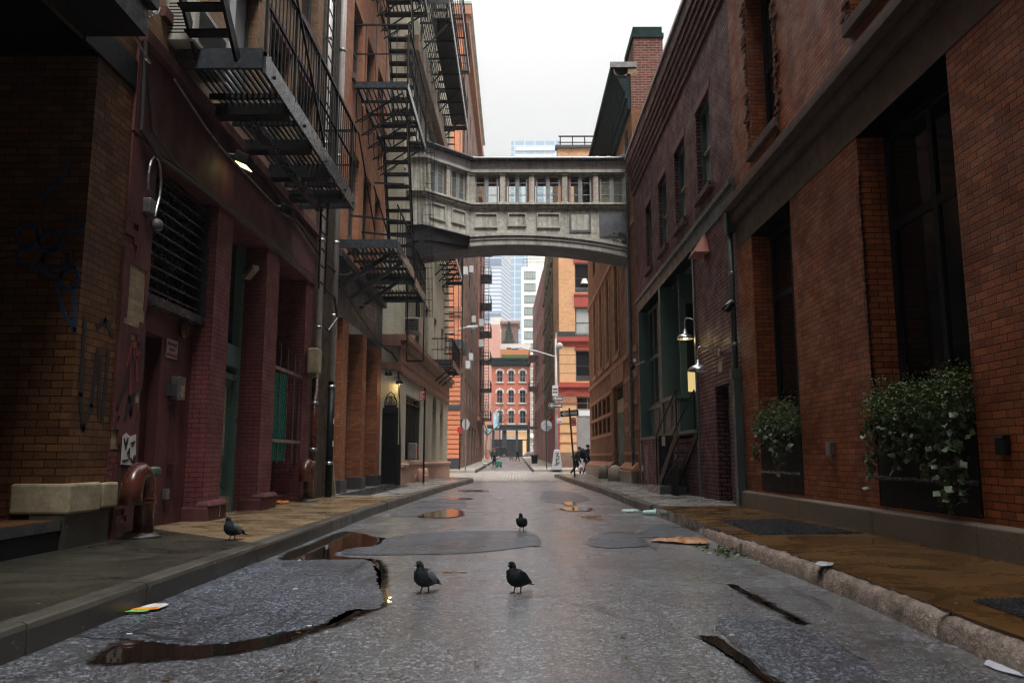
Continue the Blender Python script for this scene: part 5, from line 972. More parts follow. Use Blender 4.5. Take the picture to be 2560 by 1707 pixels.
def pan(F_, a0, a1, z0, z1, m=None, lbl=None):
    b = MB(); t_ = 0.05
    b.fbox(F_, a0, a1, z1 - t_, z1, -0.07, 0.0); b.fbox(F_, a0, a1, z0, z0 + t_, -0.07, 0.0); b.fbox(F_, a0, a0 + t_, z0 + t_, z1 - t_, -0.07, 0.0); b.fbox(F_, a1 - t_, a1, z0 + t_, z1 - t_, -0.07, 0.0)
    p = b.build('panel_frame', m or M['bridge_metal'], sk)
    MB().fbox(F_, a0 + t_, a1 - t_, z0 + t_, z1 - t_, -0.012, 0.0).build('panel', M['bridge_panel'] if m is None else m, p, label=lbl)
pan(FB, -1.55, -0.65, 9.78, 10.36); pan(FB, -0.27, 0.45, 9.83, 10.36); pan(FB, 0.85, 1.75, 9.77, 10.36)
pan(FA, 0.25, 0.95, 9.8, 10.36); pan(FA, 1.25, 1.98, 9.75, 10.36)
b = MB(); b.fbox(FB, 2.1, 2.92, 9.6, 10.36, -0.04, 0.0); b.build('lead_frame', M['lead_patch'], sk); MB().fbox(FB, 2.18, 2.84, 9.68, 10.3, -0.05, -0.041).build('panel', M['bridge_panel'], sk)
b = MB(); b.fbox(FB, 3.25, 4.1, 9.42, 10.36, -0.05, 0.0); b.fbox(FB, 4.1, 4.36, 8.9, 10.5, -0.04, 0.0); b.build('lead_sheet', M['lead_patch'], sk, label='bluish lead sheets patching the right end')
rr = random.Random(3); b = MB()
for i in range(16): x = rr.uniform(3.5, 4.3); z = arch(x) + rr.uniform(0.5, 0.85); b.bar((x, BY - 0.07, z), (x + rr.uniform(-.25, .25), BY - 0.09, z + rr.uniform(-.12, .08)), 0.06, 0.02)
b.build('torn_flashing', M['lead_patch'], sk)
b = MB(); b.box(-4.4, BY + 0.2, 9.5, 4.36, BY + BD, 9.56); b.quad((-4.4, BY + 0.1, 12.38), (4.36, BY + 0.1, 12.38), (4.36, BY + BD, 12.38), (-4.4, BY + BD, 12.38)); b.box(4.3, BY + 0.16, 9.56, 4.35, BY + BD - 0.01, 12.3); b.quad((-1.72, BY + BD - 0.01, 9.56), (4.3, BY + BD - 0.01, 9.56), (4.3, BY + BD - 0.01, 10.75), (-1.72, BY + BD - 0.01, 10.75)); b.quad((-4.4, BY + BD - 0.01, 11.55), (-1.74, BY + BD - 0.01, 11.55), (-1.74, BY + BD - 0.01, 12.36), (-4.4, BY + BD - 0.01, 12.36)); b.build('interior_lining', M['interior'], sk)
b = MB()
for x in (-1.2, 0.08, 2.62, 3.75):
    b.box(x, BY + BD + 0.03, 10.75, x + 0.05, BY + BD + 0.07, 12.08)
b.box(-1.75, BY + BD + 0.03, 11.22, 4.0, BY + BD + 0.07, 11.27); b.build('rear_sash', M['sash_grey'], sk)
# ============================================================ RIGHT SIDE
# ---- red brick building with planters
M['fascia_black'] = surf('matt_black_panel', (0.012, 0.012, 0.014), (0.018, 0.018, 0.02), 0.6, 2, bst=0.08, spec=0.15); M['brick_rough'] = surf('broken_brick_face', (0.14, 0.05, 0.03), (0.07, 0.028, 0.018), 0.8, 9, bst=0.7, bsc=40, bd=0.03)
q0 = thing('red_brick_building', 'red brown brick building with tall dark windows, broken window edges and a granite base', 'building', (4.36, 8, 0))
w0 = [(12.2, 14.27, 0.49, 5.1, 0.42), (7.57, 9.7, 0.49, 5.1, 0.42), (2.9, 5.0, 0.49, 5.1, 0.42), (-2.0, 0.2, 0.49, 5.1, 0.42)]
u0 = [(12.6, 14.02, 6.62, 9.6, 0.42), (8.1, 9.62, 6.62, 9.6, 0.42), (3.6, 5.1, 6.62, 9.6, 0.42), (12.6, 14.02, 11, 13.6, 0.42), (8.1, 9.62, 11, 13.6, 0.42)]
b = MB(); b.wall(FR, -9, 15.2, 0.3, 5.1, w0, 0.42, 9, True, False); b.wall(FR, -9, 15.2, 6.0, 30, u0, 0.42, 9); b.build('wall', M['brick_red'], q0)  # upper wall carried higher out of view to darken the near alley
b = MB(); b.fbox(FR, -9, 15.2, 5.1, 5.62, -0.012, 0.42); b.fbox(FR, -9, 15.22, 5.62, 5.86, -0.1, 0.42); b.fbox(FR, -9, 15.26, 5.86, 5.98, -0.24, 0.42); b.fbox(FR, -9, 15.24, 5.98, 6.08, -0.19, 0.42); b.build('ledge', M['brown_stone'], q0, bevel=0.012)
cuts = [-9, -4, -0.5, 2.4, 5.5, 7.55, 9.72, 12.2, 14.3, 15.25]
for c0, c1 in zip(cuts, cuts[1:]):
    b = MB(); b.hexa([FR.p(c0 + 0.004, 0, -0.1), FR.p(c1 - 0.004, 0, -0.1), FR.p(c1 - 0.004, 0, 0.3), FR.p(c0 + 0.004, 0, 0.3), FR.p(c0 + 0.004, 0.44, -0.1), FR.p(c1 - 0.004, 0.44, -0.1), FR.p(c1 - 0.004, 0.5, 0.3), FR.p(c0 + 0.004, 0.5, 0.3)]); b.build('base_stone', M['granite'], q0, bevel=0.02)
for a0, a1, z0, z1, e in w0: winpart(q0, FR, a0, a1, 0.5, z1, 0.34, M['iron'], M['glass_black'], 1, 0, 0.1, 0.07, 0.05, zs=[3.9])
rr = random.Random(21)
for a0, a1, z0, z1, e in u0:
    winpart(q0, FR, a0, a1, z0, z1, 0.3, M['iron'], M['glass_black'], 0, 1, 0.09)
    MB().fbox(FR, a0 - 0.12, a1 + 0.1, z0 - 0.16, z0, -0.09, 0.3).build('sill', M['brown_stone'], q0, bevel=0.012)
    for sd_ in (0, 1):
        b = MB(); z = z0 - (0.0 if sd_ else 0.3)
        while z < z1:
            n_ = rr.randint(1, 3)
            for k in range(n_):
                wd = rr.uniform(0.06, 0.13); o = sum([0.085 * k]); dd_ = rr.uniform(-0.035, 0.02)
                c0 = a1 + 0.002 + o if sd_ else a0 - 0.002 - o - wd
                b.fbox(FR, c0, c0 + wd, z + rr.uniform(0, .012), z + 0.066 - rr.uniform(0, .012), dd_ - 0.012, 0.03)
            z += 0.074
        b.build('broken_brick_edge', M['brick_rough'] if 'brick_rough' in M else M.setdefault('brick_rough', surf('broken_brick_face', (0.14, 0.05, 0.03), (0.07, 0.028, 0.018), 0.8, 9, bst=0.7, bsc=40, bd=0.03)), q0)
b = MB(); z = 1.2
while z < 4.6:     # toothed, chipped arris beside the second window
    b.fbox(FR, 9.7, 9.7 + rr.uniform(0.02, 0.11) * (1 if 2.6 < z < 4.4 else 0.3), z + 0.006, z + 0.066, -rr.uniform(0.002, 0.014), 0.03); z += 0.074
b.build('chipped_arris', M['brick_rough'], q0)
M['leaf_a'] = surf('glossy_box_leaf', (0.10, 0.15, 0.03), (0.022, 0.045, 0.011), 0.45, 9, bst=0, dirt=0); M['leaf_b'] = surf('variegated_ivy_leaf', (0.10, 0.15, 0.075), (0.02, 0.045, 0.013), 0.42, 14, bst=0, dirt=0); M['twig'] = plain('brown_twig', (0.05, 0.035, 0.02), 0.7)
def leaves(b, c, r, n, sz, rr_, up=0.3):
    for i in range(n):
        d = Vector((rr_.gauss(0, 1), rr_.gauss(0, 1), rr_.gauss(0, 1))); d = d.normalized() * (rr_.random() ** 0.4); p = Vector((c[0] + d.x * r[0], c[1] + d.y * r[1], c[2] + d.z * r[2]))
        leaf(b, p, sz * rr_.uniform(0.7, 1.3), rr_, up)
def leaf(b, p, s_, rr_, up=0.3, ivy=False):
    n_ = Vector((rr_.uniform(-1, 1), rr_.uniform(-1, 1), rr_.uniform(-0.4, 1) + up)).normalized(); a = n_.orthogonal().normalized(); a.rotate(Matrix.Rotation(rr_.uniform(0, 6.28), 3, n_)); c_ = n_.cross(a)
    if ivy: b.add([p, p + a * s_ * 0.55 + c_ * s_ * 0.5, p + c_ * s_ * 0.3 + a * s_ * 0.15 + n_ * s_ * 0.06, p + c_ * s_, p - a * s_ * 0.15 + c_ * s_ * 0.3 + n_ * s_ * 0.06, p - a * s_ * 0.55 + c_ * s_ * 0.5], [[0, 1, 2], [2, 1, 3], [0, 2, 3, 4] if False else [0, 2, 4], [4, 2, 3], [0, 4, 5], [5, 4, 3]])
    else: b.add([p, p + a * s_ * 0.3 + c_ * s_ * 0.5 + n_ * s_ * 0.07, p + c_ * s_, p - a * s_ * 0.3 + c_ * s_ * 0.5 + n_ * s_ * 0.07], [[0, 1, 2, 3]])
def planter(a0, a1, zt, lb, seed, hi):
    rr_ = random.Random(seed); p = thing('planter_box', 'black window planter with a steel rail, ' + lb, 'planter', FR.p((a0 + a1) / 2, 0.5, 0.1), 'planters in the tall windows')
    b = MB(); b.fbox(FR, a0 + 0.02, a1 - 0.02, 0.5, zt, 0.0, 0.3); b.build('box', M['fascia_black'] if 'fascia_black' in M else M.setdefault('fascia_black', surf('matt_black_panel', (0.012, 0.012, 0.014), (0.018, 0.018, 0.02), 0.6, 2, bst=0.08, spec=0.15)), p)
    MB().tube([FR.p(a0 + 0.01, 0.82, -0.03), FR.p(a1 - 0.01, 0.82, -0.03)], 0.026, 10).build('rail', M['iron_wet'], p)
    h = thing('boxwood_hedge', 'clipped boxwood growing in the planter, ' + lb, 'shrub', FR.p((a0 + a1) / 2, zt, 0.1), 'shrubs in the window planters')
    b = MB(); n_ = 16 if hi else 12
    for i in range(n_):
        t_ = i / (n_ - 1); a = a0 + 0.05 + (a1 - a0 - 0.1) * t_; ht = (0.32 + 0.1 * rr_.random() + (0.1 * (1 - t_) if hi else 0.05 * math.sin(3 * t_)))
        leaves(b, FR.p(a, zt + ht * 0.6, -0.01), (0.2, 0.12, ht * 0.72), 560 if hi else 430, 0.034, rr_)
    for i in range(90): a = rr_.uniform(a0, a1); leaves(b, FR.p(a, zt + 0.52 + rr_.uniform(-.1, .1), -0.02 + rr_.uniform(-.2, .1)), (0.03, 0.03, 0.08), 5, 0.026, rr_)
    b.build('foliage', M['leaf_a'], h)
    b = MB()
    for i in range(18): a = rr_.uniform(a0 + .1, a1 - .1); b.tube([FR.p(a, zt - 0.05, 0.08), FR.p(a + rr_.uniform(-.1, .1), zt + 0.4, -0.05)], 0.006, 4)
    b.build('stems', M['twig'], h)
    v = thing('ivy', 'trailing variegated ivy spilling over the planter, ' + lb, 'ivy', FR.p((a0 + a1) / 2, zt, -0.05), 'ivy trailing from the planters')
    b = MB(); s_ = MB()
    trails = [(a0 + (a1 - a0) * t_, L_) for t_, L_ in ([(0.05, 0.75), (0.1, 0.6), (0.16, 0.9), (0.22, 0.5), (0.27, 0.75), (0.33, 0.45), (0.4, 0.35), (0.5, 0.25), (0.58, 0.3), (0.66, 0.4), (0.74, 0.22), (0.8, 0.2), (0.9, 0.28), (0.97, 0.4), (0.99, 0.6)] if hi else [(0.05, 0.25), (0.2, 0.3), (0.34, 0.62), (0.42, 0.4), (0.55, 0.25), (0.7, 0.2), (0.85, 0.3), (0.97, 0.45)])]
    for a, L_ in trails:
        pts = []; x_ = -0.08
        for i in range(9): pts.append(FR.p(a + rr_.uniform(-.03, .03), zt + 0.12 - (L_ + 0.12) * i / 8, x_ - 0.05 * math.sin(2 * i / 8) + rr_.uniform(-.015, .015)))
        s_.tube([FR.p(a, zt + 0.12, -0.02)] + pts, 0.004, 4)
        for i in range(int(12 + 22 * L_)): p0 = Vector(rr_.choice(pts)); leaf(b, p0 + Vector((rr_.uniform(-.05, .04), rr_.uniform(-.06, .06), rr_.uniform(-.05, .05))), rr_.uniform(0.055, 0.1), rr_, 0.2, True)
    for i in range(90 if hi else 55): a = rr_.uniform(a0, a1); leaf(b, Vector(FR.p(a, zt + rr_.uniform(-.12, .18), -0.12 + rr_.uniform(-.1, .08))), rr_.uniform(0.04, 0.075), rr_, 0.2, True)
    b.build('leaves', M['leaf_b'], v); s_.build('stems', M['twig'], v)
planter(12.22, 14.25, 1.42, 'window nearest the plum building', 4, False)
planter(7.59, 9.68, 1.36, 'large near window', 5, True)
planter(2.92, 4.98, 1.36, 'furthest right window', 6, True)
solo('outlet_box', MB().fbox(FR, 10.95, 11.12, 1.07, 1.27, -0.07, 0.0), M['steel'], 'grey outlet box on the red brick between the planters', 'outlet box', bevel=0.01)
mb_ = thing('mail_box', 'black metal box on the red brick right of the large planter', 'box', FR.p(7.15, 1.1, -0.05)); MB().fbox(FR, 7.07, 7.22, 1.08, 1.26, -0.06, 0).build('case', M['iron'], mb_, bevel=0.012); MB().fbox(FR, 7.09, 7.2, 1.23, 1.242, -0.066, -0.058).build('slot', M['steel'], mb_)
dp = downpipe(15.3, 4.26, 2.68, 5.6, 0.055, M['green_grey'], 'grey green square downpipe between the red and plum brick', (3.2, 4.6)); MB().box(4.2, 15.22, 0.16, 4.34, 15.4, 2.6).build('foot', M['green_grey'], dp); MB().box(4.16, 15.2, 2.55, 4.35, 15.42, 2.75).build('shoe', M['green_grey'], dp, bevel=0.01); MB().box(4.17, 15.2, 5.45, 4.35, 15.42, 5.85).build('hopper', M['green_grey'], dp, bevel=0.01)
cm = thing('security_camera', 'pair of black security cameras on the grey green downpipe', 'camera', (4.2, 15.15, 3.95))
MB().lathe((4.22, 15.16, 3.86), [(0.03, 0), (0.03, 0.2), (0.02, 0.22)], 8).build('mount', M['steel'], cm); b = MB(); b.bar((4.2, 15.1, 4.0), (4.06, 15.06, 3.84), 0.09, 0.09); b.bar((4.2, 15.2, 4.02), (4.04, 15.26, 3.9), 0.08, 0.08); b.build('body', M['iron'], cm, bevel=0.015); MB().bar((4.16, 15.08, 4.06), (4.08, 15.06, 3.98), 0.1, 0.012).build('hood', M['sign_white'], cm)

# ---- plum painted brick building with green storefront
q1 = thing('plum_brick_building', 'plum painted brick building with corbelled cornice and a dark green storefront', 'building', (4.36, 21, 0))
uw = [(16.95, 18.25), (19.55, 20.85), (22.08, 23.3), (24.6, 25.65)]
h1 = [(16.2, 17.3, 0.16, 2.58, 0.32), (18.95, 27.7, 1.72, 6.1, 0.3)] + [(a0, a1, 7.1, 9.27, 0.3) for a0, a1 in uw]
b = MB(); b.wall(FR, 15.2, 28.2, 0.0, 12.0, h1, 0.3, 9, True, True); b.build('wall', M['brick_plum'], q1)
b = MB()
for i, (z0, z1, d_) in enumerate(((10.55, 10.75, 0.05), (10.75, 10.95, 0.09), (10.95, 11.15, 0.13), (11.15, 11.35, 0.17), (11.35, 11.55, 0.21), (11.55, 11.95, 0.25))): b.fbox(FR, 15.2 - 0.0, 28.2, z0 + 0.002, z1, -d_, 0.05)
b.build('corbelled_cornice', M['brick_plum'], q1)
b = MB(); b.fbox(FR, 15.2, 28.25, 11.952, 12.06, -0.3, 0.6); b.build('coping', M['steel'], q1)
for a0, a1 in uw:
    b = MB(); F_ = FR; b.fbox(FR, a0, a0 + 0.1, 7.1, 9.27, 0.12, 0.24); b.fbox(FR, a1 - 0.1, a1, 7.1, 9.27, 0.12, 0.24); b.fbox(FR, a0 + 0.1, a1 - 0.1, 9.17, 9.27, 0.12, 0.24); b.fbox(FR, a0 + 0.1, a1 - 0.1, 7.1, 7.18, 0.12, 0.24)
    w_ = b.build('window', M['green_paint'], q1)
    b = MB(); m_ = 8.15; b.fbox(FR, a0 + 0.1, a0 + 0.17, 7.18, m_, 0.2, 0.25); b.fbox(FR, a1 - 0.17, a1 - 0.1, 7.18, m_, 0.2, 0.25); b.fbox(FR, a0 + 0.1, a1 - 0.1, m_, m_ + 0.06, 0.15, 0.25); b.build('sash', M['limestone'], w_)
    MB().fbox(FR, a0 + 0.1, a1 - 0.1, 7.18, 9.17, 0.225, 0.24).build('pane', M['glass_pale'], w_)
    MB().fbox(FR, a0 - 0.1, a1 + 0.1, 6.96, 7.1, -0.1, 0.12).build('sill', M['brick_plum'], q1); MB().fbox(FR, a0 - 0.12, a1 + 0.12, 9.275, 9.5, -0.012, 0.1).build('lintel', M['plum_stone'] if 'plum_stone' in M else M.setdefault('plum_stone', surf('plum_painted_stone', (0.17, 0.07, 0.075), (0.14, 0.055, 0.06), 0.55, 3, bst=0.1)), q1)
b = MB(); b.fbox(FR, 15.25, 27.75, 6.1, 6.45, -0.03, 0.28); b.fbox(FR, 15.25, 27.8, 6.45, 6.55, -0.1, 0.1); b.build('storefront_beam', M['green_grey'], q1)
# storefront: far half glazed, near half a deep porch
b = MB(); b.fbox(FR, 18.9, 19.05, 0.16, 6.1, -0.03, 0.3); b.fbox(FR, 23.35, 23.62, 1.72, 6.1, -0.03, 0.95); b.fbox(FR, 27.5, 27.72, 0.16, 6.1, -0.03, 0.5); b.fbox(FR, 21.0, 23.35, 2.72, 6.1, 0.9, 0.95); split_build(b, 'storefront_frame', M['green_paint'], q1)
b = MB(); b.fbox(FR, 23.62, 27.5, 1.72, 2.66, 0.3, 0.36); b.fbox(FR, 21.2, 23.35, 1.72, 2.66, 0.02, 0.08); b.fbox(FR, 18.95, 27.6, 1.66, 1.74, -0.06, 0.3); b.fbox(FR, 23.6, 27.5, 2.64, 2.75, 0.2, 0.36); b.fbox(FR, 21.1, 23.4, 2.64, 2.74, -0.1, 0.95)
for a0, a1, d_ in ((23.8, 25.5, 0.28), (25.7, 27.4, 0.28), (21.35, 22.2, 0.0), (22.35, 23.25, 0.0)):
    b.fbox(FR, a0, a0 + 0.09, 1.85, 2.6, d_, d_ + 0.02); b.fbox(FR, a1 - 0.09, a1, 1.85, 2.6, d_, d_ + 0.02); b.fbox(FR, a0 + .09, a1 - .09, 1.85, 1.94, d_, d_ + 0.02); b.fbox(FR, a0 + .09, a1 - .09, 2.51, 2.6, d_, d_ + 0.02)
b.build('stall_riser', M['green_paint'], q1)
for a0, a1 in ((23.62, 25.55), (25.6, 27.5)): winpart(q1, FR, a0, a1, 2.75, 6.1, 0.3, M['green_paint'], M['glass'], 1, 0, 0.12, 0.08, 0.05, zs=[4.4])
b = MB(); b.fbox(FR, 18.95, 21.2, 1.55, 1.7, 0.0, 1.5); b.fbox(FR, 18.95, 18.99, 1.7, 6.1, 0.3, 1.5); b.fbox(FR, 18.99, 23.35, 6.02, 6.1, 0.3, 1.5); b.fbox(FR, 18.99, 21.25, 1.7, 6.02, 1.46, 1.5); b.build('porch', M['green_paint'], q1)
FP = Face(0, 21.2, 1, 0, 0, 1)
b = MB(); b.fbox(FP, 4.44, 5.84, 1.72, 2.62, 0, 0.05); b.fbox(FP, 4.44, 4.62, 2.62, 6.0, 0, 0.06); b.fbox(FP, 4.98, 5.84, 2.62, 6.0, 0.0, 0.06); b.fbox(FP, 4.62, 4.98, 5.2, 6.0, 0.0, 0.06); b.fbox(FP, 4.4, 5.2, 2.6, 2.7, -0.07, 0.08); b.fbox(FP, 4.62, 4.98, 2.72, 2.8, 0, 0.06); b.fbox(FP, 4.62, 4.98, 3.35, 3.42, 0, 0.06); b.build('porch_side', M['green_paint'], q1)
MB().fbox(FP, 4.62, 4.98, 2.8, 3.35, 0.02, 0.05).build('glow_panel', glow('lamplight_glow_panel', (0.6, 0.46, 0.2), 0.45), q1); MB().fbox(FP, 4.62, 4.98, 3.42, 5.2, 0.02, 0.05).build('pane', M['glass'], q1)  # lamplight on the yellow panel is put in as its own glow
dr_ = MB().fbox(FR, 16.2, 17.3, 0.16, 2.58, 0.26, 0.32).build('door', M['green_grey'], q1, label='narrow grey green door in the plum brick')
b = MB(); b.fbox(FR, 16.42, 16.62, 0.9, 2.2, 0.248, 0.262); b.fbox(FR, 16.7, 17.1, 0.4, 1.0, 0.25, 0.262); b.fbox(FR, 16.25, 17.25, 1.08, 1.13, 0.25, 0.262); b.build('panel', M['fascia'], dr_)
MB().tube([FR.p(17.2, 1.12, 0.2), FR.p(17.05, 1.12, 0.2)], 0.016, 6).build('handle', M['steel'], dr_)
b = MB(); b.fbox(FR, 26.3, 27.0, 0.35, 1.45, -0.004, 0.05); b.build('cellar_window', M['maroon_door'], q1)
solo('number_plate', MB().fbox(FR, 16.62, 16.92, 2.85, 3.07, -0.02, 0.0), M['limestone'], 'small pale stone plate under the silver gooseneck lamp', 'plate')
solo('meter_box', MB().fbox(FR, 27.25, 27.42, 0.62, 0.8, -0.06, 0.0), M['limestone'], 'tiny pale meter box by the far corner of the plum building', 'box', bevel=0.01)
vt = thing('vent_hood', 'pyramid shaped reddish vent hood under the green beam', 'vent', (4.2, 17.7, 5.8))
MB().hexa([(4.02, 17.35, 5.62), (4.36, 17.35, 5.62), (4.36, 18.05, 5.62), (4.02, 18.05, 5.62), (4.33, 17.65, 6.12), (4.36, 17.65, 6.12), (4.36, 17.75, 6.12), (4.33, 17.75, 6.12)]).build('hood', M['vent_red'] if 'vent_red' in M else M.setdefault('vent_red', surf('salmon_red_metal', (0.38, 0.13, 0.09), (0.28, 0.1, 0.07), 0.45, 4, bst=0.1)), vt); MB().box(4.3, 17.6, 5.48, 4.36, 17.8, 5.62).build('outlet', M['vent_red'], vt)
def goose(mx, my, mz, sx, sy, sz, R, lb, lit, m):
    l = thing('gooseneck_lamp', lb, 'lamp', (sx, sy, sz), 'gooseneck barn lamps on the plum building'); top = sz + 0.5
    pts = [(mx, my, mz)]; 
    for i in range(9): t_ = i / 8; a = math.pi * t_; pts.append((mx + (sx - mx) * (0.35 + 0.65 * (1 - math.cos(a)) / 2), my + (sy - my) * (0.35 + 0.65 * (1 - math.cos(a)) / 2), mz + 0.02 + (top - mz) * math.sin(a * 0.62) if t_ < 0.8 else top - (t_ - 0.8) * 0.4))
    pts.append((sx, sy, sz + 0.2)); MB().tube(pts, 0.017, 8).build('arm', m, l, smooth=True)
    MB().lathe((mx, my, mz), [(0.07, -0.02), (0.07, 0.01), (0.03, 0.05)], 14, 'x').build('wall_plate', m, l)
    b = MB().lathe((sx, sy, sz), [(R, 0.0), (R * 1.02, 0.02), (R * 0.92, 0.07), (R * 0.62, 0.115), (R * 0.3, 0.135), (R * 0.27, 0.2), (R * 0.16, 0.24)], 24, 'z', False); b.lathe((sx, sy, sz), [(R * 0.98, 0.004), (R * 0.85, 0.055), (R * 0.5, 0.1), (0.02, 0.11)], 24, 'z', False); b.build('shade', m, l, smooth=True)
    MB().ell((sx, sy, sz + 0.045), 0.05, 0.05, 0.05, 10, 8).build('bulb', glow('lamp_bulb_glow', (1, 0.76, 0.34), 14) if lit else M['blind'], l)
    if lit:
        ld = bpy.data.lights.new('lamp_glow', 'POINT'); ld.energy = 2.5; ld.color = (1, 0.74, 0.34); ld.shadow_soft_size = 0.05; lo = bpy.data.objects.new('lamp_glow', ld); COL.objects.link(lo); lo.parent = l; lo.location = (0, 0, -0.03)
goose(4.33, 16.75, 3.27, 3.86, 16.7, 2.86, 0.2, 'silver gooseneck barn lamp beside the narrow door, unlit', False, M['alu'])
goose(4.5, 19.0, 4.3, 4.27, 19.75, 4.0, 0.2, 'lit gooseneck barn lamp glowing in the green porch', True, M['alu'])
# iron stair up to the porch
stp = thing('iron_stair', 'black iron stair with handrails climbing to the green porch', 'stair', (4.05, 21, 0.16))
MB().box(3.62, 20.2, 0.16, 4.3, 22.1, 0.36).build('bottom_step', M['iron_wet'], stp, bevel=0.012)
b = MB()
for x in (3.86, 4.32): b.bar((x, 21.7, 0.3), (x, 19.0, 1.66), 0.03, 0.24)
b.build('stringer', M['iron'], stp)
b = MB()
for i in range(6): z = 0.55 + 0.21 * i; y = 21.5 - 0.42 * i; b.box(3.87, y - 0.14, z, 4.31, y + 0.14, z + 0.03)
b.build('treads', M['iron_wet'], stp)
for x in (3.86, 4.3):
    b = MB(); b.tube([(x, 21.9, 0.36), (x, 21.9, 1.66), (x, 19.1, 2.66), (x, 19.1, 1.7)], 0.02, 8); b.build('handrail', M['iron'], stp)
b = MB(); b.box(3.9, 21.78, 0.36, 4.3, 21.82, 1.66); b.box(4.08, 21.75, 0.36, 4.12, 21.78, 1.66); b.box(3.9, 21.74, 1.1, 4.3, 21.78, 1.14); b.build('gate_panel', M['iron'], stp); MB().box(3.98, 21.735, 1.38, 4.07, 21.742, 1.64).build('notice', plain('pinkish_notice', (0.4, 0.27, 0.25), 0.6), stp)
b = MB(); b.bar((3.86, 21.0, 0.3), (3.86, 19.1, 1.1), 0.03, 0.03)
for i in range(9): b.box(3.85, 19.1 + 0.1 * i, 0.16, 3.87, 19.115 + 0.1 * i, 1.0 - 0.04 * i)
b.build('side_bars', M['iron'], stp)
cm = thing('security_camera', 'security camera on a short pole at the green storefront corner', 'camera', (4.1, 27.2, 4.25)); MB().tube([(4.33, 26.4, 4.25), (4.2, 27.6, 4.25)], 0.025, 8).build('arm', M['steel'], cm); MB().bar((4.2, 27.75, 4.3), (4.12, 28.05, 4.18), 0.12, 0.12).build('body', M['iron'], cm, bevel=0.02); MB().box(4.14, 27.6, 4.38, 4.24, 27.72, 4.48).build('cap', M['sign_white'], cm)

# ---- brown brick building behind the bridge, with chimney and green cornice
q2 = thing('brown_brick_building', 'sandy brown brick building with a dark green cornice and teal door past the bridge', 'building', (4.36, 37, 0))
h2 = [(31.95, 35.2, 0.0, 4.1, 0.3)] + [(a0, a1, z0, z1, 0.14) for a0, a1 in ((36.6, 37.7), (38.1, 39.6), (40.1, 41.6), (42.1, 43.5), (44, 44.9)) for z0, z1 in ((2.25, 2.95), (3.12, 3.9))]
tw = [(29.6, 30.9), (33.0, 34.2), (36.2, 37.4), (39.2, 40.4), (42.2, 43.4)]
h2 += [(a0, a1, 5.6, 9.4, 0.2) for a0, a1 in tw[1:]] + [(a0, a1, 11.0, 13.0, 0.2) for a0, a1 in tw]
b = MB(); b.wall(FR, 28.2, 46.4, 0.0, 14.0, h2, 0.2, 9); b.build('wall', M['brick_brown'], q2); MB().box(4.37, 28.26, 11.0, 10, 28.34, 15.3).build('party_wall', M['brick_chimney'], q2)
M['quoin'] = surf('pale_sandy_quoin_stone', (0.42, 0.22, 0.115), (0.3, 0.15, 0.08), 0.7, 3, bst=0.3, streak=0.4); M['patch_brown'] = surf('dark_infill_render', (0.05, 0.03, 0.022), (0.028, 0.018, 0.015), 0.7, 1.4, bst=0.3, streak=0.5)
b = MB()
for a0, a1, z0, z1, e in h2[1:]: b.fbox(FR, a0, a1, z0, z1, e - 0.015, e + 0.02)
split_build(b, 'window_infill', M['patch_brown'], q2)
for a0, a1 in tw[1:]:
    b = MB()
    for i in range(16):
        z = 5.4 + 0.27 * i; ex = 0.16 if i % 2 else 0.03
        b.fbox(FR, a0 - 0.02 - ex - 0.14, a0 + 0.02, z + 0.004, z + 0.262, -0.035, 0.05); b.fbox(FR, a1 - 0.02, a1 + 0.02 + ex + 0.14, z + 0.004, z + 0.262, -0.035, 0.05)
    b.fbox(FR, a0 - 0.35, a1 + 0.35, 5.2, 5.4, -0.09, 0.05); b.build('quoins', M['quoin'], q2)
b = MB()
for z in (2.06, 2.98, 3.96): b.fbox(FR, 35.6, 46.4, z, z + 0.15, -0.03, 0.05); b.fbox(FR, 28.25, 31.6, z, z + 0.2, -0.03, 0.05)
for z in (4.86, 9.6): b.fbox(FR, 28.25, 46.4, z, z + 0.2, -0.06, 0.05)
for y0, y1 in ((28.25, 31.9), (35.3, 46.45)):
    b.fbox(FR, y0, y1, 1.18, 1.3, -0.05, 0.05); b.hexa([FR.p(y0, 0.6, -0.24), FR.p(y1, 0.6, -0.24), FR.p(y1, 0.6, 0.05), FR.p(y0, 0.6, 0.05), FR.p(y0, 0.68, -0.24), FR.p(y1, 0.68, -0.24), FR.p(y1, 0.95, 0.05), FR.p(y0, 0.95, 0.05)])
b.build('stone_courses', M['sandstone'], q2)
b = MB()
for y0, y1 in ((28.6, 31.9), (35.3, 46.5)): b.fbox(FR, y0, y1, 0.0, 0.6, -0.28, 0.05)
b.build('granite_base', M['granite_pale'], q2, bevel=0.015)
for y in (31.75, 35.55): MB().lathe(FR.p(y, 0.1, -0.42), [(0.27, 0.0), (0.27, 0.42), (0.24, 0.55), (0.15, 0.65), (0.0, 0.69)], 14).build('wheel_guard', M['granite_pale'], q2, smooth=True)
b = MB()
for i in range(6): a = 31.75 + 0.62 * i; b.hexa([FR.p(a + 0.12 * (2.5 - i) * -0.2, 4.12, -0.05), FR.p(a + 0.57 + 0.12 * (2.5 - i) * -0.2, 4.12, -0.05), FR.p(a + 0.57 + 0.12 * (2.5 - i) * -0.2, 4.12, 0.05), FR.p(a + 0.12 * (2.5 - i) * -0.2, 4.12, 0.05), FR.p(a - 0.1 * (2.5 - i), 4.85, -0.05), FR.p(a + 0.57 - 0.1 * (2.5 - i), 4.85, -0.05), FR.p(a + 0.57 - 0.1 * (2.5 - i), 4.85, 0.05), FR.p(a - 0.1 * (2.5 - i), 4.85, 0.05)])
b.build('voussoirs', M['sandstone'], q2)
d = MB()
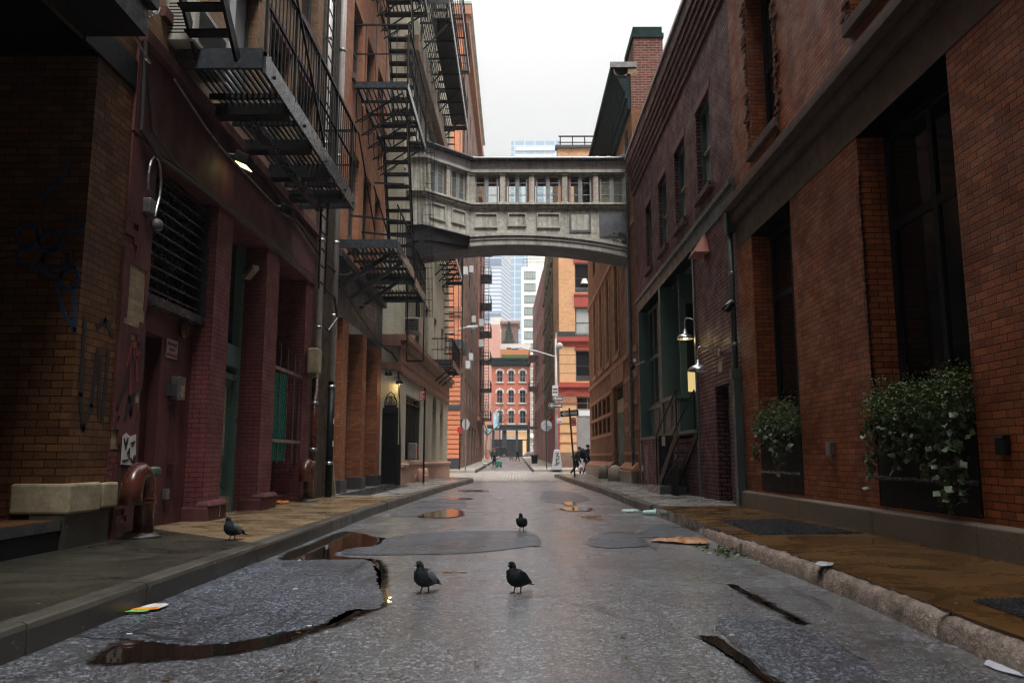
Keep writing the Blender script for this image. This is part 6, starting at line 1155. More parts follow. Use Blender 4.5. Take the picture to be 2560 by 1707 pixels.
for i in range(9): d.fbox(FR, 31.97 + 0.358 * i, 32.32 + 0.358 * i, 0.16, 2.95, 0.14 + 0.006 * (i % 2), 0.2)
d = d.build('door', M['teal_wood'], q2, label='weathered teal plank door'); MB().fbox(FR, 32.0, 35.15, 2.98, 3.55, 0.16, 0.2).build('papered_transom', surf('yellowed_paper', (0.4, 0.33, 0.2), (0.2, 0.17, 0.1), 0.5, 4), q2); MB().fbox(FR, 32.0, 35.15, 3.6, 4.1, 0.2, 0.24).build('transom_pane', M['glass'], q2)
MB().fbox(FR, 29.2, 30.4, 1.85, 3.9, -0.04, 0.0).build('infill_strip', M['fascia'], q2); MB().fbox(FR, 29.3, 30.2, 4.9, 8.2, -0.1, 0.0).build('shutter', M['fascia'], q2)
b = MB(); b.tube([(4.25, 28.9, 0.5), (4.25, 28.9, 13.4)], 0.06, 8); b.build('downpipe', M['iron_wet'], q2)
b = MB(); b.fbox(FR, 28.3, 46.6, 14.0, 14.4, -0.12, 0.2); b.fbox(FR, 28.3, 46.6, 14.4, 14.7, -0.2, 0.2)
b.hexa([FR.p(28.3, 14.7, -0.25), FR.p(46.6, 14.7, -0.25), FR.p(46.6, 14.7, 0.2), FR.p(28.3, 14.7, 0.2), FR.p(28.3, 15.55, -0.62), FR.p(46.6, 15.55, -0.62), FR.p(46.6, 15.55, 0.2), FR.p(28.3, 15.55, 0.2)]); b.fbox(FR, 28.3, 46.6, 15.55, 15.8, -0.72, 0.2)
b.build('cornice', M['cornice_green'] if 'cornice_green' in M else M.setdefault('cornice_green', surf('blackened_green_metal', (0.02, 0.04, 0.04), (0.012, 0.024, 0.026), 0.8, 2, bst=0.1, spec=0.1)), q2)
MB().box(3.6, 28.22, 15.62, 4.6, 28.3, 15.84).build('cornice_cap', M['steel'], q2)
b = MB(); rr = random.Random(8)
for i in range(14): x = rr.uniform(3.85, 4.5); b.box(x - 0.12, 28.26, 15.58 - rr.uniform(0.1, 0.3) - (0.6 * max(0, x - 4.25)), x + 0.12, 28.3, 15.58)
b.build('bare_timber', surf('rotten_cornice_timber', (0.3, 0.2, 0.11), (0.16, 0.1, 0.05), 0.7, 6), q2)
c = MB().box(4.52, 28.3, 14.0, 5.62, 30.6, 16.85).build('chimney', M['brick_chimney'], q2); MB().box(4.46, 28.25, 16.85, 5.66, 30.7, 17.02).box(4.5, 28.28, 17.02, 5.6, 30.66, 17.28).build('chimney_cap', M['cornice_green'], c)
b = MB(); b.box(4.5, 28.32, 15.2, 9, 28.7, 15.75); b.build('parapet', M['brick_chimney'], q2)
b = MB(); b.box(5.62, 28.3, 15.75, 9.05, 28.75, 15.85); b.build('parapet_coping', M['copper'], q2)
# ============================================================ BEYOND THE CROSSING
M['orange_stone'] = surf('bright_orange_rusticated_stone', (0.70, 0.24, 0.11), (0.60, 0.21, 0.12), 0.6, 1.2, bst=0.1)
M['pale_stone'] = surf('white_painted_stone', (0.72, 0.68, 0.62), (0.6, 0.56, 0.5), 0.6, 2, bst=0.05)
M['red_trim'] = surf('coral_red_painted_iron', (0.42, 0.075, 0.055), (0.33, 0.06, 0.045), 0.45, 2, bst=0.08)
M['shutter'] = surf('grey_roller_shutter', (0.27, 0.25, 0.25), (0.21, 0.2, 0.2), 0.5, 2, bst=0.1)
M['ac_white'] = plain('white_unit', (0.7, 0.7, 0.7), 0.4)
# left orange corner building
l4 = thing('orange_corner_building', 'tall orange corner building with grooved stone front and brown window side', 'building', (-3.95, 57, 0.15))
F4 = Face(0, 57, 1, 0, 0, 1); F4S = Face(-3.95, 0, 0, 1, -1, 0)
sw = [(58.4 + 4.3 * i, 60.0 + 4.3 * i, z, z + 2.0) for i in range(6) for z in (5.4, 8.9, 12.3, 15.7, 19.1, 22.5, 25.9, 29.3)] + [(58.2 + 5.2 * i, 61.6 + 5.2 * i, 0.7, 3.9) for i in range(5)]
b = MB(); b.wall(F4, -20, -3.95, 0, 35, [], 0.2, 0.3, False, False); b.build('front_wall', M['brick_far_orange'], l4)
b = MB(); b.wall(F4S, 57, 84, 0, 35, sw, 0.2, 10, False); b.build('side_wall', M['brick_far_brown'], l4)
b = MB()
for i, (a0, a1, z0, z1) in enumerate(sw):
    b = MB(); b.fbox(F4S, a0, a1, z0, z1, 0.14, 0.18); b.fbox(F4S, a0, a1, (z0 + z1) / 2 - 0.05, (z0 + z1) / 2 + 0.05, 0.1, 0.15); b.build('window', M['glass'], l4)
b = MB()
for k in range(28):
    z = 1.05 + 0.34 * k
    if z > 10.6: break
    if 4.2 < z < 4.9: continue
    b.box(-20, 56.93, z, -3.9, 57.02, z + 0.27)
b.build('rustication', M['orange_stone'], l4)
b = MB(); b.box(-20, 56.85, 4.5, -3.82, 57.0, 4.82); b.build('string_course', M['green_grey'], l4)
b = MB(); b.box(-20, 56.9, 0.1, -3.87, 57.0, 1.0); b.build('plinth', M['fascia'], l4)
b = MB(); b.box(-20, 56.8, 11.55, -3.8, 57.0, 11.95); b.box(-20, 56.86, 11.3, -3.86, 57, 11.55); b.build('terracotta_band', M['sandstone'], l4)
b = MB(); b.box(-7, 56.2, 8.75, -3.75, 57.0, 9.4); b.box(-3.95, 57, 8.75, -3.6, 60, 9.4); b.build('dark_awning', M['fascia'], l4)
b = MB(); b.box(-20, 56.5, 33.8, -3.45, 57.0, 34.4); b.box(-20, 56.2, 34.4, -3.3, 57, 35.2); b.box(-3.95, 57, 33.8, -3.5, 84, 35.2); b.build('roof_cornice', M['sandstone'], l4); MB().box(-20, 56.15, 35.21, -3.25, 84, 35.4).build('copper_gutter', M['copper'], l4)
for a, z in ((63.6, 8.2), (68, 9.4), (59.2, 14.9), (67.5, 17.0), (72, 13.4), (63.3, 21.2)):
    MB().fbox(F4S, a, a + 0.9, z, z + 0.6, -0.35, 0.0).build('window_unit', M['ac_white'], l4)
# rose building behind it
l5 = thing('rose_building', 'narrow rose brick building carrying a tall iron fire escape', 'building', (-3.95, 90, 0.7))
F5 = Face(-3.95, 0, 0, 1, -1, 0)
s5 = [(a, a + 1.4, z, z + 2.2) for a in (85.5, 88.6, 91.6) for z in (2.2, 6, 9.4, 12.6, 15.8, 19, 22.2, 25.4)]
b = MB(); b.wall(F5, 84, 96.5, 0, 30, s5, 0.2, 10); b.build('wall', M['brick_rose'], l5)
for a0, a1, z0, z1 in s5: MB().fbox(F5, a0, a1, z0, z1, 0.14, 0.18).build('window', M['glass'], l5)
b = MB(); b.fbox(F5, 84, 96.5, 5.0, 5.4, -0.25, 0); b.fbox(F5, 84, 96.5, 29.3, 30.1, -0.4, 0); b.build('cornice', M['sandstone'], l5)
for z in (15.5, 13.2): MB().fbox(F5, 86.9, 88.0, z, z + 0.8, -0.5, 0).build('window_unit', M['ac_white'], l5)
fd = thing('fire_escape', 'tall thin black fire escape on the rose building far down the street', 'fire escape', (-3.5, 91, 5), 'fire escapes on the left walls')
for z in (5.3, 8.65, 11.9, 15.1, 18.4, 21.7, 25):
    b = MB(); b.box(-3.95, 89, z, -2.75, 93.5, z + 0.12); 
    for y in (89, 90.5, 92, 93.5): b.bar((-2.75, y, z), (-2.75, y, z + 1), 0.05, 0.05)
    for x in (-3.9, -3.6, -3.3, -3.0, -2.75): b.bar((x, 89, z), (x, 89, z + 1), 0.04, 0.04)
    for h in (0.5, 1.0): b.bar((-2.75, 89, z + h), (-2.75, 93.5, z + h), 0.05, 0.05); b.bar((-3.95, 89, z + h), (-2.75, 89, z + h), 0.05, 0.05)
    b.build('platform', M['iron'], fd)
b = MB()
for x in (-3.55, -2.95): b.bar((x, 89.4, 5.3), (x, 89.4, 27), 0.06, 0.06, (0, 1, 0))
for i in range(62): z = 5.5 + 0.35 * i; b.bar((-3.55, 89.4, z), (-2.95, 89.4, z), 0.045, 0.045)
b.build('ladder', M['iron'], fd)
wt = thing('water_tank', 'wooden rooftop water tank above the rose building', 'water tank', (-5.9, 110, 44)); MB().lathe((-6.2, 110, 46), [(0.95, 0), (0.9, 6.6), (1.0, 6.65), (0.0, 7.6)], 18).build('barrel', M['brick_far_brown'] if False else surf('weathered_tank_staves', (0.3, 0.26, 0.24), (0.2, 0.18, 0.17), 0.7, 1), wt)
b = MB()
for s_ in range(6): b.lathe((-6.2, 110, 46.6 + s_), [(0.97, 0), (0.99, 0.05), (0.97, 0.1)], 18)
b.build('hoops', M['iron'], wt)
tb = thing('backdrop_building', 'brown rear building under the water tank', 'building', (-8, 112, 1)); MB().box(-14, 104, 0, -4.6, 120, 46).build('wall', M['brick_far_brown'], tb)
# end of the street: red three storey building
e0 = thing('end_building', 'red three storey building with arched white hooded windows closing the street', 'building', (-0.8, 152, 1.3))
FE0 = Face(0, 152, 1, 0, 0, 1); ec = [(-3.42, -2.33), (-1.24, -0.15), (0.96, 2.06)]; er = [(15.5, 17.55), (11.5, 13.8), (7.6, 9.9)]
hs = [(a0, a1, z0, z1, 0.2) for a0, a1 in ec for z0, z1 in er]
b = MB(); b.wall(FE0, -4.45, 2.88, 7.1, 18.5, hs, 0.2, 12); b.build('wall', M['brick_far_red'], e0)
for a0, a1 in ec:
    for z0, z1 in er:
        winpart(e0, FE0, a0, a1, z0, z1, 0.1, M['sash_grey'], M['glass'], 1, 1, 0.08, 0.06, 0.035)
        b = MB(); m_ = (a0 + a1) / 2; hw = (a1 - a0) / 2
        for i in range(10):
            t0, t1 = math.pi * i / 10, math.pi * (i + 1) / 10; P = lambda t, r: FE0.p(m_ - math.cos(t) * (hw + r), z1 - 0.12 + math.sin(t) * (0.32 + r * 0.9), -0.14)
            b.extr([P(t0, 0.0), P(t1, 0.0), P(t1, 0.26), P(t0, 0.26)], (0, 0.16, 0))
        b.fbox(FE0, a0 - 0.28, a0 - 0.02, z1 - 0.5, z1 - 0.1, -0.14, 0.02); b.fbox(FE0, a1 + 0.02, a1 + 0.28, z1 - 0.5, z1 - 0.1, -0.14, 0.02); b.fbox(FE0, m_ - 0.13, m_ + 0.13, z1 + 0.12, z1 + 0.62, -0.2, 0.0); b.build('window_hood', M['pale_stone'], e0)
        MB().fbox(FE0, a0 - 0.25, a1 + 0.25, z0 - 0.22, z0 - 0.02, -0.2, 0.05).build('window_sill', M['pale_stone'], e0)
b = MB(); b.fbox(FE0, -4.6, 3.0, 18.5, 18.9, -0.3, 0.1); b.fbox(FE0, -4.7, 3.05, 18.9, 19.7, -0.55, 0.1); b.fbox(FE0, -4.85, 3.15, 19.7, 20.05, -0.85, 0.1)
for i in range(10): b.fbox(FE0, -4.4 + 0.76 * i, -4.2 + 0.76 * i, 18.55, 19.68, -0.7, -0.3)
b.build('cornice', M['cornice_green'], e0)
b = MB(); b.fbox(FE0, -5.2, 2.95, 6.3, 7.1, -0.6, 0.3); b.fbox(FE0, -5.3, 3.0, 7.1, 7.3, -0.9, 0.3); b.build('shop_canopy', M['fascia'], e0)
for a in (-4.3, -2.4, -2.0, 0.15, 2.3): MB().fbox(FE0, a, a + 0.45, 1.2, 6.3, -0.1, 0.3).build('shop_pier', M['fascia'], e0)
M['warm_shop'] = glow('warm_shop_interior', (0.8, 0.5, 0.25), 0.22); M['dim_shop'] = surf('dim_shop_front', (0.03, 0.035, 0.04), None, 0.2, 2, bst=0)
b = MB(); b.fbox(FE0, -4.4, 2.7, 1.2, 4.6, 0.2, 0.25); b.build('shop_glass', M['dim_shop'], e0); MB().fbox(FE0, -1.5, 0.1, 4.7, 6.1, 0.2, 0.25).build('lit_sign_window', M['warm_shop'], e0); MB().fbox(FE0, 0.7, 2.25, 4.6, 6.1, 0.2, 0.25).build('lit_sign_window', M['warm_shop'], e0); MB().fbox(FE0, 1.5, 2.2, 1.6, 4.4, 0.15, 0.19).build('lit_doorway', M['warm_shop'], e0)
MB().fbox(FE0, -1.45, 0.05, 4.75, 5.2, 0.15, 0.19).build('shop_sign', M['pale_stone'], e0)
an = thing('awning', 'small teal awning left of the dark shop canopy', 'awning', (-5.3, 151, 5.5)); MB().hexa([(-6.1, 149.8, 5.5), (-4.4, 149.8, 5.5), (-4.4, 151.2, 5.5), (-6.1, 151.2, 5.5), (-6.1, 150.8, 6.6), (-4.4, 150.8, 6.6), (-4.4, 151.2, 6.6), (-6.1, 151.2, 6.6)]).build('cloth', M['teal_wood'], an)
b = MB()
for x in (-6.0, -4.5): b.bar((x, 149.9, 1.3), (x, 149.9, 5.5), 0.07, 0.07)
b.build('posts', M['steel'], an)
def block(name, lb, x0, x1, y0, y1, z1, m, rows=None, wm=None, z0=0.0, cat='building'):
    t_ = thing(name, lb, cat, ((x0 + x1) / 2, y0, z0)); MB().box(x0, y0, z0, x1, y1, z1).build('wall', m, t_)
    for (a0, a1, c0, c1) in rows or []:
        MB().box(a0, y0 - 0.05, c0, a1, y0 - 0.01, c1).build('window', wm or M['glass_pale'], t_)
    return t_
qb = block('white_quoin_house', 'slim house with white stone quoins beside the red end building', 2.9, 9, 150, 164, 18.4, M['brick_far_red'])
b = MB()
for i in range(26): z = 1.5 + 0.64 * i; b.box(2.88, 149.85, z, 3.55 if i % 2 else 3.35, 149.99, z + 0.6)
b.build('quoins', M['pale_stone'], qb); MB().box(2.9, 149.9, 1, 4.5, 149.99, 6.4).build('shop_front', M['green_paint'], qb)
sg = thing('shop_sign', 'round glowing shop sign beside the dark canopy', 'sign', (3.3, 149.4, 5)); MB().lathe((3.25, 149.5, 5.2), [(0.38, -0.06), (0.4, 0), (0.38, 0.06)], 16, 'y').build('disc', glow('pale_lit_disc', (0.9, 0.75, 0.5), 0.6), sg); MB().bar((3.25, 149.5, 5.6), (3.25, 149.9, 5.9), 0.05, 0.05).build('arm', M['iron'], sg)
block('pink_building', 'pale pink windowless building rising left behind the red end building', -12, -3.3, 172, 186, 30, surf('pale_pink_render', (0.62, 0.33, 0.26), (0.55, 0.29, 0.23), 0.7, 0.5, bst=0.02))
block('cream_roof_block', 'pale cream block behind the pink building', -6.4, -3.5, 205, 216, 37.5, surf('pale_cream_render', (0.72, 0.7, 0.66), (0.64, 0.62, 0.58), 0.7, 0.4, bst=0.02))
block('white_low_building', 'low white building above the roof of the red end building', -3.4, 3.5, 176, 186, 26.3, M['pale_stone'], [(-1.8, -0.6, 24.9, 25.4), (-0.2, 0.9, 24.9, 25.4)], M['glass'])
pt = block('orange_penthouse', 'orange roof pavilion with planting on the red end building', -2.9, 3.1, 158, 164, 22.6, surf('rust_orange_panel', (0.55, 0.2, 0.08), (0.48, 0.17, 0.07), 0.6, 0.5, bst=0.02), z0=18.5)
solo('roof_hedge', MB().box(-2.6, 157, 19.9, 2.6, 157.8, 21.4), M['leaf_a'], 'strip of roof planting in front of the orange pavilion', 'hedge')
br_ = block('brown_roof_house', 'dark brown rooftop house behind the conifer', -3.3, 0.9, 192, 200, 33.5, M['brick_far_brown'])
MB().box(-3.6, 191.4, 33.5, 1.3, 200, 34.1).build('eaves', M['sandstone'], br_)
wh = thing('white_apartment_block', 'white apartment block with a column of wide windows and a roof terrace', 'building', (5, 230, 2)); M['white_block'] = surf('ivory_render', (0.85, 0.82, 0.74), (0.8, 0.77, 0.69), 0.7, 0.2, bst=0.0, dirt=0); MB().box(2.0, 230, 0, 24, 250, 57).build('wall', M['white_block'], wh); MB().box(4.0, 233, 57, 24, 250, 61.5).build('penthouse', M['white_block'], wh)
for k in range(8):
    z = 53.2 - 3.57 * k; b = MB(); b.box(2.75, 229.9, z, 6.15, 229.96, z + 0.2); b.box(2.75, 229.9, z + 2.2, 6.15, 229.96, z + 2.4)
    for i in range(5): b.box(2.75 + 0.81 * i, 229.9, z, 2.91 + 0.81 * i, 229.96, z + 2.4)
    w_ = b.build('window', M['steel'], wh); MB().box(2.8, 229.94, z + 0.1, 6.1, 229.99, z + 2.3).build('pane', M['pale_green_glass'] if 'pale_green_glass' in M else M.setdefault('pale_green_glass', plain('pale_green_glazing', (0.36, 0.44, 0.4), 0.15)), w_)
b = MB()
for i in range(16): x = 2.4 + 0.45 * i; b.box(x, 230.1, 57, x + 0.06, 230.2, 59.4 if i % 5 == 0 else 58.4)
b.box(2.4, 230.08, 58.35, 9.2, 230.2, 58.5); b.box(2.4, 230.08, 59.3, 9.2, 230.2, 59.45); b.build('terrace_railing', M['iron'], wh)
def tower_mat(name, glass, frame, bw, rh, ms, rough=0.15):
    t = NT(name); uv = t.uv(); bt = t.n('ShaderNodeTexBrick', {'Vector': uv, 'Color1': (*glass, 1), 'Color2': tuple(q * 0.9 for q in glass) + (1,), 'Mortar': (*frame, 1), 'Scale': 1.0, 'Mortar Size': ms, 'Mortar Smooth': 0.0, 'Brick Width': bw, 'Row Height': rh}); bt.offset = 0.0
    t.link(bt.outputs['Color'], 'Base Color'); t.b.inputs['Roughness'].default_value = rough; return t.m
bt_ = thing('blue_tower', 'blue grey office tower with pale horizontal bands', 'tower', (-7, 350, 2)); b = MB(); b.extr([(-14.5, 350, 0), (-6.1, 350, 0), (-1.9, 368, 0), (-1.9, 395, 0), (-14.5, 395, 0)], (0, 0, 91.5)); b.build('wall', tower_mat('banded_blue_glass', (0.25, 0.33, 0.44), (0.62, 0.66, 0.7), 300, 1.8, 0.55, 0.4), bt_)
b = MB()
for z in (87, 62): b.box(-14.6, 349.6, z, -6.0, 349.95, z + 3)
b.build('plant_floor', plain('slate_blue_louvre', (0.2, 0.26, 0.35), 0.5), bt_)
gt = thing('glass_tower', 'tall pale glass tower rising behind the skybridge', 'tower', (12, 450, 2)); MB().box(-2.1, 450, 0, 27.3, 480, 187).build('wall', tower_mat('pale_sky_glass', (0.30, 0.41, 0.52), (0.56, 0.64, 0.7), 6.0, 4.0, 0.28, 0.2), gt)
b = MB()
for k in range(4): b.box(0.5 + 2.2 * (k == 9), 449.4, 167 + 4.6 * k, 27, 449.9, 169.4 + 4.6 * k)
for k in range(4): b.box(4 + 6.4 * k, 449.2, 140, 6 + 6.4 * k, 449.8, 167)
b.build('roof_louvres', M['pale_louvre'] if 'pale_louvre' in M else M.setdefault('pale_louvre', plain('pale_steel_louvre', (0.7, 0.73, 0.75), 0.4)), gt)
# right side beyond the crossing
q4 = thing('yellow_orange_building', 'yellow orange brick corner building with coral red iron trim', 'building', (3.5, 62, 0.3)); F62 = Face(0, 62, 1, 0, 0, 1); FS4 = Face(3.5, 0, 0, 1, 1, 0)
ww = [(4.78, 6.3, 14.05, 16.4, 0.25), (4.78, 6.3, 10.4, 12.85, 0.25), (4.78, 6.3, 7.0, 9.4, 0.25), (4.78, 6.6, 0.3, 5.8, 0.3)] + [(4.78, 6.3, 17.6 + 3.4 * k, 20 + 3.4 * k, 0.25) for k in range(2)]
b = MB(); b.wall(F62, 3.5, 16, 0, 26, ww, 0.25, 9, False, True); b.wall(FS4, 62, 71, 0, 26, [(64 + 3.2 * i, 65.4 + 3.2 * i, z, z + 2.2) for i in range(2) for z in (3.5, 7, 10.5, 14, 17.5, 21)], 0.25, 9, False, False); b.build('wall', M['brick_far_yellow'], q4)
for i, (a0, a1, z0, z1, e) in enumerate(ww):
    if i == 3: continue
    winpart(q4, F62, a0, a1, z0, z1, 0.12, M['fascia'], M['blind'] if i == 1 else M['glass'], 0, 1, 0.09)
    b = MB()
    for k in range(4): b.fbox(F62, a0, a1, z0 + 0.05 + 0.1 * k, z0 + 0.1 + 0.1 * k, 0.02, 0.1)
    b.build('louvre', M['steel'], q4)
for i in range(2):
    for z in (3.5, 7, 10.5, 14, 17.5, 21): MB().fbox(FS4, 64 + 3.2 * i, 65.4 + 3.2 * i, z, z + 2.2, 0.18, 0.24).build('window', M['glass'], q4)
for z0, z1 in ((12.9, 13.95), (9.45, 10.3), (16.45, 17.5)):
    b = MB(); b.fbox(F62, 4.7, 6.5, z0, z1, -0.06, 0.05); b.fbox(F62, 4.68, 6.5, z1 - 0.15, z1, -0.14, -0.06); b.fbox(F62, 4.68, 6.5, z0, z0 + 0.15, -0.12, -0.06); b.build('spandrel_panel', M['red_trim'], q4)
b = MB(); b.fbox(F62, 3.35, 8, 9.95, 10.1, -0.2, 0); b.fbox(F62, 3.25, 8, 10.1, 10.45, -0.35, 0); b.fbox(F62, 3.4, 8, 9.7, 9.95, -0.1, 0); b.fbox(F62, 3.3, 8, 6.5, 6.85, -0.4, 0); b.fbox(F62, 3.42, 8, 5.85, 6.5, -0.15, 0); b.fbox(F62, 3.9, 4.7, 6.0, 6.35, -0.19, -0.15); b.fbox(FS4, 62, 71, 6.4, 6.85, -0.3, 0); b.fbox(F62, 3.36, 3.5, 0.3, 5.85, -0.08, 0.1); b.fbox(FS4, 62, 71, 0.3, 5.6, -0.12, 0); b.build('iron_cornice', M['red_trim'], q4)
b = MB(); b.fbox(F62, 3.4, 4.76, 10.45, 10.9, -0.12, 0); b.build('sill_block', M['fascia'], q4)
M['buff'] = surf('buff_orange_block', (0.66, 0.38, 0.19), (0.58, 0.32, 0.16), 0.6, 1.5, bst=0.1)
b = MB()
for k in range(5): b.fbox(F62, 3.5, 4.76, 1.5 + 0.75 * k, 2.22 + 0.75 * k, -0.07, 0.02)
for k in range(4): b.fbox(F62, 3.5, 4.76, 6.9 + 0.72 * k, 7.58 + 0.72 * k, -0.07, 0.02)
split_build(b, 'block_pier', M['buff'], q4, 0.1)
b = MB()
for k in range(5): b.fbox(F62, 3.46, 4.8, 2.22 + 0.75 * k, 2.27 + 0.75 * k, -0.14, 0.0)
b.fbox(F62, 3.46, 4.8, 5.3, 5.85, -0.12, 0.02); b.build('pier_bands', M['sandstone'], q4)
MB().fbox(F62, 3.45, 4.82, 0.2, 1.5, -0.1, 0.02).build('plinth', surf('brown_plinth_stone', (0.2, 0.115, 0.08), None, 0.6, 2), q4)
b = MB(); b.fbox(F62, 4.78, 6.6, 0.3, 4.3, 0.15, 0.25)
b.build('roller_shutter', M['shutter'], q4); MB().fbox(F62, 4.78, 6.6, 4.3, 4.75, 0.1, 0.25).build('shutter_box', M['pale_louvre'], q4); winpart(q4, F62, 4.78, 6.6, 4.78, 5.8, 0.15, M['sandstone'], M['glass'], 1, 1, 0.09)
b = MB(); b.box(3.6, 62.2, 27.1, 12, 62.3, 27.2); b.box(3.6, 62.2, 26.6, 12, 62.3, 26.66)
for i in range(9): b.box(3.7 + 1.0 * i, 62.2, 26, 3.78 + 1.0 * i, 62.3, 27.2)
b.build('roof_railing', M['iron'], q4); MB().box(3.3, 61.8, 26.0, 12, 62.4, 26.25).build('coping', M['fascia'], q4)
# table lamp standing in a window
tl = thing('table_lamp', 'white table lamp standing in the upper window of the yellow orange building', 'lamp', (5.55, 62.2, 14.6)); MB().lathe((5.55, 62.08, 14.75), [(0.32, 0), (0.17, 0.42)], 18, 'z', False).build('lamp_shade', M['pale_stone'], tl); MB().lathe((5.55, 62.08, 14.45), [(0.1, 0), (0.04, 0.05), (0.04, 0.4)], 10).build('base', M['iron'], tl)
q5 = thing('olive_building', 'olive grey brick building with many windows behind the yellow orange corner', 'building', (3.5, 84, 0.6)); s5b = [(72 + 3.4 * i, 73.6 + 3.4 * i, z, z + 2.3, 0.3) for i in range(7) for z in (5.5, 9, 12.4, 15.8, 19.2)]
b = MB(); b.wall(FS4, 71, 97.5, 0, 24, s5b, 0.3, 9); b.build('wall', M['brick_olive'], q5)
for a0, a1, z0, z1, e in s5b: MB().fbox(FS4, a0, a1, z0, z1, 0.2, 0.28).build('window', M['glass'], q5); MB().fbox(FS4, a0 - 0.15, a1 + 0.15, z0 - 0.25, z0, -0.18, 0.1).build('sill', M['brick_olive'], q5)
b = MB(); b.fbox(FS4, 71, 97.5, 0.4, 4.6, -0.06, 0); b.fbox(FS4, 71, 97.5, 4.6, 4.9, -0.3, 0); b.build('shop_front', M['red_trim'], q5)
q6 = thing('dull_red_building', 'dull red painted building with a rusty fire escape and sloping roof line', 'building', (3.1, 110, 0.9)); F6 = Face(3.5, 97.5, -0.65 / 25.7, 1, 1, 0.025); M['dull_red'] = surf('dull_red_painted_wall', (0.32, 0.11, 0.08), (0.25, 0.085, 0.065), 0.6, 1, bst=0.1)
s6 = [(1 + 3.6 * i, 2.3 + 3.6 * i, z, z + 2.2, 0.2) for i in range(7) for z in (5.5, 9, 12.5, 16, 19.5)]
b = MB(); b.wall(F6, 0, 26, 0, 24.4, s6, 0.2, 9); b.build('wall', M['dull_red'], q6)
for a0, a1, z0, z1, e in s6: MB().fbox(F6, a0, a1, z0, z1, 0.14, 0.2).build('window', M['glass'], q6)
fe = thing('fire_escape', 'rusty red fire escape ladder on the dull red building at right', 'fire escape', (2.6, 110, 5)); M['rusty_iron'] = surf('rusty_red_iron', (0.2, 0.07, 0.05), None, 0.6, 4)
for z in (5.2, 10.6, 14.9):
    b = MB(); b.box(2.0, 108, z, 3.2, 116, z + 0.12); b.bar((2.0, 108, z - 0.02), (3.2, 108, z - 1.3), 0.06, 0.08)
    for h in (0.5, 1): b.bar((2.0, 108, z + h), (2.0, 116, z + h), 0.05, 0.05); b.bar((2, 108, z + h), (3.2, 108, z + h), 0.05, 0.05)
    for k in range(5): b.bar((2.0, 108 + 2 * k, z), (2.0, 108 + 2 * k, z + 1), 0.05, 0.05)
    b.build('platform', M['rusty_iron'], fe)
b = MB()
for x in (2.2, 2.85): b.bar((x, 108.3, 2.6), (x, 108.3, 15), 0.06, 0.06, (0, 1, 0))
for i in range(35): b.bar((2.2, 108.3, 2.8 + 0.35 * i), (2.85, 108.3, 2.8 + 0.35 * i), 0.045, 0.045)
b.build('ladder', M['rusty_iron'], fe)
# unseen block added behind the camera to darken the alley; houses flanking the crossing
block('unseen_light_blocker', 'unseen brick block added behind the viewer to shade the near alley', -14, 14, -30, -16, 30, M['brick_brown'])
block('crossing_house', 'brown brick row house further along the cross street at left', -40, -20.5, 57, 70, 20, M['brick_far_brown'])
block('crossing_house', 'orange brick row house further along the cross street at right', 16.5, 40, 62, 74, 22, M['brick_far_orange'])
# street furniture past the bridge
def lamp_post(x, y, top, ax, az, hx, lb, base):
    l = thing('street_lamp', lb, 'street lamp', (x, y, g(y) + 0.15), 'cobra head street lamps at the crossing'); b = MB(); b.tube([(x, y, g(y) + 0.15), (x, y, top)], [0.12, 0.07], 10); b.build('pole', M['lamp_paint'] if 'lamp_paint' in M else M.setdefault('lamp_paint', surf('silver_grey_paint', (0.42, 0.43, 0.44), (0.32, 0.33, 0.34), 0.35, 3, bst=0)), l, smooth=True)
    s_ = 1 if hx > x else -1
    MB().tube([(x, y, az), (x + (hx - x) * 0.5, y, az + 0.42), (hx - 0.35 * s_, y, az + 0.62)], 0.045, 8).build('arm', M['lamp_paint'], l)
    b = MB(); b.hexa([(hx - 0.38, y - 0.14, az + 0.56), (hx + 0.38, y - 0.14, az + 0.6), (hx + 0.38, y + 0.14, az + 0.6), (hx - 0.38, y + 0.14, az + 0.56), (hx - 0.3, y - 0.09, az + 0.72), (hx + 0.36, y - 0.1, az + 0.74), (hx + 0.36, y + 0.1, az + 0.74), (hx - 0.3, y + 0.09, az + 0.72)]); b.build('head', M['lamp_paint'], l, bevel=0.03)
    MB().ell((hx + 0.1 * s_, y, az + 0.55), 0.22, 0.12, 0.08, 10, 6).build('lens', M['blind'], l)
    if base:
        MB().taper(x - 0.36, y - 0.36, g(y) + 0.15, x + 0.36, y + 0.36, g(y) + 1.5, 0.16, 0.16).build('base', M['lamp_paint'], l, bevel=0.03)
        MB().tube([(x, y, top - 1.6), (x + 0.02, y, top + 0.4)], 0.06, 8).build('spike', M['lamp_paint'], l); MB().ell((x + 0.25, y - 0.2, az + 0.75), 0.24, 0.24, 0.24, 12, 8).build('globe', M['blind'], l); MB().bar((x, y, az + 0.4), (x + 0.25, y - 0.2, az + 0.55), 0.06, 0.06).build('bracket', M['lamp_paint'], l)
        strokes(Face(0, y - 0.335, 1, 0, 0, 1), [[(x - 0.12, 1.35), (x + 0.1, 1.4), (x - 0.05, 1.15)], [(x + 0.02, 1.25), (x + 0.18, 1.1)], [(x - 0.1, 0.95), (x + 0.12, 1.0)], [(x - 0.02, 1.0), (x - 0.06, 0.7), (x + 0.15, 0.75)], [(x - 0.15, 0.6), (x + 0.05, 0.65)]], 0.05, -0.02).build('graffiti', M['paint_black'], l)
    return l
ll = lamp_post(2.86, 54.9, 9.6, 7.95, None, 0.1, 'silver street lamp with a scrawled base carrying the signs', True) if False else lamp_post(2.86, 54.9, 9.3, 8.0, 8.0, 0.1, 'silver street lamp with a scrawled base carrying the signs', True)
lamp_post(-4.75, 50.5, 9.7, 8.75, 8.75, -2.75, 'street lamp whose pole hides behind the cream building', False)
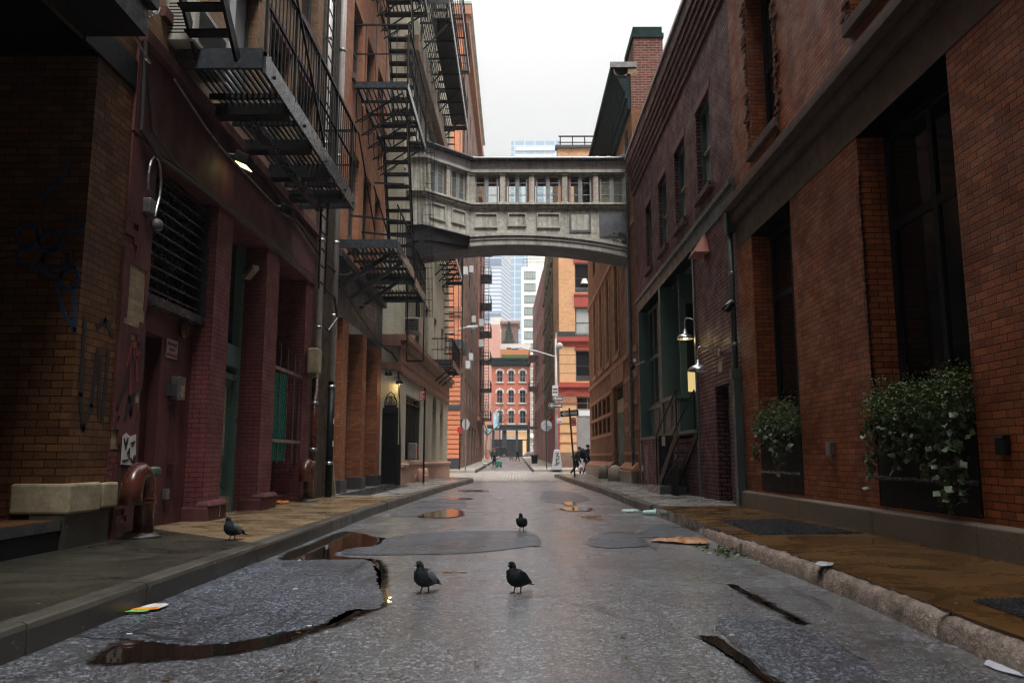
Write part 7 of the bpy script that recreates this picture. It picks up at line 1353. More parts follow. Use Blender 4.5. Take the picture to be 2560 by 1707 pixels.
FACE = lambda x, y, z, rz=0, roll=0: upright(x, y, z, rz, roll)
def one_way(x, y, z, rz, roll, wd, lb):
    s_ = thing('one_way_sign', lb, 'sign', (x, y, z), 'one way signs at the crossing'); T = FACE(x, y, z, rz, roll); h = wd / 3
    def pl(pts, d0, d1, m, nm):
        q = [T @ Vector((px, py, d0)) for px, py in pts]; return MB().extr(q, (T.to_3x3() @ Vector((0, 0, d1 - d0)))).build(nm, m, s_)
    rc = lambda a, b_: [(-a, -b_), (a, -b_), (a, b_), (-a, b_)]
    pl(rc(wd / 2, h / 2), 0, 0.01, M['sign_white'], 'plate'); pl(rc(wd / 2 * 0.965, h / 2 * 0.9), 0.0105, 0.013, M['sign_black'], 'field')
    k = wd; pl([(-0.44 * k, 0), (-0.25 * k, -0.14 * k), (-0.23 * k, -0.075 * k), (0.4 * k, -0.075 * k), (0.4 * k, 0.075 * k), (-0.23 * k, 0.075 * k), (-0.25 * k, 0.14 * k)], 0.0135, 0.016, M['sign_white'], 'arrow')
    text3('ONE WAY', 0.13 * k, M['sign_black'], s_, T @ Matrix.Translation((0.03 * k, 0, 0.018)), width=0.66 * k)
    return s_
lp = thing('sign_post', 'leaning dark green post in front of the brown brick building', 'post', (2.93, 39.4, 0.16)); MB().tube([(2.93, 39.4, 0.16), (2.69, 39.4, 3.5)], 0.045, 8).build('pole', M['sign_green'], lp)
one_way(2.695, 39.46, 3.24, 0, R_(5), 0.92, 'largest one way sign, tilted on the leaning green post')
rs = thing('parking_sign', 'small red parking plate on the leaning green post', 'sign', (2.85, 39.4, 2.85)); MB().box(2.76, 39.33, 2.62, 3.0, 39.345, 3.02).build('plate', M['sign_red'], rs)
b = MB()
for k in range(3): b.box(2.78, 39.32, 2.69 + 0.11 * k, 2.78 + (0.17, 0.1, 0.17)[k], 39.327, 2.73 + 0.11 * k)
b.build('lettering', M['sign_white'], rs)
one_way(2.8, 54.6, 4.62, R_(0), 0, 0.95, 'one way sign lower on the silver street lamp'); one_way(2.95, 54.45, 5.1, R_(38), 0, 0.9, 'one way sign turned aside higher on the silver street lamp')
s_ = thing('plaque', 'white plaque high on the silver street lamp', 'sign', (2.8, 54.7, 5.8)); MB().box(2.58, 54.62, 5.28, 2.98, 54.64, 6.0).build('plate', M['sign_white'], s_); MB().box(2.62, 54.6, 5.7, 2.94, 54.615, 5.8).box(2.62, 54.6, 5.5, 2.94, 54.615, 5.58).build('lettering', M['steel'], s_)
s_ = thing('plaque', 'white rectangular notice low on the silver street lamp', 'sign', (3.05, 54.7, 3.6)); MB().box(2.9, 54.6, 3.42, 3.28, 54.62, 3.76).build('plate', M['sign_white'], s_); MB().box(2.93, 54.585, 3.5, 3.2, 54.597, 3.55).build('lettering', M['sign_red'], s_)
def stop_back(x, y, z, R, rz, pm, lb, tagd):
    s_ = thing('stop_sign', lb, 'sign', (x, y, g(y) + 0.15), 'stop signs seen from behind'); MB().tube([(x, y - 0.06, g(y) + 0.15), (x, y - 0.06, z + R + 0.1)], 0.04, 8).build('post', pm, s_)
    T = FACE(x, y, z, rz); oc = [T @ Vector((R * math.cos(R_(22.5 + 45 * i)), R * math.sin(R_(22.5 + 45 * i)), 0)) for i in range(8)]; MB().extr(oc, T.to_3x3() @ Vector((0, 0, 0.012))).build('plate', M['sign_back'] if 'sign_back' in M else M.setdefault('sign_back', surf('bare_sign_metal', (0.46, 0.46, 0.47), (0.4, 0.4, 0.41), 0.35, 2, metal=0.3, bst=0)), s_)
    oc2 = [T @ Vector((R * math.cos(R_(22.5 + 45 * i)), R * math.sin(R_(22.5 + 45 * i)), -0.006)) for i in range(8)]; MB().extr(oc2, T.to_3x3() @ Vector((0, 0, 0.004))).build('red_face', M['sign_red'], s_)
    if tagd: strokes(Face(0, y - 0.012, 1, 0, 0, 1), [[(x + 0.14, z - 0.02), (x + 0.08, z - 0.1), (x + 0.18, z - 0.12), (x + 0.2, z - 0.02)], [(x + 0.22, z - 0.06), (x + 0.28, z - 0.14), (x + 0.33, z - 0.04)], [(x + 0.06, z - 0.2), (x + 0.3, z - 0.24)], [(x + 0.12, z - 0.18), (x + 0.18, z - 0.3), (x + 0.26, z - 0.2)]], 0.03, -0.01).build('graffiti', M['paint_black'], s_)
stop_back(2.25, 57.0, 3.35, 0.41, 0, M['sign_green'], 'stop sign back with a black scrawl on the dark green post at right', True)
stop_back(-3.3, 53.8, 3.3, 0.39, R_(50), M['steel'], 'stop sign back turned aside on the silver post at left', False)
s_ = thing('parking_sign', 'slim dark post with a small red plate by the orange corner', 'sign', (-3.8, 54.6, 0.25)); MB().tube([(-3.75, 54.6, 0.2), (-3.75, 54.6, 3.1)], 0.04, 8).build('post', M['iron'], s_); MB().box(-3.9, 54.52, 2.75, -3.6, 54.54, 3.15).build('plate', M['sign_red'], s_)
s_ = thing('trash_can', 'black wire trash can on the far right pavement', 'trash can', (1.9, 78, 0.55)); z0 = g(78) + 0.15
b = MB()
for k in range(14): a = 2 * math.pi * k / 14; b.bar((1.9 + 0.24 * math.cos(a), 78 + 0.24 * math.sin(a), z0), (1.9 + 0.3 * math.cos(a), 78 + 0.3 * math.sin(a), z0 + 0.85), 0.05, 0.02)
b.build('slats', M['iron'], s_); b = MB(); b.lathe((1.9, 78, z0 + 0.8), [(0.3, 0), (0.33, 0.03), (0.33, 0.08), (0.28, 0.1)], 16); b.build('rim', M['steel'], s_); MB().lathe((1.9, 78, z0), [(0.22, 0.02), (0.27, 0.75)], 14).build('liner', M['fascia_black'], s_)
s_ = thing('traffic_drum', 'orange and white traffic drum on the far left pavement edge', 'traffic drum', (-3.7, 110, 0.8)); z0 = g(110) + 0.1; M['drum_orange'] = plain('traffic_orange', (0.85, 0.16, 0.02), 0.5)
MB().lathe((-3.7, 110, z0), [(0.36, 0), (0.36, 0.08), (0.27, 0.09), (0.24, 0.9), (0.1, 0.98)], 16).build('barrel', M['drum_orange'], s_)
for z in (0.3, 0.58): MB().lathe((-3.7, 110, z0 + z), [(0.272, 0), (0.268, 0.13)], 16, 'z', False).build('white_band', M['sign_white'], s_)
s_ = thing('banner_lamp', 'dark lamp post with a pale blue banner before the red end building', 'street lamp', (-2.6, 140, 1.2)); MB().tube([(-2.6, 140, 1.1), (-2.6, 140, 9.2)], 0.09, 8).build('post', M['iron'], s_); MB().ell((-2.6, 140, 9.4), 0.22, 0.22, 0.3, 10, 8).build('lantern', M['blind'], s_)
t = NT('pale_blue_banner_cloth'); t.link(t.mix(t.ramp(t.noise(0.9), 0.35, 0.65), (0.2, 0.5, 0.68, 1), (0.5, 0.68, 0.78, 1)), 'Base Color'); MB().box(-3.75, 139.97, 6.3, -2.75, 140.0, 8.95).build('banner', t.m, s_)
# trees and planting in the distance
M['bark'] = surf('pale_winter_bark', (0.27, 0.22, 0.16), (0.18, 0.15, 0.11), 0.8, 4)
def bare_tree(x, y, z0, h, seed, lb, spread=1.0, name='bare_tree', cat='tree', lvl=5):
    rr_ = random.Random(seed); t_ = thing(name, lb, cat, (x, y, z0)); tr = MB(); br = MB()
    def grow(p, d, L, r, n):
        q = p + d * L; m_ = p.lerp(q, 0.5) + Vector((rr_.uniform(-1, 1), rr_.uniform(-1, 1), 0)) * L * 0.07
        (tr if n == lvl else br).tube([p, m_, q], [r, r * 0.85, r * 0.7], 6 if n > 2 else 4)
        if n == 0: return
        for i in range(3 if n > 1 else 2):
            e = (d + Vector((rr_.uniform(-1, 1) * spread, rr_.uniform(-1, 1) * spread, rr_.uniform(-0.3, 0.6)))).normalized(); grow(q, e, L * rr_.uniform(0.6, 0.85), r * 0.62, n - 1)
    grow(Vector((x, y, z0)), Vector((0.05, 0, 1)), h * 0.3, h * 0.016, lvl); tr.build('trunk', M['bark'], t_); br.build('crown', M['bark'], t_)
bare_tree(-4.6, 128, 1.0, 12, 4, 'bare winter tree spreading pale branches before the red end building', 1.0)
bare_tree(7.2, 66, 26, 3.2, 9, 'bare rooftop shrub on the yellow orange building', 0.9, 'roof_shrub', 'shrub', 4)
cf = thing('conifer', 'dark green conifer on the roofs behind the red end building', 'tree', (-1.4, 190, 27)); MB().tube([(-1.4, 190, 26.5), (-1.4, 190, 33.2)], [0.16, 0.03], 6).build('trunk', M['bark'], cf); b = MB(); rr_ = random.Random(2)
for i in range(1500):
    f = rr_.random() ** 0.8; z = 27.3 + 6.2 * f; r = 1.75 * (1 - f) * (0.55 + 0.45 * rr_.random()) + 0.08; a = rr_.uniform(0, 6.28); leaf(b, Vector((-1.4 + r * math.cos(a), 190 + r * math.sin(a), z + rr_.uniform(-.2, .2) - 0.25 * r)), 0.34, rr_)
b.build('crown', surf('dark_conifer_needles', (0.035, 0.08, 0.045), (0.02, 0.045, 0.028), 0.6, 2, bst=0), cf)
bs = thing('street_shrub', 'loose green shrub beside the parked dark car', 'shrub', (-5.2, 138, 1.2)); b = MB()
for k in range(6): leaves(b, (-5.6 + 0.35 * k, 138 + rr_.uniform(-.3, .3), 1.9 + 0.3 * rr_.random()), (0.5, 0.4, 0.8), 70, 0.16, rr_)
b.build('foliage', M['leaf_a'], bs); MB().tube([(-4.9, 138, 1.1), (-4.9, 138, 2.0)], 0.05, 5).build('stems', M['twig'], bs)
def car(x0, x1, y, W, H, m, lb, seed):
    """car seen side on; nose at x0 (left)"""
    z = g(y); L = x1 - x0; c = thing('parked_car', lb, 'car', ((x0 + x1) / 2, y, z), 'cars parked at the end of the street'); X = lambda f: x0 + L * f
    prof = [(0.0, 0.42), (0.0, 0.72), (0.05, 0.9), (0.26, 1.02), (0.36, 1.06), (0.44, H - 0.1), (0.5, H), (0.86, H), (0.97, H - 0.4), (1.0, 0.95), (1.0, 0.4), (0.93, 0.3), (0.06, 0.3)]
    b = MB(); n = len(prof); o = 0; rows = [(0.0, 0.0), (0.06, 1), (0.94, 1), (1.0, 0.0)]
    for k, (fy, full) in enumerate(rows):
        for f, h in prof: hh = h if (full or h < 1.05) else 1.05 + (h - 1.05) * 0.92; b.v.append((X(f if full else 0.02 + f * 0.96), y + W * fy, z + hh))
    for k in range(3):
        for i in range(n): b.f.append([k * n + i, k * n + (i + 1) % n, (k + 1) * n + (i + 1) % n, (k + 1) * n + i]); b.m.append(0)
    b.f.append(list(range(n))[::-1]); b.m.append(0); b.f.append([3 * n + i for i in range(n)]); b.m.append(0); b.build('body', m, c, bevel=0.03)
    for f0, f1 in ((0.42, 0.58), (0.6, 0.76), (0.78, 0.9)):
        MB().extr([(X(f0 + 0.02), y - 0.012, z + 1.1), (X(f1), y - 0.012, z + 1.1), (X(f1 - 0.01), y - 0.012, z + H - 0.12), (X(f0 + 0.05 if f0 < 0.5 else f0 + 0.02), y - 0.012, z + H - 0.12)], (0, 0.008, 0)).build('window', M['glass'], c)
    MB().extr([(X(0.375), y + 0.15, z + 1.09), (X(0.375), y + W - 0.15, z + 1.09), (X(0.45), y + W - 0.2, z + H - 0.1), (X(0.45), y + 0.2, z + H - 0.1)], (-0.02, 0, 0.02)).build('windscreen', M['glass'], c)
    for f in (0.19, 0.8):
        for yy_ in (y - 0.02, y + W - 0.2): w_ = MB().lathe((X(f), yy_, z + 0.34), [(0.2, 0.0), (0.33, 0.02), (0.34, 0.1), (0.34, 0.2), (0.2, 0.22)], 18, 'y').build('wheel', M['cable'], c); MB().lathe((X(f), yy_ - 0.015, z + 0.34), [(0.0, 0), (0.2, 0.005), (0.21, 0.03)], 14, 'y').build('rim', M['steel'], w_)
    MB().box(x1 - 0.1, y - 0.03, z + 0.8, x1 + 0.02, y + 0.12, z + 1.15).build('tail_light', plain('red_lamp_plastic', (0.5, 0.02, 0.02), 0.3), c); MB().box(x0 - 0.02, y - 0.02, z + 0.62, x0 + 0.25, y + 0.12, z + 0.8).build('headlight', M['sign_white'], c)
car(-5.4, -1.1, 146, 1.9, 1.85, surf('black_car_paint', (0.018, 0.02, 0.026), None, 0.12, 1, bst=0, dirt=0), 'dark parked car with a rear light showing at the end of the street', 1)
car(1.75, 6.1, 146, 1.85, 1.7, surf('silver_car_paint', (0.45, 0.47, 0.5), None, 0.15, 1, metal=0.6, bst=0, dirt=0), 'silver parked car half hidden behind the right hand buildings', 2)
# ============================================================ PEOPLE, ANIMALS, LITTER
M['skin'] = surf('skin', (0.5, 0.3, 0.21), (0.45, 0.26, 0.18), 0.55, 3, bst=0, dirt=0)
def cloth(n, c): return M.setdefault(n, surf(n, c, tuple(q * 0.75 for q in c), 0.8, 8, bst=0.2, bsc=30, dirt=0.1))
def person(x, y, rz, H, lean, stride, arms, top, bottom, hat, lb, bent=0.2, shoe=(0.015, 0.013, 0.012)):
    """one figure; local +y is the way it faces. arms: (hand x,y,z) left and right in body heights"""
    z0 = g(y); t_ = thing('person', lb, 'person', (x, y, z0)); k = H; R = Matrix.Rotation(rz, 4, 'Z'); base = Vector((x, y, z0))
    W = lambda p: tuple(base + (R @ Vector((p[0] * k, p[1] * k, p[2] * k))))
    hip = (0, -lean * 0.1, 0.52); wa = (0, 0.0, 0.61); ch = (0, lean * 0.55, 0.74); ne = (0, lean * 0.9, 0.83); hd = (0, lean * 1.15 + 0.01, 0.885); tp = (0, lean * 1.2, 0.955)
    V = [hip, wa, ch, ne, hd, tp, (0, lean * 1.15 + 0.062, 0.9)]; Ed = [(0, 1), (1, 2), (2, 3), (3, 4), (4, 5), (4, 6)]; Rd = [.085, .078, .095, .034, .052, .036, .014]
    legs = []; arm = []
    for s_, st in ((-1, stride), (1, -stride)):
        i = len(V); kn = (0.048 * s_, st * 0.5 + 0.03, 0.285); an = (0.05 * s_, st - (0.04 if st < 0 else 0), 0.045 + (0.02 if st < 0 else 0)); to = (0.055 * s_, an[1] + 0.09, 0.018)
        V += [(0.05 * s_, hip[1], 0.49), kn, an, to]; Ed += [(0, i), (i, i + 1), (i + 1, i + 2), (i + 2, i + 3)]; Rd += [.056, .036, .024, .02]; legs.append((V[i], kn, an, to))
    for s_, hnd in zip((-1, 1), arms):
        i = len(V); sh = (0.108 * s_, ch[1] + 0.005, 0.795); el = ((sh[0] + hnd[0]) / 2 + 0.02 * s_, (sh[1] + hnd[1]) / 2 - bent * 0.18, (sh[2] + hnd[2]) / 2 - 0.01)
        V += [sh, el, hnd]; Ed += [(2, i), (i, i + 1), (i + 1, i + 2)]; Rd += [.042, .03, .019]; arm.append((sh, el, hnd)); d = (Vector(hnd) - Vector(el)).normalized()
        for f in range(5):
            j = len(V); o = Vector((0.004 * s_ * 0, 0.011 * (f - 2), 0)); ln = (0.035, 0.052, 0.057, 0.053, 0.042)[f]; V += [tuple(Vector(hnd) + d * ln * 0.55 + o), tuple(Vector(hnd) + d * ln + o * 1.2 + Vector((-0.008 * s_, 0.006, 0)))]; Ed += [(i + 2, j), (j, j + 1)]; Rd += [.0062, .0045]
    b_ = skin('body', [W(v) for v in V], Ed, [r * k for r in Rd], M['skin'], t_)
    for e in (-1, 1): MB().ell(W((0.018 * e, hd[1] + 0.047, 0.912)), 0.011, 0.011, 0.009, 6, 4).build('eye', M['sign_black'], b_)
    V2 = [(0, hip[1], 0.47), hip, wa, ch, (0, ne[1] - 0.004, 0.815)]; E2 = [(0, 1), (1, 2), (2, 3), (3, 4)]; R2 = [.1, .1, .1, .116, .06]
    for sh, el, hn in arm: i = len(V2); wr = tuple(Vector(el).lerp(Vector(hn), 0.9)); V2 += [sh, el, wr]; E2 += [(3, i), (i, i + 1), (i + 1, i + 2)]; R2 += [.058, .044, .034]
    skin('jacket', [W(v) for v in V2], E2, [r * k for r in R2], top, t_, root=1)
    V3 = [hip, (0, hip[1], 0.46)]; E3_ = [(0, 1)]; R3 = [.09, .085]
    for h_, kn, an, to in legs: i = len(V3); V3 += [(h_[0], h_[1], 0.45), kn, (an[0], an[1], an[2] + 0.02)]; E3_ += [(1, i), (i, i + 1), (i + 1, i + 2)]; R3 += [.064, .047, .036]
    skin('trousers', [W(v) for v in V3], E3_, [r * k for r in R3], bottom, t_)
    sm = cloth('dark_shoe_leather', shoe)
    for h_, kn, an, to in legs: skin('shoe', [W((an[0], an[1] - 0.02, 0.022 + max(0, an[2] - 0.05))), W((an[0], an[1] + 0.03, 0.024)), W((to[0], to[1] + 0.01, 0.018))], [(0, 1), (1, 2)], [.028 * k, .026 * k, .02 * k], sm, t_)
    if hat: b = MB(); c = W((0, hd[1] - 0.008, 0.945)); b.ell(c, 0.064 * k, 0.068 * k, 0.055 * k, 14, 10); b.lathe((c[0], c[1], c[2] - 0.03 * k), [(0.064 * k, 0), (0.068 * k, 0.008 * k), (0.066 * k, 0.024 * k)], 14, 'z', False); b.build('hat', hat, t_, smooth=True)
    return t_, W
navy = cloth('navy_wool', (0.02, 0.03, 0.055)); black = cloth('black_nylon', (0.012, 0.012, 0.015)); khaki = cloth('khaki_cotton', (0.2, 0.13, 0.07)); jeans = cloth('dark_denim', (0.025, 0.04, 0.07)); redw = cloth('red_wool', (0.4, 0.03, 0.02)); greyw = cloth('grey_wool', (0.07, 0.08, 0.1)); cream = cloth('cream_canvas', (0.5, 0.44, 0.34))
_, W1 = person(3.62, 47.6, R_(-80), 1.72, 0.1, 0.17, ((-0.12, 0.1, 0.42), (0.13, 0.14, 0.43)), black, black, greyw, 'person in a black puffer jacket and grey hat striding right past the leaning post')
_, W2 = person(4.25, 47.9, R_(-70), 1.84, 0.05, 0.1, ((-0.14, 0.06, 0.44), (0.13, 0.1, 0.43)), navy, khaki, navy, 'person in navy jacket, beanie and khaki trousers at the brown building corner')
def pack(c, sx, sy, sz, rz, m, lb):
    s_ = thing('backpack', lb, 'backpack', c); T = Matrix.Translation(c) @ Matrix.Rotation(rz, 4, 'Z'); b = MB(); b.ell((0, 0, 0), sx, sy, sz, 12, 8); b.ell((0, -sy * 0.7, -sz * 0.25), sx * 0.75, sy * 0.6, sz * 0.55, 10, 6); b.v = [tuple(T @ Vector(v)) for v in b.v]; b.build('bag', m, s_, smooth=True)
    b = MB()
    for e in (-1, 1): b.tube([(e * sx * 0.5, sy * 0.6, sz * 0.8), (e * sx * 0.6, sy * 1.5, sz * 0.4), (e * sx * 0.6, sy * 0.8, -sz * 0.5)], 0.02, 5)
    b.v = [tuple(T @ Vector(v)) for v in b.v]; b.build('strap', m, s_)
pack(W1((0, -0.1, 0.72)), 0.17, 0.14, 0.27, R_(-80), cream, 'cream backpack on the person in the puffer jacket'); pack(W2((0, -0.13, 0.7)), 0.22, 0.2, 0.32, R_(-70), black, 'large black backpack on the person in khaki trousers')
def carrier(c, r, m, lb, m2=None):
    s_ = thing('carrier_bag', lb, 'bag', c); b = MB().lathe((c[0], c[1], c[2] - 0.42), [(r * 0.5, 0), (r, 0.06), (r * 1.05, 0.2), (r * 0.6, 0.33), (0.03, 0.4)], 12); b.build('bag', m, s_, smooth=True); b = MB().tube([(c[0] - 0.05, c[1], c[2] - 0.06), (c[0], c[1], c[2]), (c[0] + 0.05, c[1], c[2] - 0.06)], 0.012, 5); b.build('handle', m, s_)
    if m2: MB().ell((c[0], c[1] - r * 0.72, c[2] - 0.26), r * 0.6, r * 0.35, 0.1, 10, 6).build('print', m2, s_)
wp = plain('white_plastic_bag', (0.7, 0.7, 0.72), 0.35); carrier(W1((0.13, 0.14, 0.4)), 0.17, wp, 'white carrier bag with a red print beside the leaning post', plain('red_bag_print', (0.55, 0.03, 0.04), 0.4)); carrier(W2((-0.14, 0.04, 0.42)), 0.17, wp, 'plain white carrier bag held by the person in khaki'); carrier(W2((0.14, 0.1, 0.41)), 0.15, M['drum_orange'], 'orange carrier bag at the brown building corner')
_, W3 = person(-1.77, 69, R_(4), 1.62, 0.02, 0.04, ((-0.15, 0.02, 0.42), (0.15, -0.03, 0.44)), black, black, redw, 'person in black with a red hat pulling a green cart down the road')
_, W4 = person(0.36, 102, R_(80), 1.62, 0.04, 0.12, ((-0.12, 0.14, 0.46), (0.13, 0.05, 0.45)), black, jeans, greyw, 'far person in dark jacket and jeans walking a brown dog')
ct = thing('shopping_cart', 'green two wheeled shopping cart on the far road', 'cart', (-1.33, 69, 0.3)); z0 = g(69); cg = plain('green_cart_cloth', (0.01, 0.2, 0.11), 0.6); MB().hexa([(-1.58, 68.8, z0 + 0.14), (-1.14, 68.8, z0 + 0.14), (-1.14, 69.2, z0 + 0.14), (-1.58, 69.2, z0 + 0.14), (-1.64, 68.78, z0 + 0.52), (-1.06, 68.78, z0 + 0.46), (-1.06, 69.22, z0 + 0.46), (-1.64, 69.22, z0 + 0.52)]).build('basket', cg, ct, bevel=0.03)
for x in (-1.5, -1.2): MB().lathe((x, 68.85, z0 + 0.11), [(0.06, 0), (0.11, 0.01), (0.11, 0.05), (0.06, 0.06)], 14, 'y').build('wheel', M['cable'], ct)
MB().tube([(-1.6, 69, z0 + 0.45), W3((0.15, -0.03, 0.41))], 0.014, 6).build('handle', M['steel'], ct)
def dog(x, y, rz, h, m, lb, head=0.2):
    z0 = g(y); t_ = thing('dog', lb, 'dog', (x, y, z0), 'dogs walked on the far road'); R = Matrix.Rotation(rz, 4, 'Z'); W = lambda p: tuple(Vector((x, y, z0)) + R @ (Vector(p) * h))
    V = [(0, -0.42, 0.78), (0, -0.1, 0.74), (0, 0.3, 0.76), (0, 0.48, 0.95), (0, 0.56, 1.08), (0, 0.78, 1.04)]; E_ = [(0, 1), (1, 2), (2, 3), (3, 4), (4, 5)]; R_d = [.17, .17, .23, .13, .125, .06]
    for s_ in (-1, 1):
        i = len(V); V += [(0.13 * s_, -0.42, 0.6), (0.14 * s_, -0.32, 0.42), (0.14 * s_, -0.5, 0.25), (0.14 * s_, -0.46, 0.04), (0.14 * s_, -0.38, 0.03)]; E_ += [(0, i), (i, i + 1), (i + 1, i + 2), (i + 2, i + 3), (i + 3, i + 4)]; R_d += [.12, .085, .05, .04, .04]
        i = len(V); V += [(0.13 * s_, 0.33, 0.55), (0.13 * s_, 0.3 + 0.1 * s_, 0.3), (0.13 * s_, 0.32 + 0.14 * s_, 0.04), (0.13 * s_, 0.39 + 0.14 * s_, 0.03)]; E_ += [(2, i), (i, i + 1), (i + 1, i + 2), (i + 2, i + 3)]; R_d += [.1, .055, .042, .04]
        i = len(V); V += [(0.1 * s_, 0.53, 1.2), (0.13 * s_, 0.52, 1.1)]; E_ += [(4, i), (i, i + 1)]; R_d += [.04, .025]
    i = len(V); V += [(0, -0.62, 0.88), (0, -0.75, 1.08), (0, -0.68, 1.22)]; E_ += [(0, i), (i, i + 1), (i + 1, i + 2)]; R_d += [.05, .04, .02]
    b_ = skin('body', [W(v) for v in V], E_, [r * h for r in R_d], m, t_, 1); MB().ell(W((0, 0.84, 1.05)), 0.03 * h, 0.03 * h, 0.03 * h, 6, 4).build('nose', M['sign_black'], b_)
dog(-2.55, 69, R_(60), 0.42, cloth('white_dog_coat', (0.6, 0.55, 0.48)), 'small white dog beside the person in the red hat'); dog(-0.45, 102, R_(75), 0.5, cloth('tan_dog_coat', (0.3, 0.15, 0.07)), 'tan dog ahead of the far person in jeans')
# ---- pigeons
def cat_rom(P, n):
    out = []; L = len(P)
    for i in range(L - 1):
        p0, p1, p2, p3 = P[max(i - 1, 0)], P[i], P[i + 1], P[min(i + 2, L - 1)]
        for k in range(n):
            t = k / n; out.append([0.5 * (2 * b + (c - a) * t + (2 * a - 5 * b + 4 * c - d) * t * t + (3 * b - a - 3 * c + d) * t ** 3) for a, b, c, d in zip(p0, p1, p2, p3)])
    out.append(list(P[-1])); return out
def feather(n, c, c2, r=0.45): return surf(n, c, c2, 0.75, 60, bst=0.25, bsc=140, dirt=0.0, bd=0.003, spec=0.2)
PG = {'slate': feather('slate_feathers', (0.02, 0.024, 0.03), (0.012, 0.015, 0.019)), 'dark': feather('charcoal_feathers', (0.006, 0.008, 0.010), (0.004, 0.005, 0.007)), 'neck': feather('green_sheen_neck', (0.006, 0.02, 0.018), (0.014, 0.008, 0.017), 0.28), 'pale': feather('pale_grey_wing', (0.17, 0.168, 0.185), (0.09, 0.09, 0.105)), 'head': feather('blue_grey_head', (0.02, 0.024, 0.03), (0.012, 0.015, 0.02)), 'foot': plain('pink_foot', (0.16, 0.045, 0.04), 0.5), 'beak': plain('dark_beak', (0.03, 0.03, 0.03), 0.4), 'white': plain('white_cere', (0.6, 0.6, 0.6), 0.5), 'eye': plain('orange_eye', (0.5, 0.12, 0.02), 0.2)}
def pigeon(x, y, z, rz, s, body, wing, lb, head_turn=0.0, step=0.0):
    t_ = thing('pigeon', lb, 'pigeon', (x, y, z), 'pigeons in the alley'); R = Matrix.Translation((x, y, z)) @ Matrix.Rotation(rz, 4, 'Z'); W = lambda p: tuple(R @ (Vector(p) * s))
    dz_ = -0.024; P = [(-.15, .078, .012, .006), (-.115, .088, .03, .02), (-.07, .108, .05, .042), (-.02, .128, .066, .062), (.03, .148, .068, .066), (.058, .178, .052, .052), (.064, .206, .036, .037), (.063, .23, .027, .028), (.07, .25, .0265, .0275), (.088, .256, .021, .021), (.1, .252, .008, .009)]
    P = [(a, c + dz_ + 0.006 * (c < 0.2), e * 1.12, f * 1.1) if c < 0.2 else (a, c + dz_, e * 1.05, f * 1.05) for a, c, e, f in P]; pts = cat_rom(P, 4); n = 16; b = MB()
    for i, (py, pz, rw, rh) in enumerate(pts):
        a = pts[max(i - 1, 0)]; c = pts[min(i + 1, len(pts) - 1)]; ty, tz = c[0] - a[0], c[1] - a[1]; L = math.hypot(ty, tz) or 1; ny, nz = -tz / L, ty / L; hx = head_turn * max(0, (i - 26) / 14)
        for k in range(n):
            th = 2 * math.pi * k / n; b.v.append(W((rw * math.cos(th) + hx * 0.02, py + ny * rh * math.sin(th), pz + nz * rh * math.sin(th))))
    for i in range(len(pts) - 1):
        b.cur = 0 if i < 19 else (1 if i < 29 else 2)
        for k in range(n): b.f.append([i * n + k, i * n + (k + 1) % n, (i + 1) * n + (k + 1) % n, (i + 1) * n + k]); b.m.append(b.cur)
    b.f.append(list(range(n))); b.m.append(0); e = (len(pts) - 1) * n; b.f.append([e + k for k in range(n)]); b.m.append(2)
    bd = b.build('body', [body, PG['neck'], PG['head'] if body is not PG['dark'] else PG['dark']], t_, smooth=True)
    for e in (-1, 1):
        b = MB(); w_ = [(.05, .162, .012, .028), (.02, .15, .02, .044), (-.04, .126, .02, .042), (-.1, .1, .014, .028), (-.165, .08, .006, .01)]; ps = cat_rom(w_, 4)
        for i, (py, pz, rw, rh) in enumerate(ps):
            off = 0.065 - 0.28 * max(0, -0.03 - py)
            for k in range(10): th = 2 * math.pi * k / 10; b.v.append(W((e * (max(0.012, off) + rw * 0.8 * math.cos(th)), py + 0.2 * rh * math.sin(th), pz + rh * math.sin(th) + 0.008 - 0.018)))
        for i in range(len(ps) - 1):
            b.cur = 1 if i > 9 else 0
            for k in range(10): b.f.append([i * 10 + k, i * 10 + (k + 1) % 10, (i + 1) * 10 + (k + 1) % 10, (i + 1) * 10 + k]); b.m.append(b.cur)
        b.f.append(list(range(10))); b.m.append(0); q = (len(ps) - 1) * 10; b.f.append([q + k for k in range(10)]); b.m.append(1); b.build('wing', [wing, PG['dark']], t_, smooth=True)
        MB().ell(W((e * 0.0245, .08, .256 + dz_)), 0.0045 * s, 0.0045 * s, 0.0045 * s, 8, 6).build('eye', PG['eye'], bd)
        st = step * e; lx = 0.026 * e; b = MB(); b.tube([W((lx, 0.0, .085)), W((lx, -.008 + st * .4, .042)), W((lx, 0.006 + st, .006))], [.013 * s, .006 * s, .0042 * s], 8)
        for dx, dy in ((0, .04), (.02, .032), (-.02, .032), (0, -.022)): b.tube([W((lx, .006 + st, .006)), W((lx + dx * .6, .006 + st + dy * .6, .006)), W((lx + dx, .006 + st + dy, .002))], [.004 * s, .0035 * s, .002 * s], 6)
        b.build('leg', PG['foot'], t_, smooth=True)
    b = MB(); b.tube([W((head_turn * .02, .097, .254 + dz_)), W((head_turn * .021, .112, .25 + dz_)), W((head_turn * .022, .122, .243 + dz_))], [.006 * s, .0045 * s, .001 * s], 8); bk = b.build('beak', PG['beak'], t_, smooth=True); MB().ell(W((head_turn * .02, .104, .2575 + dz_)), .005 * s, .006 * s, .0035 * s, 8, 6).build('cere', PG['white'], bk)
    MB().hexa([W((-.02, -.1, .06)), W((.02, -.1, .06)), W((.024, -.215, .04)), W((-.024, -.215, .04)), W((-.02, -.1, .074)), W((.02, -.1, .074)), W((.022, -.215, .046)), W((-.022, -.215, .046))]).build('tail', PG['dark'], t_)
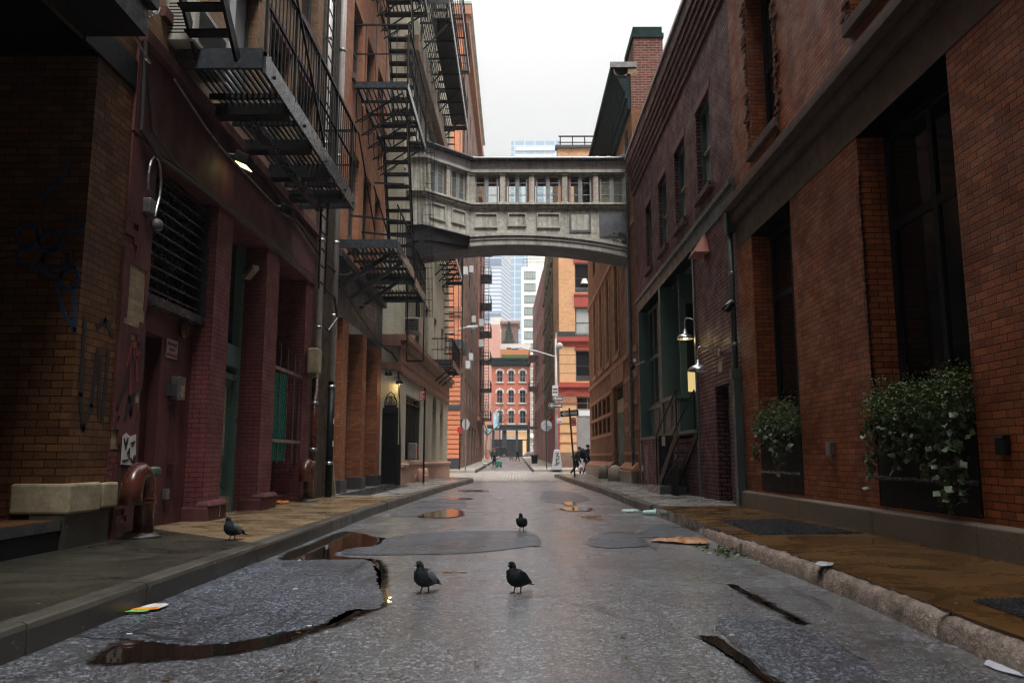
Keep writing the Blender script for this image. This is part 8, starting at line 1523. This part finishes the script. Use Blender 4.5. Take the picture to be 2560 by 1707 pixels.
pigeon(-0.71, 6.49, 0.0, R_(152), 1.0, PG['slate'], PG['pale'], 'slate pigeon with a pale grey wing walking left of the road centre', 0.6, 0.02)
pigeon(0.02, 6.49, 0.0, R_(146), 0.98, PG['dark'], PG['dark'], 'all charcoal pigeon with a white tail edge at the road centre', 0.7, 0.01)
pigeon(0.10, 11.82, 0.012, R_(168), 1.0, PG['dark'], PG['slate'], 'dark pigeon furthest away, on the edge of the asphalt repair', 0.3, 0.012)
pigeon(-3.11, 8.97, 0.16, R_(158), 1.02, PG['slate'], PG['pale'], 'pigeon with a green sheen neck standing on the left pavement', 0.5, 0.012)
# ---- litter
def crumple(pts, z, h, m, name, lb, cat, seed, parent=None):
    rr_ = random.Random(seed); pts2 = smooth_pts(pts, 3, 0.004, seed); c = Vector((sum(p[0] for p in pts2) / len(pts2), sum(p[1] for p in pts2) / len(pts2))); b = MB(); n = len(pts2); rings = 4
    for r in range(rings):
        f = 1 - r / rings
        for p in pts2: q = c + (Vector(p) - c) * f; b.v.append((q.x, q.y, z + rr_.uniform(0.2, 1) * h * (0.4 + 0.6 * (r > 0))))
    b.v.append((c.x, c.y, z + h * 0.7)); b.m = []
    for r in range(rings - 1):
        for k in range(n): b.f.append([r * n + k, r * n + (k + 1) % n, (r + 1) * n + (k + 1) % n, (r + 1) * n + k]); b.m.append(0)
    for k in range(n): b.f.append([(rings - 1) * n + k, (rings - 1) * n + (k + 1) % n, rings * n]); b.m.append(0)
    o = b.build(name, m, parent); s_ = o.modifiers.new('solid', 'SOLIDIFY'); s_.thickness = 0.003
    if parent is None: tag(o, lb, cat)
    return o
M['card'] = surf('wet_brown_cardboard', (0.42, 0.2, 0.09), (0.26, 0.12, 0.055), 0.45, 6, bst=0.2); crumple([(1.72, 10.35), (1.95, 10.6), (2.2, 10.58), (2.42, 10.45), (2.36, 9.98), (2.1, 10.02), (1.9, 10.2)], 0.012, 0.05, M['card'], 'cardboard', 'flattened brown cardboard box on the right of the road', 'cardboard', 3)
crumple([(2.4, 4.28), (2.62, 4.42), (2.75, 4.2), (2.5, 4.0)], 0.006, 0.012, plain('bluish_white_paper', (0.55, 0.57, 0.66), 0.4), 'paper_sheet', 'crumpled bluish white paper in the right foreground corner', 'paper', 5)
wr = thing('wrapper', 'torn snack wrapper in white, orange and green on the black patch', 'wrapper', (-2.55, 5.72, 0.02))
for pts, c, nm in (([(-2.6, 5.7), (-2.57, 5.88), (-2.46, 5.86), (-2.46, 5.72)], (0.6, 0.6, 0.6), 'white_panel'), ([(-2.62, 5.64), (-2.6, 5.72), (-2.46, 5.73), (-2.47, 5.66)], (0.7, 0.25, 0.02), 'orange_panel'), ([(-2.63, 5.56), (-2.61, 5.61), (-2.5, 5.63), (-2.5, 5.58)], (0.15, 0.4, 0.03), 'green_panel')): crumple(pts, 0.025, 0.012, plain(nm, c, 0.35), nm, '', '', 6, wr)
cp = thing('crushed_cup', 'crushed pale teal paper cup against the right kerb', 'cup', (2.42, 15.2, 0.03)); b = MB(); b.lathe((2.38, 15.15, 0.06), [(0.05, 0), (0.075, 0.22)], 12, 'x'); b.v = [(v[0], v[1], max(0.005, v[2] * 0.8)) for v in b.v]; b.build('cup', plain('pale_teal_card', (0.4, 0.6, 0.58), 0.5), cp); MB().lathe((2.6, 15.15, 0.05), [(0.08, 0), (0.082, 0.02)], 12, 'x').build('lid', M['sign_white'], cp)
crumple([(2.1, 16.2), (2.35, 16.5), (2.5, 16.3), (2.3, 16.0)], 0.004, 0.05, plain('pale_blue_wrapper', (0.45, 0.6, 0.62), 0.4), 'wrapper', 'pale blue wrapper by the right kerb past the crushed cup', 'wrapper', 8)
crumple([(2.5, 6.85), (2.62, 7.0), (2.68, 6.9), (2.55, 6.72)], 0.175, 0.02, plain('grey_paper_scrap', (0.45, 0.46, 0.52), 0.4), 'paper_scrap', 'grey paper scrap lying on the pink granite kerb', 'paper', 9)
crumple([(-4.75, 16.0), (-4.6, 16.25), (-4.5, 16.2), (-4.55, 15.95)], 0.17, 0.06, plain('orange_peel_scrap', (0.6, 0.2, 0.03), 0.5), 'wrapper', 'orange wrapper on the ledge below the lattice window', 'wrapper', 10)
stick = MB().tube([(-0.66, 7.62, 0.01), (-0.55, 7.6, 0.016), (-0.44, 7.6, 0.01)], 0.008, 6); solo('stick', stick, M['card'], 'thin brown stick lying between the two nearest pigeons', 'stick')
for i, (x, y) in enumerate(((1.2, 14.6), (1.32, 14.9), (1.28, 14.3))): solo('broken_slat', MB().bar((x, y, 0.012), (x + 0.22, y - 0.3, 0.02), 0.04, 0.012), M['card'], ('short dark slat nearest of the broken wood by the orange puddle', 'middle slat of the broken wood by the orange puddle', 'slat of broken wood furthest left by the orange puddle')[i], 'broken wood')
M['leaf_wet'] = surf('wet_brown_leaf', (0.16, 0.08, 0.025), (0.05, 0.03, 0.015), 0.4, 30, bst=0, dirt=0); M['leaf_pale'] = surf('pale_yellow_leaf', (0.3, 0.27, 0.12), (0.14, 0.16, 0.06), 0.4, 30, bst=0, dirt=0)
def flatleaf(m, s_):
    b = MB(); pts = [(0, -0.5), (0.22, -0.25), (0.3, 0.05), (0.18, 0.35), (0, 0.5), (-0.2, 0.33), (-0.28, 0.0), (-0.2, -0.28)]
    b.extr([(p[0] * s_, p[1] * s_, 0.002 + 0.006 * abs(p[0])) for p in pts], (0, 0, 0.002)); return b
proto = tag(flatleaf(M['leaf_wet'], 0.045).build('fallen_leaf', M['leaf_wet']), 'small dark wet leaf lying on the alley ground', 'leaf', 'small fallen leaves on the ground'); rr_ = random.Random(44)
def ground_z(x, y): return 0.176 if x > 2.75 or x < -2.85 else 0.026
spots = [(rr_.uniform(-2.2, 2.4), rr_.uniform(3.9, 13)) for i in range(46)] + [(rr_.uniform(2.85, 4.1), rr_.uniform(4.8, 12)) for i in range(16)] + [(rr_.uniform(-4.3, -2.9), rr_.uniform(5.2, 9)) for i in range(14)]
for i, (x, y) in enumerate(spots):
    o = proto if i == 0 else proto.copy()
    if i: COL.objects.link(o)
    zz = 0.17 if abs(x) > 2.75 else (0.026 if (x < -0.9 and 4.7 < y < 8.5) else 0.016 if y < 5.6 and x > 1.1 else 0.013 if y > 8.9 else 0.005)
    o.location = (x, y, zz); o.rotation_euler = (0, 0, rr_.uniform(0, 6.28)); o.scale = (rr_.uniform(.5, 1.2),) * 3
for i, (x, y, lb) in enumerate(((-2.28, 4.87, 'pale cigarette end at the near edge of the black patch'), (-1.28, 5.1, 'cigarette end beside the puddle ribbon'), (-1.75, 6.5, 'cigarette end on the middle of the black patch'), (-2.2, 8.3, 'cigarette end at the far edge of the black patch'), (1.25, 4.85, 'cigarette end by the broken asphalt edge at right'))):
    solo('cigarette_end', MB().tube([(x, y, 0.03), (x + 0.03, y + 0.006, 0.03)], 0.005, 6), M['sign_white'], lb, 'cigarette end')
solo('weed_clump', (lambda b: [leaf(b, Vector((2.35 + rr_.gauss(0, .12), 9.3 + rr_.gauss(0, .35), 0.01)), 0.07, rr_, 0.6) for i in range(90)] and b)(MB()), M['leaf_a'], 'clump of green weeds at the foot of the pink granite kerb', 'weed')
# ------------------------------------------------------------ damp air down the street
hz = bpy.data.materials.new('damp_air'); hz.use_nodes = True; hz.node_tree.nodes.clear(); ho = hz.node_tree.nodes.new('ShaderNodeOutputMaterial'); hv = hz.node_tree.nodes.new('ShaderNodeVolumePrincipled'); hv.inputs['Density'].default_value = 0.0005; hv.inputs['Color'].default_value = (0.86, 0.9, 0.95, 1); hv.inputs['Anisotropy'].default_value = 0.2; hz.node_tree.links.new(hv.outputs[0], ho.inputs['Volume'])
tag(MB().box(-70, -45, -1.2, 70, 490, 195).build('haze', hz), 'thin damp haze filling the street and the air before the towers', 'haze', None, 'stuff')
S.cycles.volume_bounces = 0; S.cycles.volume_max_steps = 32
